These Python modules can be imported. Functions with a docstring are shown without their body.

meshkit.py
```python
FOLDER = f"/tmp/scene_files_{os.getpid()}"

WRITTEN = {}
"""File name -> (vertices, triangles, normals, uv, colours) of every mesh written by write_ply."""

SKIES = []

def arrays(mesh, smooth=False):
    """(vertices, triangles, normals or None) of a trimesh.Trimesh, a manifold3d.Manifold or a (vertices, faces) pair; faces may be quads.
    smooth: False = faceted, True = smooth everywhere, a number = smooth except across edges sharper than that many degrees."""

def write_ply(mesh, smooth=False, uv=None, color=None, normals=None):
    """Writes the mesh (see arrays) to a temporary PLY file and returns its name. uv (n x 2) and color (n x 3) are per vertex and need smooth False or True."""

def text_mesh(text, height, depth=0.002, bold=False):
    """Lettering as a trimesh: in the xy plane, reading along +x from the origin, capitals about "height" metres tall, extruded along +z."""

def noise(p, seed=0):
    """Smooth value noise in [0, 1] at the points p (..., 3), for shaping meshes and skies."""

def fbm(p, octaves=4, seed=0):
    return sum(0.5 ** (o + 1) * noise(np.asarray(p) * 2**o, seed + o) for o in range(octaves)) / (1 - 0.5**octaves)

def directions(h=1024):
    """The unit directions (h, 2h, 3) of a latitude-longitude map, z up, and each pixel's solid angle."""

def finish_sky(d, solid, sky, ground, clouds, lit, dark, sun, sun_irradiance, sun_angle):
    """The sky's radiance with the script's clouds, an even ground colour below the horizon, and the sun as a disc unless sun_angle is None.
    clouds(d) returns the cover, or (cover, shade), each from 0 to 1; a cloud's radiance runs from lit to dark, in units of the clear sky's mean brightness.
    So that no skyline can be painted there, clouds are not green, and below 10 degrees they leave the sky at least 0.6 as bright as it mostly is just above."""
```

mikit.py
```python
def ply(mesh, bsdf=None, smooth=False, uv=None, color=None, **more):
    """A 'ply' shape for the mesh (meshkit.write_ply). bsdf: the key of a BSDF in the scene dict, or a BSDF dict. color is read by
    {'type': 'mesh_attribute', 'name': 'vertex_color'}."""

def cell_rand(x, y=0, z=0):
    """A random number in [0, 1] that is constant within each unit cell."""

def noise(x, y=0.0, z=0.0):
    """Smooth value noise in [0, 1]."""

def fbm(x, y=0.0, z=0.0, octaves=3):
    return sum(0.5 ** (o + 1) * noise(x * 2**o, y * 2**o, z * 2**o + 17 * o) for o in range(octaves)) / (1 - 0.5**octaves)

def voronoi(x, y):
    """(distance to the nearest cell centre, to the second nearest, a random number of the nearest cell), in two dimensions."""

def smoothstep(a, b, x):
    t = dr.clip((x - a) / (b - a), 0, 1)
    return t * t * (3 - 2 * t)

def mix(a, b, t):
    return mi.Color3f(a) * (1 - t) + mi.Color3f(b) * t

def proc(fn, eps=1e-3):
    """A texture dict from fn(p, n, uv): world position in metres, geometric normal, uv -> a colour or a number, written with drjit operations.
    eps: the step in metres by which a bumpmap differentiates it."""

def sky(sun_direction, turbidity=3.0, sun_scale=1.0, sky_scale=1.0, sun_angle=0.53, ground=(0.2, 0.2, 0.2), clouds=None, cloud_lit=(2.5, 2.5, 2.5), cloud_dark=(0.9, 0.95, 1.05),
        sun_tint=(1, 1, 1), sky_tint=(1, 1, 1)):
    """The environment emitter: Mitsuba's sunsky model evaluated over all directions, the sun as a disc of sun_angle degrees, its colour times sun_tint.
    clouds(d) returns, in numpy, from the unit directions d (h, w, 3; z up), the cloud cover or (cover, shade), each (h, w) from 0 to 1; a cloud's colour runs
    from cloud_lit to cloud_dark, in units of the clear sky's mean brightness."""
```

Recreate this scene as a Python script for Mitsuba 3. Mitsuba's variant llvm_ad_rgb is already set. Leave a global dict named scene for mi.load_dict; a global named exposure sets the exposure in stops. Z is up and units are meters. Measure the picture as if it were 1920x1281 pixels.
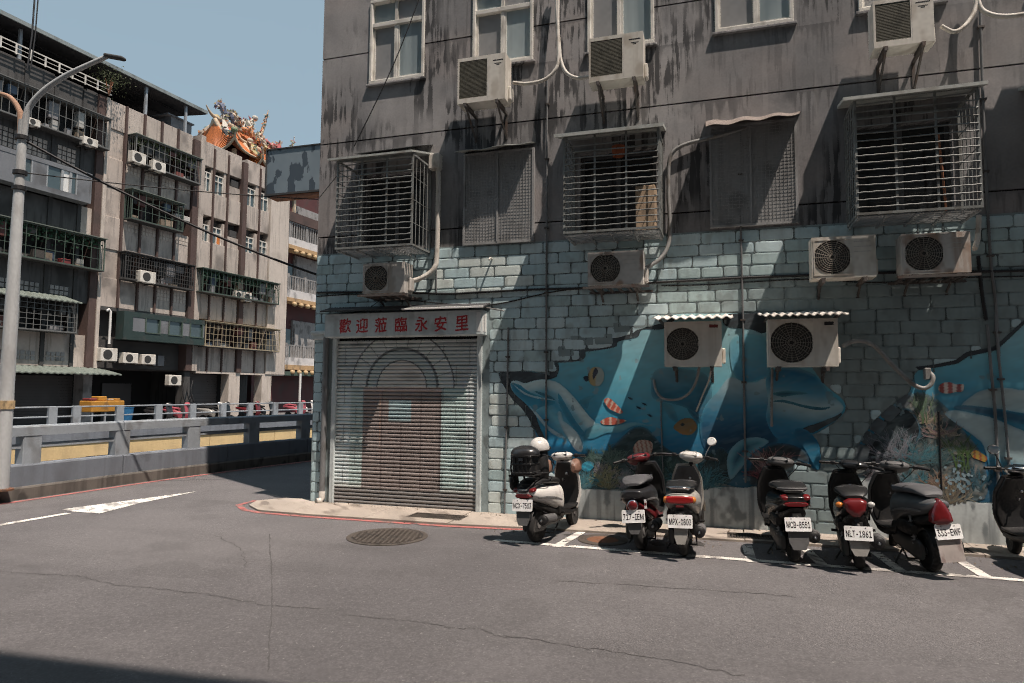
import math, random
import numpy as np, trimesh, mitsuba as mi, drjit as dr
import mikit, meshkit
from mikit import noise, fbm, smoothstep, mix, voronoi, cell_rand
import shapely
from shapely.geometry import Polygon, Point, box as sbox, LineString
from scipy.spatial import Delaunay

T = mi.ScalarTransform4f
scene, labels = {}, {}
rnd = random.Random(7)

# ---- camera, sky, sun, exposure ------------------------------------------------
scene['camera'] = {'type': 'perspective', 'fov': 74.6385, 'fov_axis': 'x', 'near_clip': 0.05, 'far_clip': 2000.0,
                   'to_world': T().look_at(origin=(0.0, -9.368, 1.8), target=[(0.0, -9.368, 1.8)[i] + (-2.9604, 0.1564, 2.5205)[i] - (0.0, -9.368, 1.8)[i] for i in range(3)], up=(0.01446, -0.07095, 0.99737))}
SUN = (0.40, -0.232, 1.0)
scene['sky'] = mikit.sky(SUN, turbidity=4.0, sun_scale=1.22, sky_scale=0.7, sun_tint=(0.92, 0.95, 1.07), sky_tint=(0.92, 1.0, 1.0),
                         clouds=lambda d: (0.86 - 0.2 * np.clip(d[..., 2], 0, 1), 0.0 * d[..., 2]), cloud_lit=(1.5, 1.98, 2.27))
exposure = 1.72


# ---- mesh helpers ---------------------------------------------------------------
def cat(ms):
    vs, fs, n = [], [], 0
    for m in ms:
        v, f = (np.asarray(m.vertices), np.asarray(m.faces)) if hasattr(m, 'faces') else m
        vs.append(v); fs.append(np.asarray(f) + n); n += len(v)
    return np.vstack(vs), np.vstack(fs)


CB = np.array([[sx, sy, sz, k] for sx in (-1, 1) for sy in (-1, 1) for sz in (-1, 1) for k in range(3)], float)
_c = CB[:, :3] * np.array([[1 - 0.2 * (k != j) for j in range(3)] for k in CB[:, 3].astype(int)])
_h = trimesh.convex.convex_hull(_c)
_order = [int(np.argmin(((_c - v) ** 2).sum(1))) for v in _h.vertices]
CBF = np.array(_order)[_h.faces]
BOXF = np.array([[0, 1, 3], [0, 3, 2], [4, 6, 7], [4, 7, 5], [0, 4, 5], [0, 5, 1], [2, 3, 7], [2, 7, 6], [0, 2, 6], [0, 6, 4], [1, 5, 7], [1, 7, 3]])


def box(x0, x1, y0, y1, z0, z1, b=0.0):
    c, h = np.array([x0 + x1, y0 + y1, z0 + z1]) / 2, np.abs(np.array([x1 - x0, y1 - y0, z1 - z0])) / 2
    if b <= 0:
        v = np.array([[x, y, z] for x in (-1, 1) for y in (-1, 1) for z in (-1, 1)], float) * h + c
        return v, BOXF
    b = min(b, h.min() * 0.95)
    keep = np.eye(3)[CB[:, 3].astype(int)]
    return CB[:, :3] * (h - b * (1 - keep)) + c, CBF


def xf(m, mat):
    v, f = (np.asarray(m.vertices), np.asarray(m.faces)) if hasattr(m, 'faces') else m
    mat = np.asarray(mat, float)
    return v @ mat[:3, :3].T + mat[:3, 3], f


def mrot(axis, deg, at=(0, 0, 0)):
    return trimesh.transformations.rotation_matrix(math.radians(deg), axis, at)


def mtr(x, y, z):
    m = np.eye(4); m[:3, 3] = (x, y, z)
    return m


def tube(path, r, n=8, closed=False):
    p = np.asarray(path, float)
    k = len(p)
    rr = np.broadcast_to(np.asarray(r, float), (k,))
    t = np.gradient(p, axis=0) if not closed else np.roll(p, -1, 0) - np.roll(p, 1, 0)
    t /= np.linalg.norm(t, axis=1, keepdims=True) + 1e-12
    u = np.cross(t[0], [0, 0, 1.0]) if abs(t[0][2]) < 0.9 else np.cross(t[0], [1.0, 0, 0])
    u /= np.linalg.norm(u)
    a = np.arange(n) / n * 2 * np.pi
    rings = []
    for i in range(k):
        u = u - t[i] * (u @ t[i]); u /= np.linalg.norm(u)
        w = np.cross(t[i], u)
        rings.append(p[i] + rr[i] * (np.cos(a)[:, None] * u + np.sin(a)[:, None] * w))
    return skin(rings, caps=not closed, loop=closed)


def skin(rings, caps=True, loop=False):
    k, n = len(rings), len(rings[0])
    v = np.vstack(rings)
    f = []
    i = np.arange(n); j = (i + 1) % n
    for q in range(k if loop else k - 1):
        a, b = q * n, ((q + 1) % k) * n
        f += [np.stack([a + i, a + j, b + j], 1), np.stack([a + i, b + j, b + i], 1)]
    if caps:
        v = np.vstack([v, [rings[0].mean(0)], [rings[-1].mean(0)]])
        c0, c1, b = k * n, k * n + 1, (k - 1) * n
        f += [np.stack([j, i, i * 0 + c0], 1), np.stack([b + i, b + j, i * 0 + c1], 1)]
    return v, np.vstack(f)


def spline(pts, n=8, closed=False):
    p = np.asarray(pts, float)
    k = len(p)
    out = []
    for i in range(k if closed else k - 1):
        g = [p[(i + d) % k] if closed else p[min(max(i + d, 0), k - 1)] for d in (-1, 0, 1, 2)]
        for t in np.arange(n) / n:
            out.append(0.5 * (2 * g[1] + (g[2] - g[0]) * t + (2 * g[0] - 5 * g[1] + 4 * g[2] - g[3]) * t * t + (3 * g[1] - g[0] - 3 * g[2] + g[3]) * t ** 3))
    if not closed:
        out.append(p[-1])
    return np.array(out)


def prism(poly, y0, y1):
    """A polygon in (x, z) extruded between two depths."""
    polys = poly if hasattr(poly, 'geom_type') else Polygon(poly)
    ms = []
    for g in getattr(polys, 'geoms', [polys]):
        if g.geom_type != 'Polygon' or g.area < 1e-7:
            continue
        m = trimesh.creation.extrude_polygon(shapely.make_valid(g) if not g.is_valid else g, y1 - y0, engine='earcut')
        v = np.asarray(m.vertices)
        ms.append((np.stack([v[:, 0], y1 - v[:, 2], v[:, 1]], 1), np.asarray(m.faces)))
    return cat(ms)


def slab(poly, z0, z1):
    """A polygon in (x, y) extruded upwards."""
    polys = poly if hasattr(poly, 'geom_type') else Polygon(poly)
    ms = []
    for g in getattr(polys, 'geoms', [polys]):
        if g.geom_type == 'Polygon' and g.area > 1e-7:
            m = trimesh.creation.extrude_polygon(g, z1 - z0, engine='earcut')
            ms.append((np.asarray(m.vertices) + [0, 0, z0], np.asarray(m.faces)))
    return cat(ms)


def lathe(profile, n=24, axis='z', at=(0, 0, 0)):
    a = np.arange(n) / n * 2 * np.pi
    rings = [np.stack([r * np.cos(a), r * np.sin(a), a * 0 + h], 1) for r, h in profile]
    v, f = skin(rings)
    if axis == 'x':
        v = v[:, [2, 0, 1]]
    if axis == 'y':
        v = v[:, [1, 2, 0]]
    return v + np.asarray(at, float), f


def ell(c, r, n=1):
    m = trimesh.creation.icosphere(subdivisions=n)
    return np.asarray(m.vertices) * np.asarray(r, float) + np.asarray(c, float), np.asarray(m.faces)


def sring(y, cx, cz, w, h, e=2.6, n=20):
    """A superelliptic ring in the (x, z) plane at depth y."""
    a = np.arange(n) / n * 2 * np.pi
    c, s = np.cos(a), np.sin(a)
    return np.stack([cx + w / 2 * np.sign(c) * abs(c) ** (2 / e), a * 0 + y, cz + h / 2 * np.sign(s) * abs(s) ** (2 / e)], 1)


def loft(secs, sub=3, n=20, e=2.6):
    """Sections (y, z, width, height[, x]) joined along y."""
    s = np.array([list(q) + [0.0] * (5 - len(q)) for q in secs], float)
    s = spline(s, sub)
    return skin([sring(q[0], q[4], q[1], max(q[2], 0.004), max(q[3], 0.004), e, n) for q in s])


# ---- scene entries ------------------------------------------------------------
used = set()


def num(key):
    k, i = key, 1
    while k in used:
        k = f'{key}_{i:03d}'; i += 1
    used.add(k)
    return k


def thing(name, label, cat_, group=None, kind=None):
    k = num(name)
    labels[k] = {'label': label, 'category': cat_}
    if group: labels[k]['group'] = group
    if kind: labels[k]['kind'] = kind
    return k


def part(parent, name, mesh, mat, smooth=False, label=None, kind=None, m=None, **more):
    if isinstance(mesh, list): mesh = cat(mesh)
    if m is not None: mesh = xf(mesh, m)
    k = num(parent + '__' + name)
    scene[k] = mikit.ply(mesh, 'mat_' + mat, smooth, **more)
    if label or kind:
        labels[k] = {}
        if label: labels[k]['label'] = label
        if kind: labels[k]['kind'] = kind
    return k


def put(name, mesh, mat, label, cat_, smooth=False, group=None, kind=None, m=None, **more):
    if isinstance(mesh, list): mesh = cat(mesh)
    if m is not None: mesh = xf(mesh, m)
    k = thing(name, label, cat_, group, kind)
    scene[k] = mikit.ply(mesh, 'mat_' + mat, smooth, **more)
    return k


def struct(name, mesh, mat, smooth=False, label=None, **more):
    if isinstance(mesh, list): mesh = cat(mesh)
    k = num(name)
    labels[k] = {'kind': 'structure'}
    if label: labels[k]['label'] = label
    scene[k] = mikit.ply(mesh, 'mat_' + mat, smooth, **more)
    return k


# ---- materials ----------------------------------------------------------------
def mat(name, color, rough=0.6, metallic=0.0, spec=0.5, clear=0.0, bump=None, bs=0.002):
    c = mikit.proc(color) if callable(color) else (color if isinstance(color, dict) else {'type': 'rgb', 'value': list(color)})
    b = {'type': 'principled', 'base_color': c, 'roughness': rough, 'specular': spec}
    if metallic: b['metallic'] = metallic
    if clear: b['clearcoat'] = clear; b['clearcoat_gloss'] = 0.9
    b = {'type': 'twosided', 'bsdf': b}
    if bump is not None:
        b = {'type': 'bumpmap', 'arbitrary': mikit.proc(bump), 'scale': bs, 'bsdf': b}
    scene['mat_' + name] = b
    return name


def speck(base, amp=0.25, s=3.0, dirt=(0.05, 0.048, 0.045), da=0.5, grain=40.0, streak=0.0):
    """Worn paint: slow tone drift, fine grain, blotches and rain streaks of dirt."""
    def fn(p, n, uv):
        q = p.x + 0.7 * p.y
        a = fbm(q * s, p.z * s, p.y * s * 0.6, 3)
        g = noise(q * grain, p.z * grain, p.y * grain)
        c = mi.Color3f(base) * (1 - amp / 2 + amp * a) * (0.94 + 0.12 * g)
        d = smoothstep(0.52, 0.75, fbm(q * s * 1.7 + 9, p.z * s * 1.1, p.y * s, 3)) * da
        if streak:
            d = dr.maximum(d, streak * smoothstep(0.5, 0.8, fbm(q * 14.0, p.z * 0.8 + 4, 0, 3)))
        return mix(c, dirt, d)
    return fn


def facade_fn(p, n, uv):
    q = p.x + p.y * 0.9
    a = fbm(q * 0.9, p.z * 0.55, 2.0, 4)
    b = fbm(q * 3.1, p.z * 2.2, 7.0, 4)
    c = mix((0.285, 0.278, 0.279), (0.18, 0.179, 0.184), smoothstep(0.3, 0.7, a))
    c = mix(c, (0.285, 0.256, 0.246), 0.5 * smoothstep(0.5, 0.72, fbm(q * 0.8 + 30, p.z * 1.3, 1.0, 3)))
    c = c * (0.80 + 0.40 * b) * (0.93 + 0.14 * noise(q * 55, p.z * 55, 3))
    # black mould in short vertical runs, thickest in patches
    patch = smoothstep(0.42, 0.62, fbm(q * 1.15 + 5, p.z * 0.85, 4.0, 3))
    run = fbm(q * 24.0, p.z * 1.9, 9.0, 4)
    blot = fbm(q * 6.0, p.z * 4.0, 12.0, 4)
    mould = patch * smoothstep(0.47, 0.58, run * 0.6 + blot * 0.4)
    fine = smoothstep(0.60, 0.72, fbm(q * 22.0, p.z * 2.2, 15.0, 3)) * 0.55
    c = mix(c, (0.032, 0.033, 0.036), dr.minimum(mould * 0.88 + 0.5 * fine * smoothstep(0.42, 0.6, a), 0.9))
    for zl, k in ((7.25, 0.9), (5.80, 1.0), (6.67, 0.8), (4.25, 0.5), (9.3, 0.9)):
        ln = 0.05 + 1.0 * dr.power(noise(q * 30.0, zl * 3.0, 1.0), 3.0) * noise(q * 1.1, zl, 4.0) * 1.8
        dz = zl - p.z
        drip = dr.select(dz > 0, smoothstep(ln, ln * 0.25, dz), 0.0) * smoothstep(0.38, 0.6, noise(q * 1.7, zl * 1.7, 8.0))
        c = mix(c, (0.04, 0.041, 0.045), drip * k * 0.55)
    pale = smoothstep(0.62, 0.75, fbm(q * 8.0 + 2, p.z * 0.7, 21.0, 3)) * 0.22
    return mix(c, (0.36, 0.345, 0.335), pale)


mat('plaster', facade_fn, 0.9, bump=lambda p, n, uv: fbm(p.x * 25, p.z * 25, p.y * 25, 3) + 2 * fbm(p.x * 4, p.z * 4, p.y * 4, 2), bs=0.0016)
mat('plaster_dark', speck((0.04, 0.038, 0.036), 0.3), 0.9)


def asphalt_fn(p, n, uv):
    a = fbm(p.x * 0.35, p.y * 0.35, 1.0, 4)
    b = fbm(p.x * 2.0, p.y * 2.0, 5.0, 3)
    sp = noise(p.x * 90, p.y * 90, 1.0)
    sp2 = noise(p.x * 38, p.y * 38, 8.0)
    c = mix((0.093, 0.0885, 0.091), (0.119, 0.1135, 0.1155), smoothstep(0.25, 0.75, a)) * (0.9 + 0.2 * b)
    c = c * (0.80 + 0.34 * sp * sp + 0.16 * sp2)
    c = mix(c, (0.27, 0.26, 0.25), smoothstep(0.9, 0.97, noise(p.x * 55, p.y * 55, 20.0)) * 0.4)
    oil = smoothstep(0.62, 0.74, fbm(p.x * 1.3 + 3, p.y * 1.3, 14.0, 4))
    wheel = smoothstep(0.55, 0.7, fbm(p.x * 0.25, p.y * 2.4, 17.0, 3))
    return mix(c, (0.05, 0.048, 0.047), dr.minimum(oil * 0.2 + wheel * 0.12, 0.6))


mat('asphalt', asphalt_fn, 0.85, bump=lambda p, n, uv: noise(p.x * 120, p.y * 120, 0) + 0.6 * noise(p.x * 60, p.y * 60, 3), bs=0.003)
mat('asphalt_crack', speck((0.07, 0.067, 0.067), 0.4, 6), 0.9)
mat('asphalt_dark', speck((0.04, 0.038, 0.038), 0.4, 6), 0.9)
mat('gutter_concrete', speck((0.30, 0.262, 0.225), 0.5, 2.5, (0.12, 0.1, 0.085), 0.7, 60), 0.9)
mat('road_paint', speck((0.60, 0.58, 0.54), 0.3, 5, (0.16, 0.15, 0.145), 0.75, 70), 0.7)
mat('red_paint', speck((0.36, 0.12, 0.11), 0.4, 6, (0.16, 0.12, 0.11), 0.8, 70), 0.8)
mat('cast_iron', speck((0.085, 0.072, 0.062), 0.4, 6, (0.03, 0.028, 0.026), 0.5, 60), 0.7, 0.2)
mat('rust', speck((0.15, 0.07, 0.04), 0.5, 8), 0.85)
mat('concrete', speck((0.27, 0.265, 0.262), 0.35, 2.2, (0.08, 0.078, 0.075), 0.6, 45, 0.3), 0.9)
mat('concrete_stained', speck((0.13, 0.118, 0.105), 0.5, 3, (0.035, 0.033, 0.03), 0.8, 45, 0.5), 0.95)
mat('barrier_paint', speck((0.165, 0.185, 0.215), 0.22, 1.6, (0.08, 0.082, 0.09), 0.45, 45, 0.25), 0.8)
mat('rail_paint', speck((0.28, 0.31, 0.34), 0.3, 3, (0.13, 0.125, 0.12), 0.5, 50), 0.6)
mat('yellow_wall', speck((0.62, 0.47, 0.25), 0.16, 1.0, (0.4, 0.3, 0.17), 0.4, 20, 0.15), 0.85)
mat('white_frame', speck((0.62, 0.6, 0.55), 0.2, 4, (0.25, 0.23, 0.2), 0.5), 0.5)
mat('alu', speck((0.36, 0.37, 0.375), 0.25, 5, (0.16, 0.15, 0.14), 0.5, 40, 0.3), 0.45, 0.3)
mat('cage_steel', speck((0.23, 0.245, 0.24), 0.3, 6, (0.1, 0.085, 0.07), 0.55, 60, 0.2), 0.5, 0.2)
mat('awning_sheet', speck((0.42, 0.44, 0.42), 0.25, 3, (0.2, 0.18, 0.15), 0.6, 40, 0.3), 0.55, 0.2)
mat('dark_awning', speck((0.045, 0.046, 0.048), 0.4, 4), 0.8)
mat('pane_grey', speck((0.26, 0.265, 0.27), 0.12, 0.8, (0.12, 0.12, 0.12), 0.3, 20), 0.35, spec=0.5)
mat('pane_blue', lambda p, n, uv: mix((0.235, 0.29, 0.31), (0.33, 0.39, 0.405), smoothstep(0.3, 0.7, noise(p.x * 9.0 + 0.6 * noise(p.z * 1.5, p.x, 2), p.z * 0.35, 5.0))) * (0.94 + 0.1 * noise(p.x * 30, p.z * 3, 1)), 0.12, spec=0.7)  # bluish sky reflection put into the pane colour, with curtain folds
mat('pane_dark', (0.012, 0.014, 0.016), 0.08, spec=0.6)
scene['mat_glass'] = {'type': 'thindielectric', 'int_ior': 1.5}
mat('room_dark', (0.009, 0.009, 0.0095), 0.9)
mat('curtain', speck((0.13, 0.145, 0.155), 0.4, 5), 0.9)
mat('ac_white', speck((0.66, 0.63, 0.57), 0.14, 4, (0.36, 0.31, 0.25), 0.5, 30, 0.3), 0.45)
mat('ac_grey', speck((0.46, 0.44, 0.41), 0.16, 4, (0.24, 0.2, 0.16), 0.6, 30, 0.3), 0.5)
mat('ac_cream', speck((0.57, 0.545, 0.49), 0.18, 4, (0.32, 0.27, 0.21), 0.6, 30, 0.4), 0.5)
mat('ac_rusty', speck((0.50, 0.48, 0.45), 0.2, 4, (0.26, 0.15, 0.09), 0.7, 30, 0.55), 0.55)
mat('ac_dark', speck((0.035, 0.034, 0.032), 0.4, 8), 0.6)
mat('ac_louver', speck((0.13, 0.125, 0.10), 0.35, 9, (0.05, 0.05, 0.04), 0.5), 0.6)
mat('ac_wire', speck((0.22, 0.2, 0.17), 0.3, 8, (0.1, 0.07, 0.05), 0.6), 0.5, 0.2)
mat('bracket_steel', speck((0.10, 0.09, 0.085), 0.4, 8, (0.1, 0.05, 0.03), 0.5), 0.6, 0.3)
mat('hose', speck((0.56, 0.53, 0.48), 0.3, 7, (0.24, 0.2, 0.16), 0.6), 0.6)
mat('hose_grey', speck((0.24, 0.24, 0.235), 0.4, 7, (0.12, 0.1, 0.08), 0.6), 0.6)
mat('pipe_grey', speck((0.17, 0.175, 0.18), 0.35, 5, (0.08, 0.07, 0.06), 0.5), 0.5)
mat('black_cable', (0.018, 0.018, 0.02), 0.6)
mat('screen_sheet', speck((0.30, 0.305, 0.308), 0.22, 2.5, (0.08, 0.075, 0.07), 0.5, 40, 0.3), 0.6)
mat('screen_wire', speck((0.33, 0.335, 0.335), 0.2, 5), 0.6)
mat('plastic_white', (0.7, 0.7, 0.68), 0.4)
mat('black_text', (0.02, 0.02, 0.022), 0.5)
mat('red_text', speck((0.42, 0.03, 0.035), 0.3, 12, (0.3, 0.08, 0.08), 0.4), 0.6)
mat('dark_red', (0.16, 0.03, 0.03), 0.5)


# ================================ ground, road, ramp cutting ================================
def lanes(pts, w0, w1):
    """A strip between two offsets to the right of a polyline (x, y)."""
    p = np.array(pts, float)
    t = np.gradient(p, axis=0); t /= np.linalg.norm(t, axis=1, keepdims=True)
    n = np.stack([t[:, 1], -t[:, 0]], 1)
    return [tuple(q) for q in p + n * w0] + [tuple(q) for q in (p + n * w1)[::-1]]


def strip(pts, w, z, dz=0.0):
    return slab(Polygon(lanes(pts, -w / 2, w / 2)).buffer(0), z - dz, z) if dz else flat(lanes(pts, -w / 2, w / 2), z)


def flat(poly, z):
    g = poly if hasattr(poly, 'geom_type') else Polygon(poly)
    v, f = slab(g, 0.0, 1.0)
    top = np.abs(v[f][:, :, 2] - 1).max(1) < 1e-6
    v = v.copy(); v[:, 2] = z
    return v, f[top]


RA = math.radians(10.3)
RO, RE, RN = np.array([-22.3, 7.5]), np.array([math.sin(RA), math.cos(RA)]), np.array([math.cos(RA), -math.sin(RA)])
BAR = spline([(-12.6, -14), (-11.6, -8), (-10.95, -3.6), (-10.74, -1.5), (-10.62, 0.8), (-10.42, 2.5), (-9.95, 5.4), (-8.9, 10.4), (-7.2, 17.0), (-4.4, 27)], 5)


def ramp_xy(s, d):
    q = RO + RE * s + RN * d
    return tuple(q)


cut = Polygon([ramp_xy(-30, 0), ramp_xy(36, 0)] + [tuple(q) for q in lanes(BAR, -0.26, -0.26)[:len(BAR)][::-1]])
ground_poly = sbox(-400, -120, 300, 500).difference(cut.buffer(0))
struct('road', flat(ground_poly, 0.0), 'asphalt', label='dark grey asphalt road with fine cracks and worn patches')
struct('ramp_road', flat(cut.buffer(0.5), -3.2), 'asphalt', label='asphalt of the sunken ramp behind the low wall')

# the far side of the ramp: yellow wall, grey parapet and pipe railing
rw = thing('ramp_wall', 'long pale yellow retaining wall with a grey parapet across the sunken ramp', 'retaining wall')


def ramp_box(s0, s1, d0, d1, z0, z1, b=0.0):
    v, f = box(s0, s1, -d1, -d0, z0, z1, b)
    m = np.eye(4); m[:2, 0], m[:2, 1], m[:2, 3] = RE, -RN, RO
    return xf((v, f), m)


for k in range(-7, 10):
    part(rw, 'yellow_panel', ramp_box(k * 3.6 + 0.012, k * 3.6 + 3.588, -0.3, 0.0, -3.2, -0.2), 'yellow_wall')
part(rw, 'panel_backing', ramp_box(-30, 36, -0.3, -0.03, -3.2, -0.21), 'concrete_stained')
part(rw, 'parapet', ramp_box(-30, 36, -0.35, 0.05, -0.2, 0.34, 0.011), 'barrier_paint')
part(rw, 'drain_slot', ramp_box(2.0, 2.9, 0.0, 0.012, -0.78, -0.70), 'asphalt_dark')
rl = thing('pipe_railing', 'light grey steel railing with flat posts on the far parapet', 'railing')
for z in (0.72, 1.06):
    part(rl, 'rail', ramp_box(-30, 36, -0.19, -0.13, z, z + 0.055, 0.015), 'rail_paint')
for s in ((-0.569,0.657)[0], (0.867,0.603)[0], (1.676,0.572)[0], (3.264,0.513)[0], (4.858,0.559)[0], (6.407,0.618)[0], (7.929,0.618)[0], (9.418,0.648)[0], (10.91,0.735)[0], (12.541,0.696)[0]):
    part(rl, 'post', ramp_box(s - 0.14, s + 0.14, -0.24, -0.08, 0.34, 1.12, 0.011), 'rail_paint')


# the near barrier
def wall_strip(d0, d1, z0, z1, pts=BAR):
    """A swept rectangular profile along the barrier line; d grows to the road side."""
    p = np.array(pts, float)
    t = np.gradient(p, axis=0); t /= np.linalg.norm(t, axis=1, keepdims=True)
    n = np.stack([t[:, 1], -t[:, 0]], 1)
    c = 0.025
    prof = [(d0, z0), (d1, z0), (d1, z1 - c), (d1 - c, z1), (d0 + c, z1), (d0, z1 - c)]
    rings = [np.array([[*(p[i] + n[i] * d), z] for d, z in prof]) for i in range(len(p))]
    return skin([r[::-1] for r in rings])


br = thing('road_barrier', 'grey painted concrete barrier with posts and a top beam along the road', 'road barrier')
part(br, 'kerb_base', wall_strip(-0.3, 0.06, 0.0, 0.2), 'concrete_stained', label='mould stained kerb at the foot of the barrier')
fine = spline(BAR, 6)
al = np.r_[0, np.cumsum(np.linalg.norm(np.diff(fine, axis=0), axis=1))]
for a in np.arange(0, al[-1] - .5, 2.45):
    b = min(a + 2.432, al[-1])
    t_ = np.linspace(a, b, 7)
    seg = np.stack([np.interp(t_, al, fine[:, 0]), np.interp(t_, al, fine[:, 1])], 1)
    part(br, 'wall_block', wall_strip(-0.26, rnd.uniform(-.006, .004), 0.2, 0.545 + rnd.uniform(-.006, .006), seg), 'barrier_paint')
    part(br, 'beam_block', wall_strip(-0.24, -0.02, 1.0, 1.16 + rnd.uniform(-.004, .006), seg), 'rail_paint')
part(br, 'joint_core', wall_strip(-0.23, -0.03, 0.2, 0.52), 'concrete_stained')
part(br, 'mid_rail', wall_strip(-0.17, -0.09, 0.80, 0.87), 'rail_paint')
bt = np.gradient(BAR, axis=0)
arc = np.r_[0, np.cumsum(np.linalg.norm(np.diff(BAR, axis=0), axis=1))]


def bar_at(y):
    s = np.interp(y, BAR[:, 1], arc)
    p = np.array([np.interp(s, arc, BAR[:, 0]), np.interp(s, arc, BAR[:, 1])])
    q = np.array([np.interp(s + .05, arc, BAR[:, 0]), np.interp(s + .05, arc, BAR[:, 1])]) - p
    q /= np.linalg.norm(q)
    m = np.eye(4); m[:2, 0], m[:2, 1], m[:2, 3] = q, (-q[1], q[0]), p
    return m


for y in (-9.8, -7.7, -5.5, -3.3, -1.12, 0.55, 2.15, 3.75, 5.35, 7.1, 9.0, 11, 13, 15):
    part(br, 'post', box(-0.15, 0.15, 0.03, 0.23, 0.53, 1.02, 0.011), 'rail_paint', m=bar_at(y))

def worn(poly, n, size, seed):
    """A painted marking with chips missing."""
    g = Polygon(poly).buffer(0); r = np.random.default_rng(seed)
    x0, y0, x1, y1 = g.bounds
    for _ in range(n):
        c = (r.uniform(x0, x1), r.uniform(y0, y1)); k = r.uniform(0.3, 1) * size
        a = np.sort(r.uniform(0, 6.28, 7))
        g = g.difference(Polygon([(c[0] + math.cos(t) * k * r.uniform(.5, 1.2), c[1] + math.sin(t) * k * r.uniform(.3, .8)) for t in a]).buffer(0))
    return g


# road markings
struct('kerb_line', [flat(worn(lanes(BAR[7:], 0.16, 0.25), 160, .16, 8), 0.006)], 'red_paint', label='faded red no parking line along the barrier')
ar = [(-8.712,0.309),(-8.654,-0.955),(-8.474,-1.824),(-8.954,-1.839),(-9.267,-1.767),(-8.984,-0.695)]
struct('road_arrow', flat(worn(ar, 16, .06, 5), 0.006), 'road_paint', label='white arrow painted on the lane beside the barrier')
struct('lane_line', flat(lanes([(-9.1, -8.5), (-8.98, -5.0), (-8.97,-2.86), (-8.904,-1.955)], -0.06, 0.06), 0.006), 'road_paint', label='solid white lane line leading to the arrow')
PL = [(-2.62, -1.60), (-0.31, -1.615), (2.85, -1.565), (8, -1.53)]
rng = np.random.default_rng(3)


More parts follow.
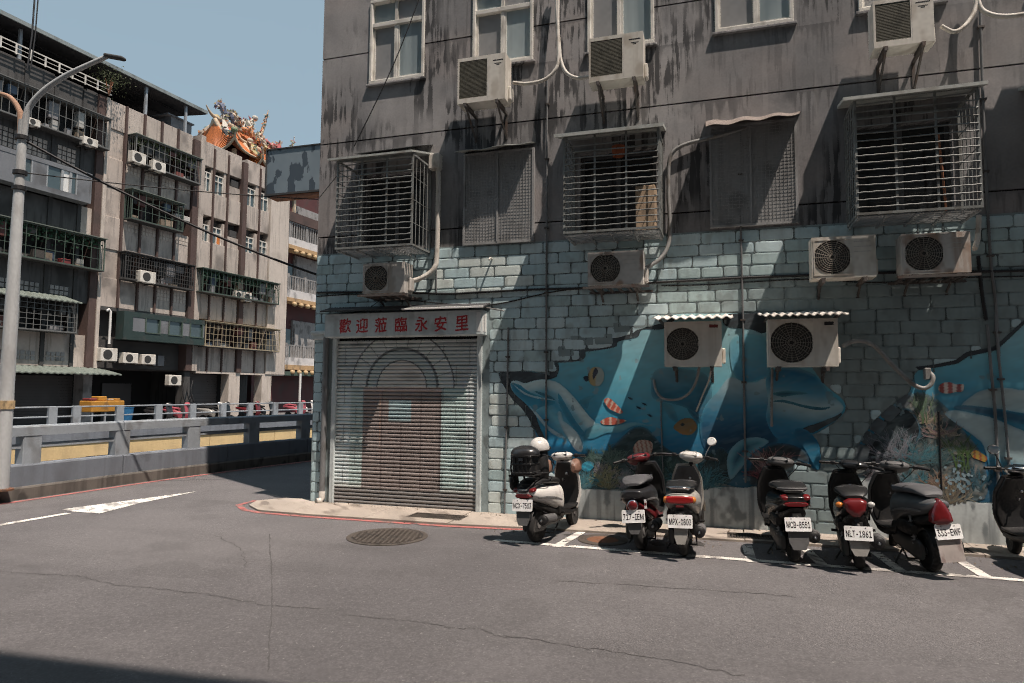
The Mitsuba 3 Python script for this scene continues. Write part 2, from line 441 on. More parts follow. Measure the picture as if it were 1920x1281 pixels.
struct('parking_line', flat(worn(lanes(PL, -0.05, 0.05), 60, 0.06, 1), 0.006), 'road_paint', label='worn white front line of the scooter parking bays')
for i, (a, b) in enumerate([((-1.842,-1.687), (-1.705,-0.673)), ((0.287,-1.692), (0.263,-0.846)), ((0.995,-1.61), (0.9,-0.851)), ((1.713,-1.582), (1.632,-0.76)), ((2.462,-1.552), (2.418,-0.671)), ((3.6, -1.55), (3.5, -0.55))]):
    struct('bay_line', flat(worn(lanes([a, b], -0.055, 0.055), 8, 0.05, 10 + i), 0.0055), 'road_paint')

# gutter strip at the foot of the building, with grates
gp = Polygon([(-6.9, -0.62), (-7.05, -0.25), (-6.8, 0.12), (-6.26, 0.16), (-6.2, 0.0), (11, 0.0), (11, -0.62), (2, -0.63), (-2.4, -0.83), (-3.5, -0.95), (-5.6, -0.99), (-6.5, -0.93)])
grates = [sbox(-4.22, -0.72, -3.42, -0.36), sbox(0.05, -0.62, 0.95, -0.3), sbox(1.9, -0.6, 2.7, -0.3)]
ped = gp
for g in grates: ped = ped.difference(g)
xs = list(np.arange(-6.0, 11.5, 1.25))
for i in range(len(xs) + 1):
    a, b = (xs[i - 1] if i else -8), (xs[i] if i < len(xs) else 12)
    piece = ped.intersection(sbox(a + 0.006, -2, b - 0.006, 2))
    if piece.area > 0.02:
        h = 0.028 + rnd.uniform(-0.003, 0.004)
        k = struct('gutter_slab', slab(piece, -0.05, h), 'gutter_concrete')
struct('kerb_line', flat(worn(lanes([(-6.72, 0.0), (-7.15, -0.2), (-7.12, -0.6), (-6.75, -0.92), (-6.4, -1.02), (-5.6, -1.06), (-3.5, -1.02), (-2.35, -0.9)], -0.05, 0.04), 70, .09, 9), 0.0065), 'red_paint', label='faded red line round the pavement corner')
for i, g in enumerate(grates):
    x0, y0, x1, y1 = g.bounds
    gr = thing('drain_grate', ['steel bar drain grate in the gutter before the roller shutter', 'steel drain grate between the white scooter and the first black scooter', 'steel drain grate behind the grey scooter with a red tail lamp'][i], 'drain grate')
    part(gr, 'frame', [box(x0, x1, y0, y0 + .03, -.05, .03), box(x0, x1, y1 - .03, y1, -.05, .03), box(x0, x0 + .03, y0 + .03, y1 - .03, -.05, .03), box(x1 - .03, x1, y0 + .03, y1 - .03, -.05, .03)], 'cast_iron')
    part(gr, 'bars', [box(x, x + .014, y0 + .03, y1 - .03, -.03, .026) for x in np.arange(x0 + .05, x1 - .05, .034)], 'cast_iron', kind='stuff')
    part(gr, 'pit', box(x0 + .03, x1 - .03, y0 + .03, y1 - .03, -.06, -.045), 'asphalt_dark')

# the round manhole in the road and the small one in the parking bay
mh = thing('manhole_cover', 'round cast iron manhole cover with a square grid in the open road', 'manhole cover')
cx, cy, R = -3.92, -1.83, 0.44
part(mh, 'rim', lathe([(R + .05, 0.0), (R + .05, .008), (R + .01, .012), (R, .012), (R - .01, .004)], 48, at=(cx, cy, 0)), 'cast_iron', 30)
part(mh, 'plate', lathe([(0.001, 0.004), (R - .01, 0.004)], 48, at=(cx, cy, 0)), 'asphalt_dark')
gg = []
for k in np.arange(-0.4, 0.41, 0.062):
    w = math.sqrt(max(0.0, (R - .03) ** 2 - k * k))
    a, b = math.cos(0.2), math.sin(0.2)
    for s in (0, 1):
        v, f = box(-w, w, k - .014, k + .014, 0.004, 0.013) if s else box(k - .014, k + .014, -w, w, 0.004, 0.0125)
        gg.append(xf((v, f), trimesh.transformations.rotation_matrix(0.25, (0, 0, 1)) ))
part(mh, 'grid_ribs', [xf(cat(gg), mtr(cx, cy, 0))], 'cast_iron', kind='stuff')
mh2 = thing('manhole_cover', 'small rusty round access cover in the parking bay left of the dark red scooter', 'manhole cover')
c2 = ((-1.39,-1.151)[0], (-1.39,-1.151)[1])
part(mh2, 'rim', lathe([(.30, 0.0), (.30, .008), (.27, .012), (.2, .012), (.19, .004)], 36, at=(*c2, 0)), 'cast_iron', 30)
part(mh2, 'plate', lathe([(0.001, 0.008), (.19, 0.006)], 36, at=(*c2, 0)), 'rust')


def crack(pts, w, seed, jit=.012):
    r = np.random.default_rng(seed)
    p = spline(pts, 14)
    p = p + r.normal(0, jit, p.shape)
    ww = w * r.uniform(0.3, 1.2, len(p)); ww[0] = ww[-1] = 0.001
    t = np.gradient(p, axis=0); t /= np.linalg.norm(t, axis=1, keepdims=True)
    n = np.stack([-t[:, 1], t[:, 0]], 1) * ww[:, None] / 2
    v = np.zeros((2 * len(p), 3)); v[0::2, :2] = p + n; v[1::2, :2] = p - n; v[:, 2] = 0.003
    i = np.arange(len(p) - 1) * 2
    return v, np.vstack([np.stack([i, i + 1, i + 3], 1), np.stack([i, i + 3, i + 2], 1)])


def crack2(pts, w, seed):
    v, f = crack(pts, w, seed, .012 if seed else .003)
    n = np.cross(v[f[:, 1]] - v[f[:, 0]], v[f[:, 2]] - v[f[:, 0]])[:, 2]
    f[n < 0] = f[n < 0][:, ::-1]
    return v, f


for i, (L, w) in enumerate([([(-5.395,-2.131),(-3.928,-4.035),(-3.119,-5.144),(-2.766,-5.622)], 0.013), ([(-2.92,-4.51),(-2.557,-4.481),(-2.199,-4.464),(-1.959,-4.507),(-1.76,-4.464),(-1.582,-4.556),(-1.443,-4.543)], 0.011),
                            ([(-5.87,-4.324),(-5.285,-4.441),(-4.703,-4.417),(-4.182,-4.422),(-3.634,-4.497),(-3.121,-4.425)], 0.013), ([(-5.978,-2.432),(-5.168,-2.943),(-4.571,-3.596)], 0.011),
                            ([(-1.567,-4.539),(-0.925,-4.574),(-0.338,-4.625),(0.129,-4.735)], 0.011), ([(-6.73,-4.457),(-6.368,-4.414),(-5.87,-4.324)], 0.013), ([(-1.527,-3.04),(-0.267,-2.884),(0.638,-2.83)], 0.012)]):
    struct('road_crack', crack2(L, w, i), 'asphalt_crack')
mat('oil', speck((0.045, 0.043, 0.042), 0.5, 8, (0.07, 0.067, 0.066), 0.6), 0.6)
ro = np.random.default_rng(17)
for (x_, y_, r_) in ((-1.75, -1.0, .16), (-.75, -1.15, .13), (-.3, -1.0, .2), (.75, -1.05, .17), (1.4, -1.1, .15), (2.0, -1.0, .2)):
    a_ = np.linspace(0, 6.283, 15)[:-1]
    q_ = spline([(x_ + math.cos(t) * r_ * ro.uniform(.45, 1.1), y_ + math.sin(t) * r_ * ro.uniform(.4, 1.0)) for t in a_], 3, True)
    struct('oil_stain', flat(Polygon(q_).buffer(0), 0.0022), 'oil')

# ================================ the painted building ================================
mat('frame_dark', speck((0.09, 0.092, 0.095), 0.3, 5), 0.5)
H = 13.2
XL, XR = -6.24, 12.0
bd = thing('corner_building', 'stained grey concrete corner building with an undersea mural painted on its lower wall', 'building')
openings = [sbox(-5.36, 6.70, -4.39, 8.12), sbox(-3.58, 6.72, -2.61, 8.12), sbox(-1.79, 6.71, -0.83, 8.12), sbox(-0.01, 6.73, 1.0, 8.12), sbox(1.78, 6.73, 2.75, 8.12), sbox(3.7, 6.73, 4.7, 8.12),
            sbox(-5.40, 4.02, -4.34, 5.2), sbox(-1.9, 4.02, -0.82, 5.2), sbox(1.68, 4.02, 2.78, 5.2), sbox(3.66, 4.02, 4.66, 5.2)]
SHUT = (-5.885, -3.365, 2.62)
openings.append(sbox(SHUT[0], -0.2, SHUT[1], SHUT[2]))
zs = [0, 4.25, 5.80, 7.25, 9.3, 10.8, H]
for i in range(len(zs) - 1):
    g = sbox(XL, zs[i] + (0.011 if i else 0), XR, zs[i + 1] - 0.011)
    for o in openings: g = g.difference(o)
    part(bd, 'facade_panel', prism(g, 0.0, 0.2), 'plaster')
back = sbox(XL + 0.04, 0, XR, H)
for o in openings: back = back.difference(o)
part(bd, 'wall_core', prism(back, 0.045, 0.24), 'plaster_dark')
part(bd, 'side_wall', box(XL, XL + 0.2, 0.2, 14, 0, H), 'plaster')
part(bd, 'roof', box(XL + .2, XR, 0.24, 14, H - 0.3, H - 0.05), 'concrete')
part(bd, 'back_wall', box(XL + .2, XR, 13.8, 14, 0, H - .3), 'plaster')
for k, o in enumerate(openings[6:10]):
    x0, z0, x1, z1 = o.bounds
    e0, e1 = max(x0 - 1, XL + .3), x1 + 1
    part(bd, 'room', [box(e0, e1, 2.2, 2.25, z0 - 1, z1 + .6), box(e0 - .05, e0, .24, 2.2, z0 - 1, z1 + .6), box(e1, e1 + .05, .24, 2.2, z0 - 1, z1 + .6), box(e0, e1, .24, 2.2, z0 - 1.05, z0 - 1), box(e0, e1, .24, 2.2, z1 + .6, z1 + .65)], 'room_dark')


def window(x0, x1, z0, z1, split, transom=None, dark=False, mats=('pane_grey', 'pane_blue')):
    w = part(bd, 'window', [box(x0, x1, -0.035, 0.1, z0, z0 + .055, .008), box(x0, x1, -0.035, 0.1, z1 - .05, z1, .008), box(x0, x0 + .05, -0.03, 0.1, z0 + .055, z1 - .05, .008), box(x1 - .05, x1, -0.03, 0.1, z0 + .055, z1 - .05, .008)], 'white_frame')
    top = transom if transom else z1 - .05
    sash = [box(split - .03, split + .03, -0.005, 0.08, z0 + .055, top, .006)]
    if transom:
        sash.append(box(x0 + .05, x1 - .05, -0.022, 0.09, transom - .035, transom + .035, .006))
    for a, b, y in ((x0 + .05, split - .03, 0.03), (split + .03, x1 - .05, 0.012)):
        sash += [box(a, b, y - .012, y + .02, z0 + .055, z0 + .085), box(a, a + .03, y - .012, y + .02, z0 + .085, top - .03)]
    part(w, 'sash', sash, 'white_frame')
    part(w, 'pane', box(x0 + .05, split, 0.045, 0.052, z0 + .06, top), mats[0])
    part(w, 'pane', box(split, x1 - .05, 0.03, 0.037, z0 + .06, top), mats[1])
    if transom:
        part(w, 'pane', box(x0 + .05, split, 0.05, 0.057, top, z1 - .05), mats[1])
        part(w, 'pane', box(split, x1 - .05, 0.035, 0.042, top, z1 - .05), mats[0])
        part(w, 'sash', box(split - .025, split + .025, 0.0, 0.07, top + .035, z1 - .05), 'white_frame')
    return w


window(-5.36, -4.39, 6.70, 8.1, -4.90, 7.68)
window(-3.58, -2.61, 6.72, 8.1, -3.10, 7.60)
window(-1.79, -0.83, 6.71, 8.1, -1.33)
window(-0.01, 1.00, 6.73, 8.1, 0.52)
window(1.78, 2.75, 6.73, 8.1, 2.3)
window(3.7, 4.7, 6.73, 8.1, 4.2)
for o in openings[:6]:
    x0, z0, x1, z1 = o.bounds
    part(bd, 'window_sill', box(x0 - .04, x1 + .04, -0.055, 0.0, z0 - .045, z0 - .002, .01), 'plaster')
for o in openings[6:10]:
    x0, z0, x1, z1 = o.bounds
    w = part(bd, 'window', [box(x0, x1, 0.1, 0.16, z0, z0 + .05), box(x0, x1, 0.1, 0.16, z1 - .05, z1), box(x0, x0 + .05, 0.1, 0.16, z0 + .05, z1 - .05), box(x1 - .05, x1, 0.1, 0.16, z0 + .05, z1 - .05), box((x0 + x1) / 2 - .03, (x0 + x1) / 2 + .03, 0.105, 0.155, z0 + .05, z1 - .05)], 'frame_dark')
    part(w, 'pane', box(x0 + .05, (x0 + x1) / 2 - .03, 0.13, 0.134, z0 + .05, z1 - .05), 'pane_dark')
    part(w, 'pane', box((x0 + x1) / 2 + .03, x1 - .05, 0.12, 0.124, z0 + .05, z1 - .05), 'pane_dark')

# wire screens fixed over two windows
def screen(x0, x1, z0, z1, mid, label):
    s = thing('window_screen', label, 'window screen')
    part(s, 'frame', [box(x0, x1, -.06, 0, z0, z0 + .03), box(x0, x1, -.06, 0, z1 - .03, z1), box(x0, x0 + .03, -.06, 0, z0 + .03, z1 - .03), box(x1 - .03, x1, -.06, 0, z0 + .03, z1 - .03), box(mid - .01, mid + .01, -.066, -.03, z0 + .03, z1 - .03)], 'screen_sheet')
    for k, (a, b) in enumerate(((x0 + .03, mid - .01), (mid + .01, x1 - .03))):
        n = 10
        gx, gz = np.meshgrid(np.linspace(a, b, n), np.linspace(z0 + .03, z1 - .03, n), indexing='ij')
        gy = -0.044 + 0.008 * (meshkit.fbm(np.stack([gx * 3, gz * 2.2, gx * 0], -1), 3, 5 + k) - .5)
        i = np.arange(n * n).reshape(n, n)
        q = np.stack([i[:-1, :-1], i[1:, :-1], i[1:, 1:], i[:-1, 1:]], -1).reshape(-1, 4)
        part(s, 'sheet', (np.stack([gx, gy, gz], -1).reshape(-1, 3), np.vstack([q[:, :3], q[:, [0, 2, 3]]])), 'screen_sheet', True)
    wires = [box(x, x + .0032, -.0555, -.0515, z0 + .03, z1 - .03) for x in np.arange(x0 + .05, x1 - .04, .047)] + [box(x0 + .03, x1 - .03, -.0545, -.0505, z, z + .0032) for z in np.arange(z0 + .06, z1 - .04, .047)]
    part(s, 'wire_mesh', wires, 'screen_wire', kind='stuff')


screen(-3.685, -2.575, 3.965, 5.37, -3.14, 'grey wire mesh screen under a small bent tin canopy, the smaller of two')
screen(-0.105, 1.0, 4.0, 5.40, 0.42, 'wider grey wire mesh screen under a curled canopy in mid wall')


def sheet(pts_back, pts_front, n=10, wav=0.0, waves=0, th=0.006, droop=0.0):
    """A thin roof sheet between two edges, optionally corrugated."""
    a, b = np.array(pts_back, float), np.array(pts_front, float)
    u = np.linspace(0, 1, max(n, waves * 8 + 1))
    A = a[0] + (a[1] - a[0]) * u[:, None]; B = b[0] + (b[1] - b[0]) * u[:, None]
    rows = []
    for t in np.linspace(0, 1, 5):
        r = A + (B - A) * t
        r = r + np.array([0, 0, 1]) * (wav * np.sin(u * waves * 2 * np.pi) - droop * t * t)[:, None]
        rows.append(r)
    top = np.array(rows); bot = top - [0, 0, th]
    k, m = top.shape[:2]
    v = np.vstack([top.reshape(-1, 3), bot.reshape(-1, 3)])
    i = np.arange(k * m).reshape(k, m)
    q = np.stack([i[:-1, :-1], i[1:, :-1], i[1:, 1:], i[:-1, 1:]], -1).reshape(-1, 4)
    f = [q, q[:, ::-1] + k * m]
    for e in (i[0], i[-1], i[:, 0], i[:, -1]):
        f.append(np.stack([e[:-1], e[1:], e[1:] + k * m, e[:-1] + k * m], -1))
    f = np.vstack(f)
    return v, np.vstack([f[:, :3], f[:, [0, 2, 3]]])


mat('old_tin', speck((0.20, 0.165, 0.145), 0.4, 5, (0.3, 0.27, 0.25), 0.6), 0.6)
put('window_canopy', sheet([(-3.70, 0, 5.41), (-2.56, 0, 5.46)], [(-3.74, -.30, 5.36), (-2.62, -.27, 5.40)], 14, 0.012, 2, droop=.03), 'awning_sheet', 'small bent tin canopy over the smaller wire screen', 'canopy', 30)
put('window_canopy', sheet([(-0.15, 0, 5.50), (1.06, 0, 5.50)], [(-0.14, -.42, 5.33), (1.0, -.4, 5.38)], 20, 0.016, 3, droop=.06), 'old_tin', 'curled grey brown sheet canopy over the wider wire screen', 'canopy', 30)
put('window_canopy', sheet([(-5.42, 0, 5.56), (-4.22, 0, 5.60)], [(-5.4, -.35, 5.45), (-4.3, -.35, 5.47)], 8), 'dark_awning', 'dark canopy on the wall above the cage nearest the building corner', 'canopy', 30)


# steel window cages
def cage(x0, x1, z0, z1, p, roof, label, nbar, ncol, sides=4, mats='cage_steel'):
    c = thing('window_cage', label, 'window cage')
    y0 = -p
    t = .028
    fr = []
    for x in (x0, x1):
        fr += [box(x - t / 2, x + t / 2, y0 - t / 2, y0 + t / 2, z0, z1), box(x - t / 2, x + t / 2, -t, 0, z0, z1), box(x - t / 2, x + t / 2, y0 + t / 2, -t, z0, z0 + t), box(x - t / 2, x + t / 2, y0 + t / 2, -t, z1 - t, z1)]
    fr += [box(x0 + t / 2, x1 - t / 2, y0 - t / 2, y0 + t / 2, z, z + t) for z in (z0, z1 - t)] + [box(x0 + t / 2, x1 - t / 2, -t, 0, z, z + t) for z in (z0, z1 - t)]
    part(c, 'frame', fr, mats)
    for x in np.linspace(x0, x1, ncol + 2)[1:-1]:
        part(c, 'upright', box(x - .012, x + .012, y0 - .012, y0 + .012, z0 + t, z1 - t), mats)
    for z in np.linspace(z0, z1, nbar + 2)[1:-1]:
        sag = rnd.uniform(-.006, .006)
        part(c, 'bar', tube([(x0, y0 - .017, z), ((x0 * 2 + x1) / 3, y0 - .017, z + sag), ((x0 + x1 * 2) / 3, y0 - .017, z - sag), (x1, y0 - .017, z)], .0085, 6), mats, True)
    for x in (x0, x1):
        side = [tube([(x, y, z0 + t), (x, y, z1 - t)], .0075, 5) for y in np.linspace(y0, 0, sides + 2)[1:-1]]
        side += [tube([(x, y0, z), (x, 0, z)], .006, 5) for z in np.linspace(z0, z1, 5 if x == x1 else nbar // 2 + 2)[1:-1]]
        part(c, 'side_grille', side, mats, True, kind='stuff')
    part(c, 'floor_slats', [box(x0, x1, y, y + .05, z0 - .012, z0 - .002) for y in np.arange(y0 + .03, -.06, .085)] + [box(x, x + .03, y0, 0, z0 - .03, z0 - .012) for x in np.linspace(x0, x1 - .03, 5)], 'alu', kind='stuff')
    part(c, 'roof_sheet', roof, 'awning_sheet', 30)
    return c


cage(-5.485, -4.245, 3.88, 5.24, .65, sheet([(-5.56, 0, 5.46), (-4.2, 0, 5.46)], [(-5.62, -.74, 5.26), (-4.22, -.74, 5.26)], 6, th=.03), 'window cage of thin bars nearest the building corner, over the low red lettered sign', 15, 2)
cage(-1.985, -0.735, 3.90, 5.26, .65, sheet([(-2.04, 0, 5.47), (-0.68, 0, 5.47)], [(-2.10, -.78, 5.24), (-0.66, -.78, 5.24)], 6, th=.045), 'middle window cage with a grey roof sheet between the two wire screens', 15, 2)
cg = cage(1.585, 2.855, 3.90, 5.33, .65, sheet([(1.5, 0, 5.52), (2.95, 0, 5.52)], [(1.44, -.80, 5.30), (2.92, -.80, 5.31)], 6, th=.04), 'largest looking window cage with a pale overhanging roof sheet and a curtain inside', 15, 2)
cage(3.62, 4.8, 3.9, 5.3, .65, sheet([(3.5, 0, 5.5), (4.9, 0, 5.5)], [(3.5, -.78, 5.28), (4.9, -.78, 5.28)], 6, th=.04), 'window cage mostly cut off by the right edge of the frame', 15, 2)
# what shows inside the cages
cu = []
for x in np.arange(1.98, 2.42, .07):
    cu.append(tube([(x, .3, 5.15), (x + .01, .32, 4.05)], .045, 7))
put('curtain', cu, 'curtain', 'blue grey curtain hanging behind the bars of the cage with the pale roof', 'curtain', True)
mat('wood_pole', speck((0.3, 0.12, 0.06), 0.4, 6), 0.6)
put('broom_handle', tube([(2.62, -.25, 3.92), (2.58, -.2, 4.95)], .014, 8), 'wood_pole', 'reddish wooden handle standing inside the cage with the pale roof', 'pole', True)
mat('carton', speck((0.34, 0.25, 0.17), 0.3, 5), 0.9)
put('carton', box(-1.06, -.8, -.42, -.12, 3.92, 4.55, .01), 'carton', 'tan cardboard carton inside the middle window cage', 'carton')
mat('pot', (0.25, 0.07, 0.03), 0.8)
put('flower_pot', lathe([(.05, 5.02), (.08, 5.02), (.095, 5.16), (.08, 5.16)], 14, at=(-1.3, -.3, 0)), 'pot', 'small terracotta pot hung high inside the middle window cage', 'flower pot', True)


# ================================ the mural ================================
mat('mortar', speck((0.25, 0.31, 0.32), 0.4, 5), 0.85)
mat('mural_rim', speck((0.02, 0.025, 0.03), 0.4, 5), 0.85)
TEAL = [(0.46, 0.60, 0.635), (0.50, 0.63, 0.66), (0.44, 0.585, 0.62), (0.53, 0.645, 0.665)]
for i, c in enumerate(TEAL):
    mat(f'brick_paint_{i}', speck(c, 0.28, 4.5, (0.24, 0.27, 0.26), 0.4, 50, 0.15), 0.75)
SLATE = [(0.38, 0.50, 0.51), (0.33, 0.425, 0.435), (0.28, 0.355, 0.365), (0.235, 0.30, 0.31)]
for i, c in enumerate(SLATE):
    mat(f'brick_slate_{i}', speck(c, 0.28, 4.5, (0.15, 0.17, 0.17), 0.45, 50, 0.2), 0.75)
mat('joint_paint', speck((0.13, 0.165, 0.17), 0.5, 6), 0.85)
mat('brick_pale_lit', speck((0.60, 0.68, 0.66), 0.22, 4, (0.34, 0.36, 0.33), 0.5, 50, 0.25), 0.75)
mat('ledge_paint', speck((0.48, 0.52, 0.52), 0.5, 5, (0.14, 0.16, 0.17), 0.8, 50, 0.75), 0.8)
def fade_fn(p, n, uv):
    b = fbm(p.x * 7.0 + p.z * 4.0, p.z * 26.0 - p.x * 9.0, 2.0, 3)
    return 0.02 + 0.13 * smoothstep(0.35, 0.75, b) + 0.2 * smoothstep(0.6, 0.78, fbm(p.x * 2.4, p.z * 2.4, 6.0, 4)) + 0.6 * smoothstep(0.74, 0.80, fbm(p.x * 9.0, p.z * 9.0, 11.0, 3))


scene['mat_plain_paint'] = {'type': 'twosided', 'bsdf': {'type': 'principled', 'base_color': {'type': 'mesh_attribute', 'name': 'vertex_color'}, 'roughness': 0.55, 'specular': 0.4}}
scene['mat_mural_paint'] = {'type': 'twosided', 'bsdf': {'type': 'blendbsdf', 'weight': mikit.proc(fade_fn), 'bsdf_0': {'type': 'principled', 'base_color': {'type': 'mesh_attribute', 'name': 'vertex_color'}, 'roughness': 0.55, 'specular': 0.4},
                            'bsdf_1': {'type': 'principled', 'base_color': mikit.proc(lambda p, n, uv: mix((0.13, 0.22, 0.26), (0.28, 0.36, 0.38), noise(p.x * 5, p.z * 11, 0))), 'roughness': 0.7, 'specular': 0.3}}}
ZT = 3.97
sea1 = [(-3.105,2.029),(-2.99,2.052),(-2.586,2.067),(-2.269,1.998),(-2.222,2.12),(-2.238,2.189),(-1.912,2.218),(-1.882,2.361),(-1.638,2.374),(-1.413,2.416),(-1.427,2.506),(-1.168,2.576),(-1.087,2.634),(-0.696,2.736),(-0.61,2.844),(-0.134,2.846),(0.473,2.83),(0.603,2.742),(0.982,2.318),(1.256,1.906),(1.479,1.692),(1.449,1.504),(1.148,1.283),(1.034,1.226),(1.175,1.109),(1.18,0.828),(1.026,0.875),(0.763,1.014),(0.568,0.871),(0.434,0.626),(0.236,0.548),(-0.096,0.601),(-0.37,0.448),(-0.787,0.462),(-1.362,0.454),(-1.92,0.441),(-2.111,0.543),(-2.343,0.682),(-2.485,1.016),(-2.582,1.278),(-2.703,1.505),(-2.889,1.672)]
sea2 = [(1.581,0.963),(1.634,1.143),(1.822,1.445),(2.065,1.68),(2.215,1.812),(2.286,2.042),(2.427,2.12),(2.713,2.184),(2.856,2.273),(3.107,2.329),(3.276,2.486),(3.472,2.673),(3.66,2.731),(4.375,2.651),(4.526,1.68),(4.286,0.778),(3.721,0.508),(3.253,0.543),(2.929,0.513),(2.573,0.569),(2.379,0.654),(2.035,0.701),(1.802,0.756),(1.6,0.779)]
SEA1, SEA2 = Polygon(spline(sea1, 3, True)).buffer(0), Polygon(spline(sea2, 4, True)).buffer(0)
ledge1 = Polygon([(-2.065,0.508),(-1.807,0.432),(-1.216,0.433),(-0.37,0.448),(-0.063,0.554),(0.269,0.55),(0.433,0.578),(0.513,0.732),(0.561,0.53),(0.551,-0.011),(-0.376,-0.041),(-2.064,-0.001)]).buffer(0)
ledge2 = Polygon([(1.501,0.676),(1.802,0.743),(2.092,0.672),(2.378,0.635),(2.655,0.535),(2.929,0.5),(3.252,0.518),(3.771,0.481),(4.272,0.481),(4.247,-0.051),(1.482,-0.026)]).buffer(0)
wall_area = sbox(XL, 0.0, 9.0, ZT)
holes = shapely.union_all([SEA1, SEA2, ledge1, ledge2, sbox(SHUT[0] - .1, -1, SHUT[1] + .1, 2.95), sbox(-9, -1, XL, 5)])
part(bd, 'mortar_paint', prism(wall_area.difference(sbox(SHUT[0], -1, SHUT[1], SHUT[2])), -0.004, 0.0), 'mortar', label='dark painted joint lines of the mural stonework')
bricks = []
r5 = np.random.default_rng(11)
z = 0.012; row = 0
PITCH = 0.1575
while z < ZT - .05:
    h = PITCH
    x = XL - r5.uniform(0, .3)
    while x < 9.0:
        w = r5.uniform(0.27, 0.46)
        g = Polygon([(x + .0065 + r5.normal(0, .004), z + .006 + r5.normal(0, .003)), (x + w - .0065 + r5.normal(0, .004), z + .006 + r5.normal(0, .003)), (x + w - .0065 + r5.normal(0, .004), z + h - .006 + r5.normal(0, .003)), (x + .0065 + r5.normal(0, .004), z + h - .006 + r5.normal(0, .003))])
        g = g.intersection(sbox(XL + .004, 0.004, 9, ZT - .01))
        if not g.is_empty:
            g = g.difference(holes.buffer(.012))
            for q in getattr(g, 'geoms', [g]):
                if q.geom_type == 'Polygon' and q.area > 0.006:
                    rr = 0.032
                    q2 = q.buffer(-rr).buffer(rr, quad_segs=3)
                    q2 = max(getattr(q2, 'geoms', [q2]), key=lambda t: t.area) if not q2.is_empty else q
                    q2 = q2.simplify(.003)
                    if q2.area > .004:
                        bricks.append(q2)
        x += w
    z += h; row += 1
cam_x, cam_y, cam_z = (0.0, -9.368, 1.8)


def brick_size(g):
    c = g.centroid
    inside = -5.0 < 0 and -6.1 < c.x < 3.75
    return g.area * (1 if inside else 0.02) / ((c.x - cam_x) ** 2 + cam_y ** 2 + (c.y - cam_z) ** 2) ** 1.5


bricks.sort(key=brick_size, reverse=True)


def bev(g, y):
    """A painted stone: a thin slab with a small bevel."""
    p = np.array(g.exterior.coords)[:-1]
    if shapely.LinearRing(p).is_ccw is False: p = p[::-1]
    c = p.mean(0)
    ins = c + (p - c) * (1 - 0.012 / max(np.ptp(p, axis=0).min() / 2, .02))
    ring = lambda q, yy: np.stack([q[:, 0], q[:, 0] * 0 + yy, q[:, 1]], 1)
    rings = [ring(p, -.004), ring(p, y + .003), ring(ins, y)]
    n = len(p); v = np.vstack(rings + [np.array([[c[0], y, c[1]]])])
    i = np.arange(n); j = (i + 1) % n
    f = []
    for a in (0, n):
        f += [np.stack([a + i, a + j, a + n + j], 1), np.stack([a + i, a + n + j, a + n + i], 1)]
    f.append(np.stack([2 * n + i, 2 * n + j, i * 0 + 3 * n], 1))
    return v, np.vstack(f)




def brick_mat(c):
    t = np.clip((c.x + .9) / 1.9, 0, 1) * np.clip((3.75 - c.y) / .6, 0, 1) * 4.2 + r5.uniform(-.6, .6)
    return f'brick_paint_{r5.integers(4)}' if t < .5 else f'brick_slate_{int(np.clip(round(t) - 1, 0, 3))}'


rest = []
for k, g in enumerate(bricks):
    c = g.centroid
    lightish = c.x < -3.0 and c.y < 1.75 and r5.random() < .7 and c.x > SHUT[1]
    m_ = 'brick_pale_lit' if lightish or (c.y > 3.1 and -4.3 < c.x < -2.6 and r5.random() < .35) else brick_mat(c)  # pale bricks: the sunlit tone of these patches is put into their paint
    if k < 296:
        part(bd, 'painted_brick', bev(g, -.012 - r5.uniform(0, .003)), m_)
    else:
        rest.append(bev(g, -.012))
tk = []
for g in bricks:
    bx0, by0, bx1, by1 = g.bounds
    if by1 - by0 > .12 and r5.random() < .93:
        h_ = by1 - by0
        tk.append(prism(Polygon([(bx1 + .0005, by0 - .004), (bx1 + .018, by0 - .006), (bx1 + .010, by0 + .03), (bx1 + .009, by1 - .03), (bx1 + .018, by1 + .006), (bx1 + .0005, by1 + .004), (bx1 - .004, by1 - .002), (bx1 + .003, by1 - .03), (bx1 + .003, by0 + .03), (bx1 - .004, by0 + .002)]), -.0165, -.0045))
part(bd, 'joint_marks', tk, 'joint_paint', kind='stuff', label='dark painted ticks in the upright joints')
part(bd, 'painted_bricks', rest, 'brick_paint_0', kind='stuff')
mural = part(bd, 'mural', [prism(SEA1, -0.0055, -0.0005), prism(SEA2, -0.0055, -0.0005)], 'mural_rim', label='undersea mural seen through two broken openings in painted stonework')
LAY = [0]


SOFT = ('dolphin', 'whale', 'reef', 'coral')


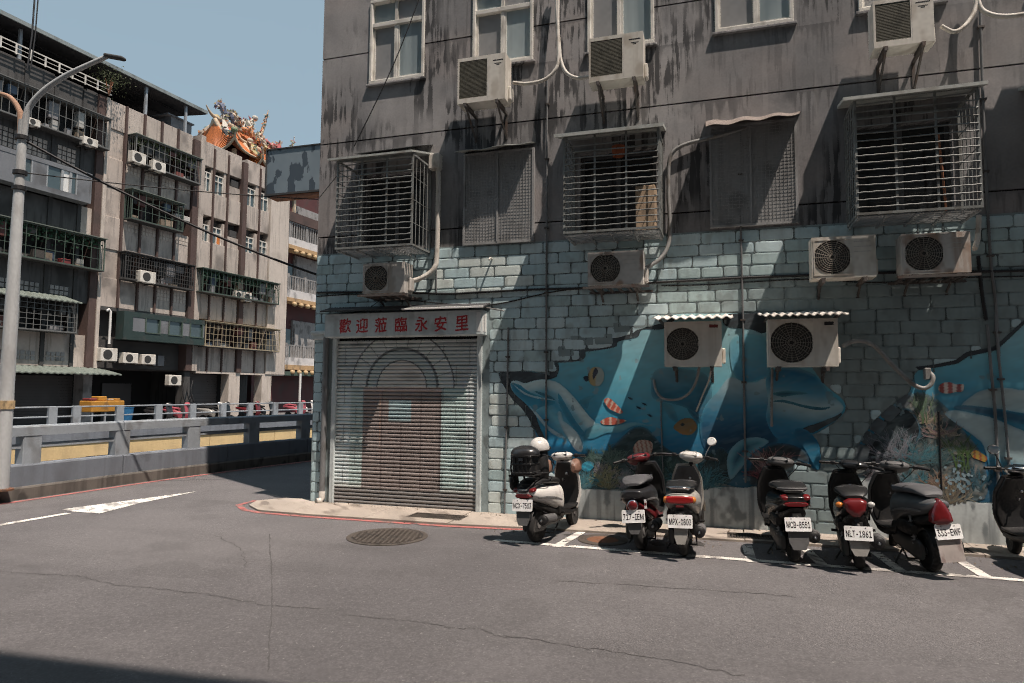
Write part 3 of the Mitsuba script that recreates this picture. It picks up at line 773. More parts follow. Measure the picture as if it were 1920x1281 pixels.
def paint(name, poly, fn, layer, label=None, dx=0.035, parent=mural):
    """One painted figure: a flat coat of paint in the wall plane; fn(x, z) gives its colours."""
    g = poly if hasattr(poly, 'geom_type') else Polygon(spline(poly, 6, True)).buffer(0)
    soft = name.startswith(SOFT)
    if soft: dx = min(dx, .024)
    vs, fs, n = [], [], 0
    for q in getattr(g, 'geoms', [g]):
        if q.geom_type != 'Polygon' or q.area < 1e-5: continue
        e = q.segmentize(dx)
        b = np.vstack([np.array(e.exterior.coords)[:-1]] + [np.array(i.coords)[:-1] for i in e.interiors])
        x0, z0, x1, z1 = q.bounds
        gx, gz = np.meshgrid(np.arange(x0, x1, dx), np.arange(z0, z1, dx * .87))
        gx[1::2] += dx / 2
        pts = np.stack([gx.ravel(), gz.ravel()], 1)
        inn = q.buffer(-dx * .4)
        if len(pts) and not inn.is_empty:
            pts = pts[shapely.contains_xy(inn, pts[:, 0], pts[:, 1])]
        else:
            pts = pts[:0]
        P = np.vstack([b, pts])
        d = Delaunay(P)
        t = d.simplices
        cc = P[t].mean(1)
        t = t[shapely.contains_xy(q.buffer(1e-4), cc[:, 0], cc[:, 1])]
        s = np.cross(np.c_[P[t[:, 1]] - P[t[:, 0]], np.zeros(len(t))], np.c_[P[t[:, 2]] - P[t[:, 0]], np.zeros(len(t))])[:, 2]
        t[s < 0] = t[s < 0][:, ::-1]
        vs.append(P); fs.append(t + n); n += len(P)
    if not vs: return None
    P, F_ = np.vstack(vs), np.vstack(fs)
    col = np.clip(np.array(fn(P[:, 0], P[:, 1])).reshape(len(P), 3), 0, 1)
    if soft:                                                       # brushed edge: the figure's rim melts into the water round it
        d = shapely.distance(g.boundary, shapely.points(P))
        under_ = sea_col(P[:, 0], P[:, 1]) if P[:, 0].mean() < 1.6 else sea2_col(P[:, 0], P[:, 1])
        w_ = (.42 * np.clip(1 - d / .035, 0, 1) * (.6 + .8 * nz(P[:, 0], P[:, 1], 9, 40)))[:, None]
        col = col * (1 - w_) + under_ * w_
    col = np.clip(col * (.82 + .36 * nz(P[:, 0] + P[:, 1] * .5, P[:, 1] * 3, 8, 41))[:, None], 0, 1)
    v = np.stack([P[:, 0], np.full(len(P), -0.0075 - .0016 * layer), P[:, 1]], 1)
    return part(parent, name, (v, F_), 'mural_paint', color=col, label=label)


def C3(c, x): return np.outer(np.ones(len(x)), np.asarray(c, float))


def lerp3(a, b, t): return np.asarray(a) * (1 - t[:, None]) + np.asarray(b) * t[:, None]


def ramp(stops, t):
    s = sorted(stops)
    return np.stack([np.interp(t, [q[0] for q in s], [q[1][k] for q in s]) for k in range(3)], 1)


def nz(x, z, f, seed=0, o=4):
    return meshkit.fbm(np.stack([x * f, z * f, x * 0 + seed * 3.3], -1), o, seed)


def sea_col(x, z):
    t = z / 2.9 + 0.12 * (nz(x, z, 1.1, 3) - .5) * 2
    return ramp([(0.2, (0.016, 0.10, 0.17)), (0.35, (0.02, 0.18, 0.34)), (0.5, (0.05, 0.32, 0.48)), (0.7, (0.16, 0.48, 0.59)), (0.9, (0.31, 0.58, 0.65)), (1.0, (0.40, 0.63, 0.68))], t)


def sea2_col(x, z):
    t = z / 2.9 + 0.10 * (nz(x, z, 1.1, 8) - .5) * 2
    return ramp([(0.1, (0.012, 0.075, 0.14)), (0.35, (0.016, 0.14, 0.27)), (0.55, (0.04, 0.30, 0.47)), (0.75, (0.2, 0.52, 0.63)), (0.9, (0.34, 0.60, 0.67))], t)


paint('water', SEA1, sea_col, 0, 'deep blue painted water', .06)
paint('water', SEA2, sea2_col, 0, 'painted blue water at the far right', .06)
DK = lambda x, z: ramp([(0, (0.018, 0.024, 0.03)), (1, (0.07, 0.08, 0.09))], nz(x, z, 6, 2))
ST = lambda x, z: ramp([(0.2, (0.10, 0.12, 0.125)), (.8, (0.26, 0.31, 0.31))], nz(x, z, 5, 4))



# the dark broken stone rim of the first opening, and its loose stones
for L in ([(-3.105,2.029),(-2.974,2.06),(-2.586,2.06),(-2.269,1.983),(-2.585,1.921),(-2.785,1.874),(-2.704,1.736),(-2.583,1.545),(-2.487,1.281),(-2.344,0.982),(-2.502,1.144),(-2.622,1.354),(-2.783,1.566),(-2.971,1.733)],
          [(-2.269,2.212),(-1.882,2.225),(-1.82,2.345),(-1.897,2.422),(-2.191,2.257)], [(-2.332,2.182),(-2.222,2.181),(-2.206,2.082),(-2.253,1.983),(-2.332,2.013)],
          [(-1.928,2.346),(-1.653,2.366),(-1.39,2.416),(-1.427,2.491),(-1.653,2.449),(-1.882,2.429)], [(-1.428,2.401),(-1.338,2.49),(-1.095,2.545),(-1.021,2.648),(-0.768,2.643),(-0.611,2.742),(-0.61,2.83),(-0.839,2.806),(-1.167,2.74),(-1.427,2.581)],
          [(0.082,2.669),(0.085,2.826),(0.605,2.812),(0.667,2.67),(0.534,2.568),(0.39,2.62)]):
    paint('broken_edge', L, DK, 2)
for L in ([(-2.435,2.236),(-2.293,2.235),(-2.285,2.105),(-2.427,2.09)], [(-2.223,2.426),(-2.005,2.431),(-1.982,2.294),(-2.207,2.28)], [(-2.036,2.576),(-1.713,2.578),(-1.706,2.442),(-2.028,2.439)], [(-1.691,2.593),(-1.442,2.596),(-1.428,2.453),(-1.683,2.449)],
          [(-1.427,2.746),(-1.204,2.756),(-1.19,2.621),(-1.412,2.61)], [(-1.174,2.77),(-0.897,2.793),(-0.883,2.689),(-1.131,2.665)], [(-0.853,2.836),(-0.695,2.847),(-0.696,2.773),(-0.825,2.754)]):
    g = Polygon(L).buffer(-.02).buffer(.02)
    paint('loose_stone', g, lambda x, z: ramp([(0.2, (0.20, 0.25, 0.26)), (.8, (0.34, 0.42, 0.42))], nz(x, z, 5, 6)), 4)

# the first dolphin, arching out of the opening at the left
d1 = [(-2.915,1.92),(-2.818,1.936),(-2.713,1.901),(-2.577,1.936),(-2.426,1.956),(-2.253,1.926),(-2.136,1.854),(-1.989,1.712),(-1.943,1.66),(-1.776,1.453),(-1.685,1.343),(-1.829,1.236),(-1.844,1.087),(-1.874,0.938),(-2.05,0.843),(-2.219,0.837),(-2.352,1.02),(-2.4,1.26),(-2.551,1.454),(-2.695,1.605),(-2.849,1.734),(-2.915,1.827)]
G1 = Polygon(spline(d1, 6, True)).buffer(0)
back1 = LineString([(-2.915,1.92),(-2.713,1.901),(-2.426,1.956),(-2.253,1.926),(-2.136,1.854),(-1.943,1.66),(-1.685,1.343)])


def dist(line, x, z):
    return shapely.distance(line, shapely.points(x, z))


def dol1(x, z):
    d = dist(back1, x, z)
    return ramp([(0, (0.56, 0.70, 0.71)), (0.08, (0.50, 0.66, 0.68)), (0.15, (0.22, 0.48, 0.58)), (0.26, (0.055, 0.30, 0.46)), (0.4, (0.17, 0.46, 0.58)), (0.55, (0.03, 0.27, 0.48)), (0.8, (0.015, 0.19, 0.40))], d + .03 * (nz(x, z, 4, 1) - .5))


dp = paint('dolphin', G1, dol1, 5, 'pale backed blue dolphin bursting out of the opening nearest the shutter')
fl = lambda a, b: (lambda x, z: ramp([(0, a), (1, b)], (z - z.min()) / max(np.ptp(z), .01)))
paint('dolphin_belly', [(-2.647,1.583),(-2.503,1.455),(-2.353,1.291),(-2.189,1.19),(-2.096,1.125),(-2.204,1.137),(-2.345,1.223),(-2.519,1.409)], fl((0.42, 0.60, 0.66), (0.60, 0.72, 0.73)), 6)
paint('dolphin_belly', [(-2.352,1.14),(-2.189,1.152),(-2.012,1.053),(-1.89,0.952),(-1.988,0.852),(-2.157,0.839),(-2.305,0.856),(-2.36,0.982)], fl((0.012, 0.18, 0.40), (0.02, 0.30, 0.55)), 6)
paint('dolphin_jaw', [(-2.907,1.904),(-2.785,1.874),(-2.664,1.79),(-2.504,1.722),(-2.299,1.679),(-2.268,1.603),(-2.44,1.57),(-2.583,1.507),(-2.703,1.62),(-2.857,1.75),(-2.907,1.827)], fl((0.05, 0.27, 0.40), (0.02, 0.20, 0.34)), 6)
paint('dolphin_mouth', [(-2.874,1.874),(-2.704,1.767),(-2.544,1.714),(-2.346,1.678),(-2.268,1.656),(-2.425,1.67),(-2.6,1.698),(-2.744,1.758)], fl((0.5, 0.62, 0.62), (0.4, 0.55, 0.58)), 7)
paint('dolphin_mouth', [(-2.56,1.783),(-2.425,1.761),(-2.284,1.694),(-2.26,1.656),(-2.346,1.686),(-2.465,1.73)], fl((0.02, 0.07, 0.1), (0.04, 0.12, 0.16)), 7)
paint('dolphin_flipper', [(-2.221,1.483),(-2.174,1.499),(-2.135,1.379),(-2.05,1.313),(-1.928,1.197),(-1.859,1.035),(-1.882,0.945),(-1.973,0.979),(-2.058,1.111),(-2.143,1.236),(-2.205,1.37)], fl((0.62, 0.70, 0.70), (0.30, 0.52, 0.6)), 8)
paint('dolphin_fin', [(-1.92,1.623),(-1.836,1.699),(-1.745,1.729),(-1.685,1.73),(-1.76,1.662),(-1.798,1.55)], fl((0.02, 0.16, 0.26), (0.08, 0.32, 0.42)), 4)
paint('dolphin_tail', [(-1.745,1.402),(-1.685,1.358),(-1.469,1.319),(-1.321,1.337),(-1.153,1.373),(-0.965,1.337),(-1.153,1.318),(-1.344,1.226),(-1.521,1.214),(-1.716,1.135),(-1.821,1.162)], fl((0.03, 0.22, 0.32), (0.22, 0.46, 0.52)), 4)
paint('dolphin_shade', [(-2.206,1.755),(-2.097,1.59),(-1.958,1.367),(-1.836,1.206),(-1.882,1.161),(-2.035,1.328),(-2.143,1.499),(-2.205,1.627)], fl((0.025, 0.18, 0.3), (0.05, 0.26, 0.38)), 6)

# the big dolphin in the middle, seen from the front
body2 = [(-0.277,1.331),(-0.205,1.602),(-0.046,1.795),(0.112,1.986),(0.292,1.93),(0.457,1.931),(0.589,2.008),(0.629,1.696),(0.579,1.454),(0.69,1.175),(0.52,1.102),(0.259,1.121),(-0.01,0.974),(-0.213,1.037)]
paint('dolphin', body2, lambda x, z: ramp([(0, (0.008, 0.03, 0.06)), (0.35, (0.012, 0.09, 0.18)), (0.62, (0.05, 0.24, 0.38)), (.85, (0.30, 0.46, 0.53)), (1, (0.42, 0.55, 0.60))], (z - z.min()) / np.ptp(z) + .12 * (nz(x, z, 3, 12) - .5)), 3, 'broad dark blue dolphin body in mid mural under the right awning unit')
paint('dolphin_brow', [(0.133,2.468),(0.269,2.551),(0.468,2.548),(0.598,2.461),(0.603,2.043),(0.49,1.959),(0.325,1.931),(0.193,1.986),(0.129,2.184)], fl((0.04, 0.26, 0.44), (0.2, 0.5, 0.6)), 4)
head2 = [(1.47,1.598),(1.435,1.678),(1.315,1.792),(1.219,1.94),(1.115,2.042),(0.914,2.111),(0.662,2.084),(0.562,1.959),(0.583,1.682),(0.553,1.474),(0.621,1.276),(0.716,1.203),(0.908,1.243),(0.998,1.34),(1.213,1.433),(1.407,1.517)]
mouth2 = LineString([(0.583,1.696),(0.776,1.65),(1.079,1.579),(1.235,1.575),(1.47,1.619)])
paint('dolphin_head', head2, lambda x, z: ramp([(0, (0.42, 0.56, 0.59)), (0.07, (0.30, 0.48, 0.55)), (0.2, (0.07, 0.28, 0.42)), (0.42, (0.02, 0.18, 0.34)), (0.55, (0.22, 0.35, 0.41))], dist(mouth2, x, z) + .04 * (nz(x, z, 3, 14) - .5)), 5, 'round snouted dolphin head poking out over the painted stones')
paint('dolphin_mouth', [(0.635,1.676),(0.808,1.657),(1.079,1.586),(1.235,1.575),(1.323,1.616),(1.217,1.608),(0.999,1.639),(0.777,1.698)], fl((0.008, 0.05, 0.08), (0.015, 0.08, 0.12)), 6)
paint('dolphin_mouth', [(0.637,1.779),(0.78,1.815),(0.939,1.809),(1.065,1.783),(0.906,1.761),(0.746,1.739)], fl((0.01, 0.06, 0.1), (0.03, 0.12, 0.17)), 6)
paint('jaw_shadow_paint', [(0.998,1.34),(1.213,1.426),(1.444,1.538),(1.399,1.463),(1.243,1.366),(1.085,1.281)], DK, 4)
paint('dolphin_flipper', [(0.897,1.317),(0.973,1.339),(1.06,1.301),(1.158,1.182),(1.186,1.062),(1.168,0.841),(1.137,0.839),(1.077,0.944),(1.011,1.077),(0.913,1.202)], fl((0.03, 0.22, 0.36), (0.02, 0.12, 0.22)), 7)
paint('dolphin_flipper', [(0.451,1.21),(0.259,1.177),(0.118,1.055),(0.062,0.9),(0.079,0.699),(0.119,0.659),(0.227,0.788),(0.382,1.001),(0.58,1.152)], lambda x, z: ramp([(0, (0.24, 0.40, 0.46)), (0.04, (0.10, 0.30, 0.38)), (0.12, (0.012, 0.07, 0.13)), (.2, (0.02, 0.18, 0.28))], dist(Polygon([(0.451,1.21),(0.259,1.177),(0.118,1.055),(0.062,0.9),(0.079,0.699),(0.119,0.659),(0.227,0.788),(0.382,1.001),(0.58,1.152)]).exterior, x, z)), 7)
# a smaller one behind the left awning unit
paint('dolphin', [(-0.905,1.737),(-0.881,2.043),(-0.702,2.116),(-0.213,2.043),(-0.114,1.759),(-0.207,1.51),(-0.235,1.403),(-0.359,1.45),(-0.44,1.57),(-0.636,1.632),(-0.777,1.666)], lambda x, z: ramp([(0, (0.02, 0.10, 0.18)), (.5, (0.04, 0.20, 0.3)), (1, (0.16, 0.33, 0.4))], (z - z.min()) / np.ptp(z) + .2 * (nz(x, z, 4, 18) - .5)), 2, 'small shadowy dolphin behind the pipe of the left awning unit')
paint('dolphin_flipper', [(-0.756,1.637),(-0.65,1.624),(-0.594,1.525),(-0.554,1.396),(-0.624,1.402),(-0.707,1.494)], fl((0.03, 0.16, 0.25), (0.10, 0.3, 0.38)), 3)
paint('dolphin_flipper', [(-0.44,1.577),(-0.344,1.529),(-0.235,1.417),(-0.249,1.388),(-0.359,1.443)], fl((0.008, 0.05, 0.1), (0.02, 0.12, 0.2)), 4)

# fish
def fish(pts, fn, label, layer=5, name='fish'):
    return paint(name, pts, fn, layer, label, .02)


def bands(a, c1, c2, f, ph, w=.35, ax=(1, 0)):
    return lambda x, z: np.where((((x * ax[0] + z * ax[1]) * f + ph) % 1 < w)[:, None], np.asarray(c2), np.asarray(c1))


fish([(-0.618,1.316),(-0.554,1.396),(-0.456,1.441),(-0.359,1.422),(-0.312,1.323),(-0.382,1.229),(-0.486,1.22),(-0.576,1.267)], lambda x, z: ramp([(0, (0.34, 0.19, 0.07)), (1, (0.20, 0.14, 0.06))], (z - z.min()) / np.ptp(z)), 'plump ochre fish near the foot of the sun beam')
fish([(-0.526,1.354),(-0.498,1.376),(-0.47,1.355),(-0.499,1.333)], lambda x, z: C3((0.01, 0.01, 0.01), x), None, 6, 'fish_eye')
fish([(-1.783,2.029),(-1.745,2.104),(-1.669,2.134),(-1.593,2.111),(-1.556,2.029),(-1.571,1.932),(-1.639,1.864),(-1.73,1.879),(-1.775,1.946)], lambda x, z: ramp([(0, (0.03, 0.03, 0.04)), (.03, (0.42, 0.32, 0.14)), (.10, (0.42, 0.34, 0.17)), (.12, (0.4, 0.46, 0.42))], x - x.min()), 'yellow and white angelfish above the first dolphin')
fish([(-1.851,1.984),(-1.805,2.006),(-1.767,1.976),(-1.79,1.931),(-1.828,1.939)], lambda x, z: C3((0.015, 0.03, 0.05), x), None, 4, 'fish_tail')
fish([(-1.676,2.119),(-1.639,2.066),(-1.677,2.006),(-1.707,1.954),(-1.714,2.044)], lambda x, z: C3((0.05, 0.05, 0.07), x), None, 6, 'fish_stripe')
RED, WHT = (0.50, 0.11, 0.07), (0.66, 0.5, 0.4)
fish([(-1.557,1.672),(-1.497,1.702),(-1.431,1.658),(-1.357,1.586),(-1.298,1.513),(-1.328,1.483),(-1.409,1.511),(-1.49,1.554),(-1.535,1.613)], bands(0, RED, WHT, 13.0, .4, .36, (1, -.4)), 'red clownfish with white bands swimming down to the right', 7)
fish([(-1.61,1.367),(-1.55,1.413),(-1.461,1.437),(-1.372,1.416),(-1.255,1.397),(-1.299,1.359),(-1.387,1.335),(-1.491,1.326),(-1.565,1.331)], bands(0, RED, WHT, 9.5, .1, .3), 'level red clownfish just below the other clownfish', 7)
fish([(2.521,1.86),(2.568,1.919),(2.648,1.932),(2.715,1.906),(2.793,1.907),(2.779,1.823),(2.711,1.816),(2.632,1.796),(2.553,1.808)], bands(0, (0.34, 0.06, 0.05), (0.60, 0.52, 0.48), 11.0, .55, .42), 'dark red clownfish in the right hand opening', 5)
fish([(-1.155,1.021),(-1.096,1.117),(-0.981,1.134),(-0.896,1.086),(-0.925,0.934),(-1.004,0.888),(-1.126,0.927)], bands(0, (0.52, 0.42, 0.34), (0.34, 0.12, 0.09), 17.0, .3, .38, (1, .2)), 'cream butterfly fish with brick red stripes', 6)
fish([(2.841,1.086),(2.886,1.125),(2.951,1.09),(3.004,1.041),(2.98,0.99),(2.915,1.013),(2.861,1.036)], bands(0, (0.40, 0.27, 0.05), (0.3, 0.05, 0.03), 16.0, .2, .4), 'orange striped fish beside the right hand reef', 5)
fish([(-1.882,0.745),(-1.821,0.807),(-1.731,0.81),(-1.701,0.753),(-1.776,0.676),(-1.852,0.688)], bands(0, (0.02, 0.22, 0.36), (0.05, 0.42, 0.55), 15.0, .2, .4, (.4, 1)), 'small bright blue fish among the corals by the white scooter', 6)
for (u, v) in [(-1.195,1.698),(-1.006,1.623),(-1.079,1.571),(-0.931,1.468)]:
    fish([(u - .035, v + .014), (u, v + .012), (u + .035, v - .014), (u, v - .016)], lambda x, z: C3((0.008, 0.03, 0.05), x), 'tiny dark fish in a shoal of four', 5, 'small_fish')

# reef of the first opening
paint('reef', Polygon(spline([(-2.126,0.505),(-1.996,0.785),(-1.806,0.926),(-1.544,0.949),(-1.3,1.176),(-1.139,1.304),(-0.966,1.287),(-0.81,1.118),(-0.628,0.98),(-0.365,0.891),(-0.159,1.01),(0.044,1.045),(0.118,0.646),(-0.165,0.507),(-0.787,0.448),(-1.435,0.444),(-1.92,0.434)], 4, True)).buffer(0).intersection(SEA1), lambda x, z: ramp([(.2, (0.008, 0.014, 0.018)), (.5, (0.02, 0.05, 0.055)), (.8, (0.07, 0.10, 0.10))], nz(x, z, 7, 21)), 3, 'dark painted reef')
paint('reef', Polygon(spline([(0.336,0.621),(0.387,0.932),(0.572,1.11),(0.798,1.138),(1.005,1.056),(1.045,0.903),(0.813,0.962),(0.6,0.845),(0.466,0.607)], 4, True)).buffer(0), lambda x, z: ramp([(.2, (0.006, 0.01, 0.014)), (.8, (0.04, 0.045, 0.05))], nz(x, z, 7, 23)), 6)


def coral(at, n, L0, L1, a0, a1, w, cols, seed, layer, name='coral', label=None, fork=2, spread=.05, curl=.5):
    """Many tapering painted strokes growing from a foot."""
    r = np.random.default_rng(seed)
    vs, fs, cs, k = [], [], [], 0
    for _ in range(n):
        o = np.array(at) + r.normal(0, spread, 2) * [1, .4]
        a = math.radians(r.uniform(a0, a1)); L = r.uniform(L0, L1)
        c = np.array(cols[r.integers(len(cols))]) * r.uniform(.7, 1.25)
        for b in range(fork + 1):
            if b:
                o2, a2, L2 = pts[len(pts) // 2 + r.integers(0, 2)], a + r.choice([-1, 1]) * r.uniform(.3, .7), L * r.uniform(.35, .55)
            else:
                o2, a2, L2 = o, a, L
            m = 6
            cu = r.uniform(-curl, curl)
            ang = a2 + cu * np.linspace(0, 1, m)
            pts_ = o2 + np.vstack([[0, 0], np.cumsum(np.stack([np.cos(ang), np.sin(ang)], 1)[:-1] * L2 / (m - 1), 0)])
            if not b: pts = pts_
            t = np.gradient(pts_, axis=0); t /= np.linalg.norm(t, axis=1, keepdims=True) + 1e-9
            ww = w * np.linspace(1, .35, m)[:, None] * (1 if not b else .75)
            nn = np.stack([-t[:, 1], t[:, 0]], 1) * ww / 2
            v = np.empty((2 * m, 2)); v[0::2], v[1::2] = pts_ - nn, pts_ + nn
            i = np.arange(m - 1) * 2
            fs.append(np.vstack([np.stack([i, i + 1, i + 3], 1)[:, [0, 2, 1]] + k, np.stack([i, i + 3, i + 2], 1)[:, [0, 2, 1]] + k])); vs.append(v); k += 2 * m
            cs.append(np.outer(np.linspace(.6, 1.2, 2 * m), c))
    v = np.vstack(vs); y = -0.0075 - .0016 * layer - np.random.default_rng(seed + 1).uniform(0, .0014, len(vs)).repeat(12)
    part(mural, name, (np.stack([v[:, 0], y, v[:, 1]], 1), np.vstack(fs)), 'mural_paint', color=np.clip(np.vstack(cs), 0, 1), label=label)


GRN, YEL, TL, PNK, GRY, BEI, BLU = [(0.06, 0.12, 0.10), (0.09, 0.16, 0.14)], [(0.19, 0.20, 0.10), (0.24, 0.24, 0.15)], [(0.04, 0.16, 0.21), (0.07, 0.21, 0.25)], [(0.26, 0.13, 0.13), (0.34, 0.2, 0.18)], [(0.22, 0.20, 0.23), (0.16, 0.17, 0.2)], [(0.40, 0.34, 0.26), (0.3, 0.24, 0.18)], [(0.2, 0.32, 0.38), (0.3, 0.42, 0.46)]
for i, (at, n, l0, l1, a0, a1, w, c, lay) in enumerate([((-1.434,0.807), 40, .10, .24, 20, 160, .014, GRN, 5), ((-1.716,0.796), 24, .08, .2, 40, 150, .013, GRN, 5), ((-1.523,0.483), 46, .12, .30, 15, 165, .016, YEL, 6), ((-1.844,0.467), 40, .10, .26, 20, 160, .016, TL, 6),
                                                       ((-1.274,0.473), 44, .10, .26, 15, 165, .013, GRY, 6), ((-1.619,0.683), 30, .06, .16, 0, 180, .012, GRY, 6), ((-0.893,0.528), 36, .10, .3, 15, 165, .014, GRN, 5), ((-0.301,0.521), 54, .18, .42, 15, 165, .015, TL, 6), ((-0.026,0.848), 30, .08, .22, 10, 170, .014, [(0.02, 0.05, 0.06)], 4),
                                                       ((0.597,0.715), 30, .18, .36, 40, 150, .017, PNK, 7), ((0.512,0.664), 22, .08, .22, 40, 170, .014, [(0.2, 0.05, 0.06)], 7), ((-0.644,0.752), 24, .06, .2, 20, 160, .013, GRN, 4), ((-1.106,0.733), 24, .06, .18, 20, 160, .013, [(0.12, 0.13, 0.15)], 4)]):
    coral(at, n, l0, l1, a0, a1, w, c, 100 + i, lay)

# second opening: dark stone rim, cave, reef wall, whale
for L in ([(1.58,0.937),(1.571,1.042),(1.646,1.163),(1.765,1.128),(1.724,0.942)], [(1.653,1.177),(1.723,1.337),(1.846,1.261),(1.777,1.141)], [(1.736,1.357),(1.853,1.499),(1.963,1.422),(1.865,1.282)], [(1.871,1.512),(2.017,1.659),(2.12,1.582),(1.987,1.435)],
          [(2.035,1.673),(2.185,1.792),(2.27,1.728),(2.138,1.595)]):
    paint('rim_stone', Polygon(L).buffer(-.03).buffer(.03), lambda x, z: ramp([(.2, (0.03, 0.037, 0.045)), (.8, (0.12, 0.14, 0.155))], nz(x, z, 5, 31)), 4)
paint('broken_edge', Polygon([(2.288,2.121),(2.485,2.146),(2.714,2.197),(2.84,2.299),(3.119,2.354),(3.277,2.505),(3.456,2.686),(3.454,2.635),(3.291,2.46),(3.15,2.315),(2.861,2.247),(2.74,2.158),(2.495,2.107),(2.322,2.081)]).buffer(0), DK, 4)
paint('cave', Polygon(spline([(1.588,0.792),(1.631,1.044),(1.818,1.3),(1.941,1.481),(2.122,1.648),(2.249,1.597),(2.346,1.391),(2.314,1.132),(2.156,0.868),(1.862,0.778)], 4, True)).buffer(0), lambda x, z: C3((0.008, 0.010, 0.013), x), 2, 'black painted cave mouth')
paint('reef', Polygon(spline([(2.121,1.615),(2.255,1.793),(2.444,1.769),(2.609,1.622),(2.741,1.4),(2.899,1.182),(2.979,0.965),(2.964,0.558),(2.601,0.57),(2.379,0.654),(2.151,0.707),(1.802,0.769),(2.046,1.058),(2.253,1.195),(2.3,1.39),(2.213,1.57)], 4, True)).buffer(0), lambda x, z: ramp([(.2, (0.02, 0.03, 0.03)), (.42, (0.06, 0.085, 0.09)), (.55, (0.20, 0.19, 0.165)), (.75, (0.09, 0.14, 0.15)), (.9, (0.25, 0.22, 0.2))], np.clip(nz(x, z, 17, 33, 3) * 1.6 - .3, 0, 1)), 3, 'mottled beige painted reef')
whale = [(2.585,1.564),(2.704,1.598),(2.902,1.556),(3.097,1.503),(3.444,1.342),(3.805,1.241),(4.04,0.826),(3.721,0.508),(3.253,0.543),(3.058,0.75),(2.981,1.153),(2.892,1.277),(2.72,1.419),(2.611,1.513)]
paint('whale', whale, lambda x, z: ramp([(0, (0.006, 0.03, 0.07)), (.3, (0.008, 0.06, 0.13)), (.62, (0.012, 0.10, 0.2)), (.78, (0.05, 0.25, 0.38)), (.86, (0.36, 0.52, 0.56)), (1, (0.44, 0.56, 0.58))], np.clip((z - 0.75 + .36 * (x - 2.5)) / 1.0 + .3, 0, 1)), 4, 'large dark blue whale whose jaw fills the right edge')
paint('whale_head', [(2.682,1.623),(2.756,1.656),(2.802,1.708),(2.967,1.831),(3.187,1.87),(3.369,1.846),(3.621,1.792),(3.867,1.487),(3.427,1.565),(3.187,1.599),(2.971,1.634)], fl((0.30, 0.47, 0.52), (0.48, 0.55, 0.54)), 4)
paint('whale_mouth', [(2.682,1.617),(2.767,1.656),(3.026,1.634),(3.241,1.6),(3.608,1.494),(3.605,1.408),(3.29,1.463),(3.076,1.515),(2.886,1.562)], fl((0.01, 0.10, 0.18), (0.015, 0.07, 0.13)), 5)
for i, (at, n, l0, l1, a0, a1, w, c, lay) in enumerate([((2.045,1.006), 44, .14, .34, 20, 170, .011, GRY, 6), ((2.275,0.97), 44, .12, .32, 10, 170, .012, TL + [(0.12, 0.19, 0.2)], 6), ((1.863,0.83), 34, .08, .22, 20, 170, .011, GRY, 6), ((2.473,0.945), 30, .1, .26, 20, 160, .012, [(0.08, 0.15, 0.16)], 6), ((1.889,0.695), 40, .06, .2, 10, 170, .011, [(0.3, 0.26, 0.28)], 7),
                                                       ((2.236,0.647), 30, .1, .26, 20, 160, .013, TL, 6), ((2.627,0.508), 40, .12, .3, 20, 160, .022, [(0.23, 0.18, 0.11), (0.14, 0.11, 0.08)], 7), ((2.464,0.658), 20, .08, .2, 40, 140, .02, [(0.25, 0.16, 0.11)], 7), ((2.405,1.457), 46, .05, .16, 0, 180, .013, BEI, 5), ((2.542,1.299), 46, .05, .17, 0, 180, .013, BEI + [(0.3, 0.2, 0.2)], 5), ((2.325,1.65), 34, .04, .14, 0, 180, .012, [(0.3, 0.3, 0.25), (0.14, 0.2, 0.14)], 5), ((2.646,1.079), 44, .05, .18, 0, 180, .012, [(0.2, 0.24, 0.2), (0.3, 0.27, 0.22)], 5), ((2.757,0.893), 12, .2, .4, 75, 105, .014, [(0.08, 0.15, 0.04)], 6), ((2.376,1.457), 10, .16, .32, 80, 110, .012, [(0.12, 0.2, 0.08)], 6), ((2.881,0.679), 20, .08, .25, 50, 130, .012, [(0.02, 0.09, 0.13)], 5)]):
    coral(at, n, l0, l1, a0, a1, w, c, 200 + i, lay)
dots = []
r6 = np.random.default_rng(9)
for _ in range(46):
    c = np.array((2.718,0.746)) + r6.normal(0, 1, 2) * [.13, .075]
    dots.append(Point(c).buffer(r6.uniform(.012, .022), quad_segs=2))
bk = paint('bubble_coral', shapely.union_all(dots), lambda x, z: ramp([(.3, (0.12, 0.22, 0.28)), (.7, (0.32, 0.42, 0.46))], nz(x, z, 20, 5)), 8, dx=.03)
labels[bk] = {'kind': 'stuff'}

# the pale streaked ledge along the foot of the mural
part(bd, 'mural_ledge', [prism(ledge1, -.016, -.001), prism(ledge2, -.016, -.001)], 'ledge_paint', label='grey streaked painted rock ledge at the foot of the mural')
part(bd, 'skirting', box(XL, XR, -.02, 0, 0.0, 0.02), 'concrete_stained')

# ================================ shutter and sign ================================
DX0, DX1 = (-5.337,1.215)[0], (-4.016,1.246)[0]
DT = (-4.69,1.824)[1]
AX, AR = (-4.682,1.865)[0], 0.60


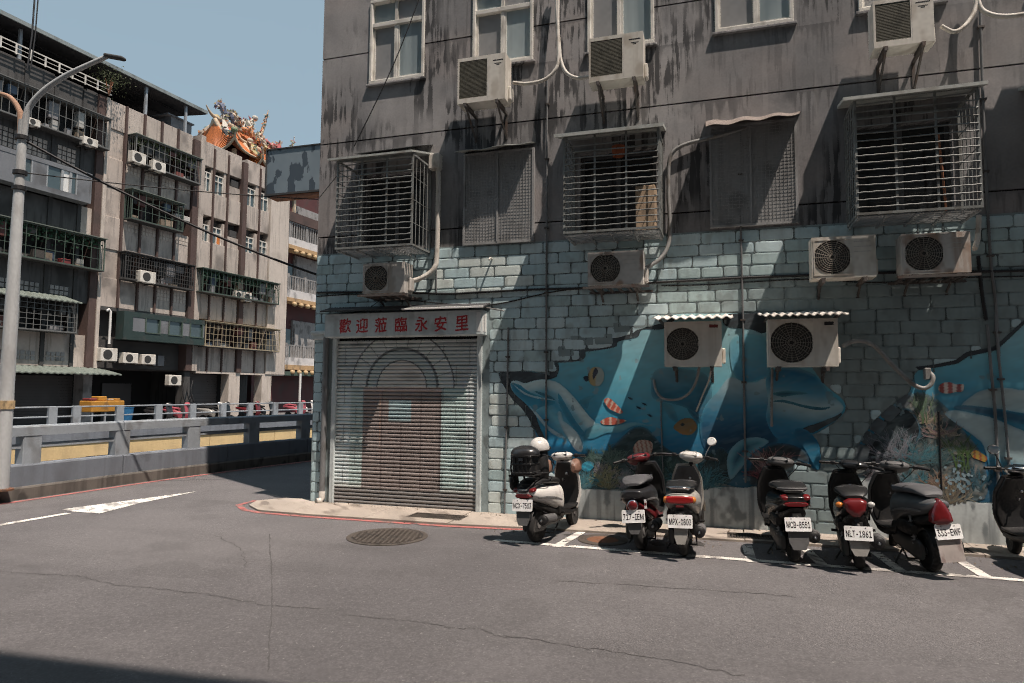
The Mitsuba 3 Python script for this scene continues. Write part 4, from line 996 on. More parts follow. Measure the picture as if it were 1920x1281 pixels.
def shutter_fn(p, n, uv):
    x, z = p.x, p.z
    g = fbm(x * 3, z * 3, 0, 3)
    base = mix((0.70, 0.77, 0.775), (0.62, 0.695, 0.705), g)
    col = base
    def blend(c, w):
        return mix(col, c, w)
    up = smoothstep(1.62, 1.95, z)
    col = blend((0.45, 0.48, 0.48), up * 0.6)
    r = dr.sqrt((x - AX) * (x - AX) + (z - DT) * (z - DT))
    inside = dr.select(z > DT, 1.0, 0.0)
    ring = inside * smoothstep(AR + .27, AR + .25, r) * smoothstep(AR - .02, AR, r)
    col = blend((0.60, 0.645, 0.635), ring)
    fan = inside * smoothstep(AR, AR - .02, r)
    col = blend((0.47, 0.535, 0.535), fan)
    inner = inside * smoothstep(AR - .17, AR - .19, r)
    col = blend((0.62, 0.61, 0.58), inner)
    for rr, wd in ((AR + .27, .014), (AR, .026), (AR - .18, .013)):
        col = blend((0.06, 0.07, 0.08), inside * smoothstep(wd, wd * .5, dr.abs(r - rr)) * .8)
    ang = dr.atan2(z - DT, x - AX)
    k = ang * 3.5
    col = blend((0.14, 0.16, 0.17), inside * smoothstep(.045, .02, dr.abs(k - dr.floor(k + .5))) * smoothstep(AR, AR + .02, r) * smoothstep(AR + .27, AR + .26, r) * .7)
    below = dr.select(z < DT, 1.0, 0.0)
    side = lambda a, b: smoothstep(a - .008, a + .008, x) * smoothstep(b + .008, b - .008, x) * below
    col = blend((0.48, 0.58, 0.56), side(DX0 - .22, DX0) * .9)
    col = blend((0.45, 0.57, 0.55), side(DX1, DX1 + .40) * .9)
    fx = (x - DX0) / (DX1 - DX0)
    door = side(DX0, DX1)
    plank = fx * 4.0
    pl = plank - dr.floor(plank)
    wood = mix((0.335, 0.29, 0.275), (0.265, 0.23, 0.22), fbm(x * 22, z * 1.3, 3.0, 3))
    wood = mix(wood, (0.11, 0.08, 0.078), smoothstep(.04, .015, dr.abs(pl - .5) * 0 + dr.minimum(pl, 1 - pl)) * .6)
    col = blend(wood, door)
    col = blend((0.45, 0.29, 0.22), door * smoothstep(.012, .006, dr.abs(x - DX0 - .30)) * smoothstep(.7, 1.2, z) * .7)
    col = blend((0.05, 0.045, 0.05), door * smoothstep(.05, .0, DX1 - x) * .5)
    lint = side(DX0 - .0, DX1) * smoothstep(DT - .16, DT - .14, z)
    col = blend((0.52, 0.42, 0.39), lint * smoothstep(DT - .07, DT - .06, z))
    win = smoothstep(DX0 + .44, DX0 + .45, x) * smoothstep(DX0 + .83, DX0 + .82, x) * smoothstep(1.30, 1.31, z) * smoothstep(1.64, 1.63, z)
    col = blend((0.34, 0.45, 0.47), win)
    kr = dr.sqrt(dr.square(x - DX1 + .16) + dr.square(z - 1.08))
    col = blend((0.42, 0.36, 0.33), smoothstep(.014, .006, dr.abs(kr - .065)))
    # painted stones left and right of the door
    row = z / 0.31
    ri = dr.floor(row)
    bx = x / 0.42 + 0.5 * (ri - 2 * dr.floor(ri / 2))
    joint = dr.maximum(smoothstep(.035, .015, dr.minimum(row - ri, 1 - (row - ri))), smoothstep(.03, .012, dr.minimum(bx - dr.floor(bx), 1 - (bx - dr.floor(bx)))))
    out = (1 - door) * (1 - dr.minimum(ring + fan, 1.0))
    col = blend((0.13, 0.15, 0.155), joint * out * .55)
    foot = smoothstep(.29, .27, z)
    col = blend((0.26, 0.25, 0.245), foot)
    col = blend((0.55, 0.56, 0.53), smoothstep(.02, .012, dr.abs(z - .305)) * (1 - door) * .8)
    d = smoothstep(.55, .75, fbm(x * 2.2 + 3, z * 6.0, 5.0, 4)) * .4 + .25 * noise(x * 3, z * 45, 2)
    return mix(col, (0.10, 0.095, 0.09), d * .7)


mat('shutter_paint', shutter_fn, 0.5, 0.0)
mat('box_white', speck((0.53, 0.585, 0.59), 0.22, 3, (0.2, 0.2, 0.18), 0.5, 40, 0.3), 0.6)
sh = thing('roller_shutter', 'roller shutter of narrow slats painted with an arched wooden door', 'roller shutter')
x0, x1, zt = SHUT
n = 44; pitch = (2.56 - 0.03) / n
prof = [(0.0, 0.036), (0.006, 0.012), (0.016, -0.004), (0.03, -0.010), (0.044, -0.006), (0.053, 0.008), (pitch + .001, 0.036)]
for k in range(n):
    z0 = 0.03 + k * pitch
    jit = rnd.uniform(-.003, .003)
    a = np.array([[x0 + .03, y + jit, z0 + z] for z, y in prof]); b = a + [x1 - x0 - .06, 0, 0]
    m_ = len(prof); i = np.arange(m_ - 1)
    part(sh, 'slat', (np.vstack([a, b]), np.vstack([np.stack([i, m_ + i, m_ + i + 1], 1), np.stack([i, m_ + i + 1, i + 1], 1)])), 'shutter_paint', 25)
part(sh, 'bottom_bar', box(x0 + .03, x1 - .03, -.008, .04, 0.0, 0.034, .006), 'alu')
part(sh, 'backing', box(x0, x1, .06, .09, 0, zt), 'room_dark')
for a in (x0, x1 - .075):
    part(sh, 'guide_rail', box(a, a + .075, -.045, .05, 0.0, 2.6, .008), 'box_white')
sb = thing('shutter_sign', 'pale sign box over the shutter with seven red painted characters', 'sign')
sx0, sx1, sz0, sz1, sp = -5.925, -3.30, 2.60, 2.97, .22
part(sb, 'box', box(sx0, sx1, -sp, 0.03, sz0, sz1, .01), 'box_white')
part(sb, 'lid', sheet([(sx0 - .04, 0.0, sz1 + .13), (sx1 + .05, 0.0, sz1 + .12)], [(sx0 - .04, -.30, sz1 + .04), (sx1 + .06, -.32, sz1 + .035)], 6, th=.02), 'dark_awning', 30)
part(sb, 'edge_strip', box(-4.55, sx1 + .05, -.325, -.30, sz1 + .012, sz1 + .04, .004), 'plastic_white', label='bare white edge along the right half of the lid')
part(sb, 'end_cap', box(sx1 - .115, sx1 + .004, -sp - .004, -.02, sz0 + .02, sz1 - .015, .03), 'plastic_white')

GLYPHS = [[[[0,43,8,51,15,65,6,66,6,91,16,91,16,96,3,96,2,106,16,107,16,115,28,115,28,107,42,107,42,115,51,116,54,113,54,107,67,107,67,96,54,96,54,91,63,91,63,77,69,88,75,116,83,115,86,113,83,96,109,97,115,94,112,74,108,61,106,59,97,63,102,84,79,84,76,72,70,61,65,62,61,66,43,66,46,60,64,60,63,49,46,48,46,46,62,45,62,36,46,36,46,32,62,32,63,23,46,22,46,18,63,18,65,16,72,24,78,39,81,54,81,79,83,81,92,81,93,55,96,42,103,25,115,11,115,8,110,1,106,1,98,11,91,23,89,31,88,31,82,17,69,0,66,0,60,7,22,7,22,1,13,0,11,1,11,36,6,33,0,40],[46,76,53,76,53,82,46,82],[33,91,33,67,35,67,36,68,36,91,41,91,42,96,28,96,28,91],[22,18,34,18,34,22,22,22],[22,32,34,32,34,36,22,36],[22,46,34,46,34,49,22,49],[26,61,33,60,31,66,27,66],[16,76,23,75,23,82,16,82]]],
[[[0,11,16,24,16,60,2,60,1,72,29,72,29,25,37,19,46,15,59,13,114,15,111,2,95,1,49,2,33,8,26,14,22,14,9,0,6,0,1,6]],[[32,35,32,38,37,42,38,45,38,103,46,105,63,115,65,115,73,106,109,105,110,41,107,32,99,29,88,29,84,37,85,41,97,41,96,94,82,94,81,15,70,15,70,39,52,34,40,28,37,28],[70,103,50,94,50,46,70,52]],[[3,99,3,101,9,107,13,107,28,97,34,91,34,89,28,82,25,82,17,90]]],
[[[0,60,6,67,8,67,26,57,29,57,35,66,46,91,57,88,53,74,76,74,73,82,69,86,71,88,71,95,41,95,41,89,39,87,29,87,28,95,1,95,2,107,28,107,29,116,39,116,41,114,41,107,71,107,72,116,82,116,84,114,84,107,111,107,111,95,84,95,83,88,90,74,109,74,109,63,98,62,98,60,103,60,104,57,95,16,111,15,111,3,49,3,48,0,38,0,37,46,31,40,29,40,25,46,21,45,14,51,0,57],[69,61,76,26,76,18,71,17,71,15,83,15,91,62],[50,69,49,15,64,15,62,41,58,57,58,60,60,62,52,62]],[[4,82,7,88,10,91,13,91,30,82,33,77,29,71,25,69,18,75]],[[2,8,15,29,19,39,25,39,29,35,29,31,15,4,10,1]]],
[[[78,49,109,49,109,2,98,2,98,7,90,7,88,1,78,1],[89,20,98,19,98,38,89,38]],[[0,108,46,109,48,100,55,115,59,116,67,113,65,103,107,103,107,91,57,91,55,87,101,86,101,53,55,53,54,84,48,79,45,79,45,49,76,48,75,2,66,2,65,7,56,7,56,1,46,1,45,9,0,9],[66,64,89,64,89,75,66,75],[56,20,65,19,65,38,56,38],[32,96,31,82,41,82,38,87,45,94,45,97],[44,40,31,40,31,21,45,21],[12,52,33,52,33,70,12,70],[12,22,19,21,19,40,12,40],[12,82,19,82,19,97,12,97]]],
[[[18,79,18,89,20,91,64,91,65,79,69,67,75,59,82,63,100,82,103,82,111,76,111,72,93,56,82,49,81,46,94,31,104,24,115,20,116,17,109,8,96,13,79,27,65,46,64,6,57,1,37,0,32,11,33,13,51,13,52,14,52,78]],[[29,105,34,115,40,115,73,104,81,100,82,96,78,88,75,87,60,95]],[[0,15,0,18,9,23,19,33,30,52,30,54,4,54,3,67,41,67,46,65,47,61,41,44,28,23,11,8,8,8]]],
[[[0,56,0,66,2,68,34,68,43,87,16,88,16,73,4,72,3,100,5,101,45,101,42,108,42,112,51,115,55,114,61,101,103,101,105,100,104,72,92,72,91,88,47,87,47,86,56,85,56,81,50,68,108,67,107,55,84,55,77,39,70,30,70,29,99,16,104,13,106,9,97,0,95,0,84,8,58,19,49,13,31,5,8,0,6,5,2,8,3,12,29,18,43,26,15,37,16,41,19,43,25,55],[36,43,57,35,65,45,69,55,41,55,35,45]]],
[[[1,0,1,12,48,12,50,13,50,25,49,26,9,26,9,38,50,38,50,48,13,48,13,107,101,107,101,48,63,48,63,38,104,38,105,26,64,26,63,25,63,13,64,12,111,12,111,0],[63,60,88,60,88,72,63,72],[63,84,88,84,88,95,63,95],[25,60,50,60,50,72,25,72],[26,94,25,84,50,84,50,95]]]]

cxs = [(-5.56,2.785)[0], (-5.262,2.778)[0], (-4.941,2.771)[0], (-4.6,2.764)[0], (-4.265,2.757)[0], (-3.954,2.75)[0], (-3.615,2.742)[0]]
zc = (sz0 + sz1) / 2 - .01
for gph, cx_ in zip(GLYPHS, cxs):
    ps = []
    for poly in gph:
        rings = [np.array(q, float).reshape(-1, 2) for q in poly]
        ps.append(Polygon(rings[0], rings[1:]).buffer(0))
    allg = shapely.union_all(ps)
    bx0, by0, bx1, by1 = allg.bounds
    s_ = .225 / max(by1 - by0, bx1 - bx0)
    r7 = np.random.default_rng(len(gph))
    def tf(c):
        u = (c - [(bx0 + bx1) / 2, (by0 + by1) / 2]) * s_
        return np.stack([u[:, 0] * .93 + cx_, u[:, 1] + .10 * u[:, 0] - .25 * np.abs(u[:, 0]) * u[:, 0] + zc], 1)
    g = shapely.transform(allg, tf).buffer(.0025).buffer(-.0025)
    part(sb, 'character', prism(g, -sp - .003, -sp - .0005), 'red_text')


# ================================ things on the painted wall ================================
def fan_guard(cx, cz, r, y, mat_='ac_wire'):
    ms = [tube([(cx + q * math.cos(a), y - .012 * (1 - (q / r) ** 2), cz + q * math.sin(a)) for a in np.arange(28) / 28 * 2 * np.pi], .0028, 4, closed=True) for q in np.linspace(.18, 1, 8) * r]
    ms += [tube([(cx + .1 * r * math.cos(a), y - .012, cz + .1 * r * math.sin(a)), (cx + r * math.cos(a), y, cz + r * math.sin(a))], .003, 4) for a in np.arange(20) / 20 * 2 * np.pi]
    return ms


def ac_unit(x0, x1, z0, z1, yf, style, label, depth=.29, body='ac_white', arms=True, tray=False, badge='black_text', group=None, louv=.62):
    drop = .42 if style == 'louver' else .2
    a = thing('air_conditioner', label, 'air conditioner', group)
    yb = yf + depth
    w, h = x1 - x0, z1 - z0
    fx = x0 + w * louv                                       # right end of the fan part
    if style == 'louver':
        lx0, lx1, lz0, lz1 = x0 + .025, fx, z0 + .075, z1 - .05
        g = sbox(x0, z0, x1, z1).difference(sbox(lx0, lz0, lx1, lz1))
        part(a, 'front_panel', prism(g, yf, yf + .02), body)
        part(a, 'casing', [box(x0, x1, yf + .02, yb, z0, z0 + .02), box(x0, x1, yf + .02, yb, z1 - .02, z1), box(x0, x0 + .02, yf + .02, yb, z0 + .02, z1 - .02), box(x1 - .02, x1, yf + .02, yb, z0 + .02, z1 - .02), box(x0 + .02, x1 - .02, yb - .02, yb, z0 + .02, z1 - .02)], body)
        part(a, 'louver', [box(lx0, lx1, yf + .004, yf + .03, z, z + .009) for z in np.arange(lz0 + .006, lz1 - .01, .019)] + [box(x - .004, x + .004, yf + .03, yf + .034, lz0, lz1) for x in np.linspace(lx0 + .05, lx1 - .05, 5)], 'ac_louver', kind='stuff')
        part(a, 'fan', [lathe([(.005, 0), (.2, .004), (.2, .01), (.005, .014)], 24, 'y', ((lx0 + lx1) / 2, yf + .07, (lz0 + lz1) / 2)), box(lx0, lx1, yf + .1, yf + .11, lz0, lz1)], 'ac_dark')
        part(a, 'seam', [box(fx + .012, fx + .016, yf - .0015, yf, z0 + .03, z1 - .03)], 'ac_grey')
        part(a, 'badge', [box(x1 - .19, x1 - .035, yf - .002, yf, z1 - .105, z1 - .09), box(x1 - .165, x1 - .06, yf - .002, yf, z1 - .15, z1 - .14), box(x1 - .135, x1 - .09, yf - .002, yf, z1 - .17, z1 - .158)], badge)
    else:
        r = min(h * .44, (fx - x0) * .47)
        cx, cz = x0 + (fx - x0) * .52, z0 + h * .5
        g = sbox(x0, z0, x1, z1).difference(Point(cx, cz).buffer(r, quad_segs=10))
        part(a, 'front_panel', prism(g, yf, yf + .02), body)
        part(a, 'casing', [box(x0, x1, yf + .02, yb, z0, z0 + .02), box(x0, x1, yf + .02, yb, z1 - .02, z1), box(x0, x0 + .02, yf + .02, yb, z0 + .02, z1 - .02), box(x1 - .02, x1, yf + .02, yb, z0 + .02, z1 - .02), box(x0 + .02, x1 - .02, yb - .02, yb, z0 + .02, z1 - .02)], body)
        part(a, 'shroud', lathe([(r - .002, 0), (r + .006, 0), (r + .006, .09), (r - .002, .09)], 32, 'y', (cx, yf + .012, cz)), 'ac_dark', 30)
        bl = [lathe([(.004, 0), (.05, 0), (.05, .03), (.004, .03)], 14, 'y', (cx, yf + .05, cz))]
        for q in range(3):
            t = np.linspace(0, 1, 6)
            ang = q * 2.094 + np.linspace(-.45, .45, 5)
            v = np.array([[cx + (0.04 + (r - .06) * tt) * math.cos(an), yf + .055 + .03 * (an - q * 2.094), cz + (0.04 + (r - .06) * tt) * math.sin(an)] for tt in t for an in ang])
            i = np.arange(30).reshape(6, 5)
            qd = np.stack([i[:-1, :-1], i[1:, :-1], i[1:, 1:], i[:-1, 1:]], -1).reshape(-1, 4)
            bl.append((v, np.vstack([qd[:, :3], qd[:, [0, 2, 3]]])))
        part(a, 'fan', bl, 'ac_dark', 30)
        part(a, 'fan_backing', box(x0 + .03, fx, yf + .12, yf + .13, z0 + .03, z1 - .03), 'ac_dark')
        part(a, 'fan_guard', fan_guard(cx, cz, r, yf - .004), 'ac_wire', kind='stuff')
        part(a, 'guard_surround', prism(sbox(x0 + .02, z0 + .03, fx, z1 - .03).difference(sbox(x0 + .035, z0 + .045, fx - .015, z1 - .045)), yf - .006, yf), body)
        part(a, 'vent_slot', [box(fx + .03, x1 - .05, yf - .003, yf, z1 - h * q, z1 - h * q + .01) for q in (.16, .28, .4)] if badge == 'slots' else [box(x1 - .15, x1 - .045, yf - .003, yf, z1 - .085, z1 - .045)], 'ac_grey' if badge == 'slots' else badge)
    part(a, 'valve_cover', box(x1, x1 + .045, yb - .16, yb - .02, z0 + .04, z0 + .24, .012), body)
    for x in (x0 + .1, x1 - .15):
        part(a, 'foot', box(x, x + .05, yf - .02, yb + .03, z0 - .018, z0), 'bracket_steel')
    if arms:
        for x in (x0 + .11, x1 - .14):
            br_ = [box(x, x + .035, yf - .03, -.002, z0 - .055, z0 - .018), box(x, x + .035, -.012, -.001, z0 - drop, z0 - .055), tube([(x + .017, yf + .02 if style == 'louver' else -.2, z0 - .05), (x + .017, -.01, z0 - drop + .04)], .016, 6)]
            part(a, 'bracket', br_, 'bracket_steel')
    if tray:
        part(a, 'tray', [box(x0 - .06, x1 + .08, yf - .05, yf - .02, z0 - .05, z0 - .02), box(x0 - .06, x1 + .08, -.06, -.03, z0 - .05, z0 - .02)] + [box(x, x + .03, yf - .02, -.03, z0 - .045, z0 - .02) for x in np.arange(x0, x1 + .03, .13)], 'bracket_steel', kind='stuff')
    return a


GU, GL_ = 'louvred air conditioners high on the facade', 'round fan air conditioners on the mural wall'
U1 = (-3.637,-2.9,5.977,6.673)
U2 = (-1.683,-0.941,6.025,6.676)
U3 = (1.855,2.509,6.013,6.631)
ac_unit(U1[0], U1[1], U1[2], U1[3] - .01, -.46, 'louver', 'white air conditioner with square louver, lowest and leftmost of the high ones', group=GU)
ac_unit(U2[0], U2[1], U2[2] + .02, U2[3], -.46, 'louver', 'white air conditioner with square louver over the middle window cage', body='ac_cream', group=GU)
ac_unit(U3[0], U3[1], U3[2], U3[2] + .60, -.46, 'louver', 'white louvred air conditioner over the cage with the pale roof, cut by the top edge', group=GU)
L1, L2, R1, R2, A1, A2 = (-5.107,-4.426,3.221,3.674), (-1.693,-0.956,3.208,3.659), (1.088,1.796,3.186,3.694), (2.071,2.775,3.193,3.673), (-0.694,0.019,2.118,2.696), (0.566,1.361,2.113,2.7)
ac_unit(L1[0], L1[1], L1[2], L1[3], -.5, 'round', 'weathered air conditioner below the window cage nearest the building corner', body='ac_grey', tray=True, badge='slots', group=GL_, arms=True)
ac_unit(L2[0], L2[1], L2[2], L2[3], -.5, 'round', 'weathered air conditioner below the middle window cage', body='ac_rusty', tray=True, badge='slots', group=GL_)
ac_unit(R1[0], R1[1], R1[2], R1[3], -.5, 'round', 'weathered air conditioner below the pale roofed cage, on the left of its pair', body='ac_cream', badge='slots', group=GL_)
ac_unit(R2[0], R2[1], R2[2], R2[3], -.5, 'round', 'weathered air conditioner below the pale roofed cage, on the right of its pair', body='ac_rusty', tray=True, badge='slots', group=GL_)
ac_unit(A1[0], A1[1], A1[2], A1[3], -.48, 'round', 'white air conditioner with a dark red badge under the smaller corrugated awning', badge='dark_red', group=GL_)
ac_unit(A2[0], A2[1], A2[2], A2[3], -.48, 'round', 'white air conditioner with a thick black fan under the larger corrugated awning', badge='black_text', group=GL_, louv=.66)
mat('awning_white', speck((0.66, 0.62, 0.57), 0.2, 5, (0.4, 0.36, 0.3), 0.5), 0.5)
for (f0, f1, y, lab, wn, th) in (((-0.832,2.714), (0.16,2.736), -.68, 'smaller white corrugated awning over the air conditioner with the red badge', 9, .004), ((0.468,2.726), (1.452,2.738), -.7, 'larger white corrugated awning over the wide black fan', 11, .004)):
    zb = (f0[1] + f1[1]) / 2
    k = thing('corrugated_awning', lab, 'awning')
    part(k, 'sheet', sheet([(f0[0], -.01, zb + .10), (f1[0], -.01, zb + .10)], [(f0[0], y, zb), (f1[0], y, zb)], wav=.013, waves=wn, th=.012), 'awning_white', 40)
    part(k, 'support', [box(f0[0] + .08, f0[0] + .11, y + .08, -.01, zb - .03, zb - .006), box(f1[0] - .11, f1[0] - .08, y + .08, -.01, zb - .03, zb - .006)], 'bracket_steel')
# the upper unit at the far right whose pipe alone shows
U4 = ac_unit(3.9, 4.65, 6.35, 6.94, -.62, 'louver', 'high air conditioner past the right edge of the frame', group=GU)


def run(L, y, r, mat_, label, name='pipe', cat_='pipe', n=6, seg=8, clips=False):
    """A pipe or cable through wall points; y is its distance from the wall (one value or one per point)."""
    ys = np.broadcast_to(np.asarray(y, float), (len(L),))
    p = spline([(q[0], yy, q[1]) for q, yy in zip(L, ys)], seg)
    if clips:
        k = thing(name, label, cat_)
        part(k, 'tube', tube(p, r, n), mat_, True)
        for z in np.arange(p[:, 2].min() + .3, p[:, 2].max(), 0.95):
            i = int(np.argmin(abs(p[:, 2] - z)))
            part(k, 'clip', box(p[i, 0] - r * 2.2, p[i, 0] + r * 2.2, p[i, 1] - r * 1.25, -.001, p[i, 2] - .012, p[i, 2] + .012), 'bracket_steel')
        return k
    return put(name, tube(p, r, n), mat_, label, cat_, True)


run([(-6.209,3.344),(-5.758,3.337),(-5.281,3.319),(-4.543,3.284),(-3.922,3.245),(-3.407,3.251),(-2.583,3.26),(-1.799,3.253),(-1.197,3.282),(-0.76,3.294),(-0.197,3.3),(0.28,3.309),(1.128,3.307),(1.626,3.306),(2.166,3.295),(2.799,3.273),(3.485,3.261),(4.138,3.274)], -.03, .017, 'black_cable', 'thick black cable run across the wall above the sign', 'cable', 'cable')
run([(-6.213,3.285),(-5.571,3.297),(-5.004,3.243),(-4.545,3.169),(-3.837,3.081),(-3.409,3.052),(-2.992,3.087),(-2.506,3.18),(-2.11,3.236),(-1.724,3.244)], -.02, .009, 'black_cable', 'thin sagging cable under the thick black cable near the sign', 'cable', 'cable')
run([(-0.762,3.244),(-0.129,3.234),(0.48,3.252),(1.128,3.253),(1.867,3.181),(2.572,3.205),(3.486,3.192)], -.02, .007, 'black_cable', 'thin cable sagging under the thick one at mid wall', 'cable', 'cable')
run([(-3.79,3.084),(-3.472,3.043),(-3.184,2.98),(-2.941,2.927)], [-.05, -.1, -.2, -.3], .012, 'hose_grey', 'short grey tube sloping down to the sign lid', 'cable', 'cable')
run([(-5.921,2.936),(-5.633,2.971),(-5.257,3.062),(-4.982,3.204),(-4.618,3.249)], -.06, .006, 'black_cable', 'thin slack wire looped over the left end of the sign', 'cable', 'cable')
run([(-2.387,6.377),(-2.388,4.373),(-2.39,2.811),(-2.384,1.059)], -.03, .014, 'pipe_grey', 'straight grey conduit down the whole wall through the first dolphin', clips=True)
run([(0.3,5.305),(0.285,3.963),(0.291,2.746),(0.289,0.623)], -.03, .015, 'pipe_grey', 'straight grey conduit beside the larger awning, from the wide screen downwards', clips=True)
run([(-2.963,2.715),(-2.971,1.733),(-2.988,0.811),(-2.998,0.036)], -.025, .014, 'pipe_grey', 'grey conduit just right of the shutter', clips=True)
run([(-4.13,3.92),(-4.119,3.278)], -.02, .011, 'pipe_grey', 'short thin conduit beside the white downpipe')
k = run([(-4.11,5.324),(-4.087,5.039),(-4.086,4.462),(-4.093,3.825),(-4.116,3.647),(-4.219,3.53),(-4.35,3.454),(-4.465,3.418)], [-.10, -.08, -.08, -.08, -.1, -.14, -.2, -.26], .038, 'hose', 'white insulated downpipe bending to the unit nearest the corner', seg=6, n=10)
part(k, 'connection_box', [box((-4.228,5.241)[0], (-4.05,5.225)[0], -.15, -.01, (-4.138,5.166)[1], (-4.142,5.401)[1], .01)], 'hose')
run([(0.379,5.335),(0.141,5.289),(-0.135,5.237),(-0.416,5.185),(-0.581,5.097),(-0.64,4.938),(-0.651,4.527),(-0.634,4.006),(-0.665,3.772),(-0.752,3.607),(-0.882,3.502),(-0.976,3.448)], [-.03, -.04, -.05, -.06, -.06, -.06, -.06, -.07, -.1, -.15, -.2, -.25], .027, 'hose_grey', 'pale insulated pipe curving from the wide screen down to the middle unit', n=9)
run([(2.999,3.94),(2.98,3.748),(2.937,3.609),(2.878,3.497)], [-.1, -.12, -.2, -.3], .03, 'hose', 'short white pipe above the right unit of the pair', n=8)
run([(-2.177,7.929),(-2.199,7.368),(-2.182,6.885),(-2.166,6.58),(-2.204,6.395),(-2.362,6.258),(-2.618,6.228),(-2.83,6.272)], [-.12, -.15, -.2, -.24, -.27, -.29, -.3, -.3], .026, 'hose', 'white hose curving to the lowest of the high air conditioners', n=9)
run([(-2.224,7.938),(-2.215,7.371),(-2.166,6.803),(-2.126,6.519),(-2.04,6.325),(-1.869,6.215),(-1.662,6.211)], [-.12, -.15, -.2, -.24, -.27, -.29, -.3], .026, 'hose', 'white hose curving right to the unit over the middle cage', n=9)
run([(3.073,6.812),(3.039,6.515),(2.966,6.346),(2.856,6.223),(2.753,6.185),(2.625,6.26)], [-.12, -.16, -.2, -.24, -.27, -.3], .026, 'hose', 'white hose curving to the unit cut by the top edge', n=9)
run([(3.051,6.816),(3.089,6.507),(3.167,6.38),(3.312,6.303),(3.553,6.283),(3.869,6.263)], [-.12, -.16, -.2, -.24, -.26, -.26], .028, 'hose', 'white hose running out of the frame at the top right', n=9)
run([(3.132,6.523),(3.125,6.046),(3.12,5.593),(3.112,4.636),(3.123,3.453),(3.153,2.934),(3.16,2.422),(3.164,2.243)], -.03, .017, 'pipe_grey', 'long grey conduit left of the right edge', clips=True)
run([(2.996,3.459),(3.015,3.068),(3.046,2.731),(3.055,2.68)], -.03, .02, 'black_cable', 'black drain pipe below the right unit of the pair')
run([(3.056,2.627),(3.074,2.104),(3.096,1.536),(3.098,0.602)], -.04, .017, 'pipe_grey', 'grey pipe over the whale, ending high on the wall', clips=True)
run([(3.142,2.741),(3.153,2.326),(3.175,1.914),(3.199,1.413),(3.22,0.732)], -.04, .015, 'pipe_grey', 'second grey pipe over the whale, right of the other', clips=True)
run([(2.517,1.576),(2.516,1.204),(2.518,0.6)], -.02, .010, 'black_cable', 'short dark conduit over the painted reef')
run([(-0.782,1.666),(-0.778,1.321),(-0.762,0.714)], -.02, .009, 'pipe_grey', 'thin conduit under the smaller awning unit')
run([(1.444,2.368),(1.542,2.42),(1.681,2.432),(1.828,2.357),(1.988,2.171),(2.123,2.02),(2.246,1.897),(2.353,1.858),(2.428,1.91),(2.454,2.001),(2.422,2.059)], [-.25, -.22, -.2, -.16, -.12, -.1, -.1, -.1, -.1, -.08, -.02], .026, 'hose_grey', 'thick grey hose snaking from the larger awning unit to the painted reef', n=10)
run([(-0.265,2.126),(-0.294,1.97),(-0.365,1.821),(-0.476,1.72),(-0.63,1.683),(-0.77,1.717),(-0.847,1.825),(-0.874,1.954)], [-.3, -.26, -.2, -.15, -.1, -.08, -.05, -.02], .017, 'hose_grey', 'looped grey hose under the smaller awning unit', n=8)
run([(-0.115,2.112),(-0.145,1.956),(-0.229,1.758),(-0.32,1.531)], [-.3, -.2, -.06, -.03], .012, 'hose', 'thin pale drain hose under the smaller awning unit')
run([(0.639,2.11),(0.626,1.766),(0.618,1.355)], -.06, .018, 'hose_grey', 'straight grey pipe stub under the larger awning unit')
# rain pipe and ledge at the corner
rp = thing('rain_pipe', 'grey rain pipe with a white shoe, left of the roller shutter', 'pipe')
part(rp, 'pipe', tube([(-6.0, -.05, .12), (-6.0, -.05, 2.6)], .045, 12), 'pipe_grey', True)
part(rp, 'shoe', tube([(-6.0, -.05, .2), (-6.0, -.05, .09), (-6.01, -.09, .05), (-6.04, -.14, .045)], .05, 10), 'hose', True)
put('corner_ledge', [box(XL - .02, -5.95, -.10, 0.0, 2.66, 2.72, .01), box(XL - .02, -6.03, -.06, 0, 2.58, 2.66, .01)], 'box_white', 'small painted ledge at the corner level with the sign', 'ledge')
sp = (-3.229,3.738)
put('wall_spout', [tube([(sp[0], 0, sp[1]), (sp[0], -.10, sp[1] + .01), (sp[0], -.14, sp[1] - .03)], .014, 8)], 'hose', 'tiny white spout on the wall right of the white downpipe', 'spout', True)
jb = (2.371,2.44,1.963,2.105)
put('junction_box', box(jb[0], jb[1], -.08, 0, jb[2], jb[3], .008), 'hose_grey', 'small grey box where the thick hose enters the wall', 'box')
jb = (2.038,2.043,6.857,6.866)
# awning on the hidden side wall of the building
sa = thing('side_awning', 'small dark striped awning on the far side of the corner building', 'awning')
part(sa, 'cover', sheet([(XL, 1.4, 2.98), (XL, 2.8, 2.98)], [(XL - .62, 1.4, 2.72), (XL - .62, 2.8, 2.72)], 6, th=.02), 'plastic_white', 30)
part(sa, 'lower_cover', sheet([(XL, 1.6, 2.45), (XL, 3.0, 2.5)], [(XL - .75, 1.6, 2.12), (XL - .75, 3.0, 2.12)], 6, th=.02), 'dark_awning', 30)
part(sa, 'box', box(XL - .4, XL, 1.5, 2.6, 2.55, 2.72, .02), 'dark_red')
# grey weathered board on the side wall
gb = (-11.174,-9.495,6.668,7.975)
def board_fn(p, n, uv):
    h = (p.z - 5.9) / 0.75
    b = fbm(p.x * 5.0, p.z * 2.6, 3.0, 4)
    low = smoothstep(0.75, 0.0, h)
    c = mix((0.20, 0.245, 0.275), (0.13, 0.17, 0.20), fbm(p.x * 2.0, p.z * 2.0, 1.0, 3))
    c = mix(c, (0.035, 0.05, 0.068), smoothstep(0.53 - 0.17 * low, 0.60 - 0.17 * low, b) * 0.9)
    return mix(c, (0.03, 0.06, 0.10), smoothstep(0.45, 0.6, fbm(p.x * 14.0, p.z * 1.2, 8.0, 3)) * low * 0.8)


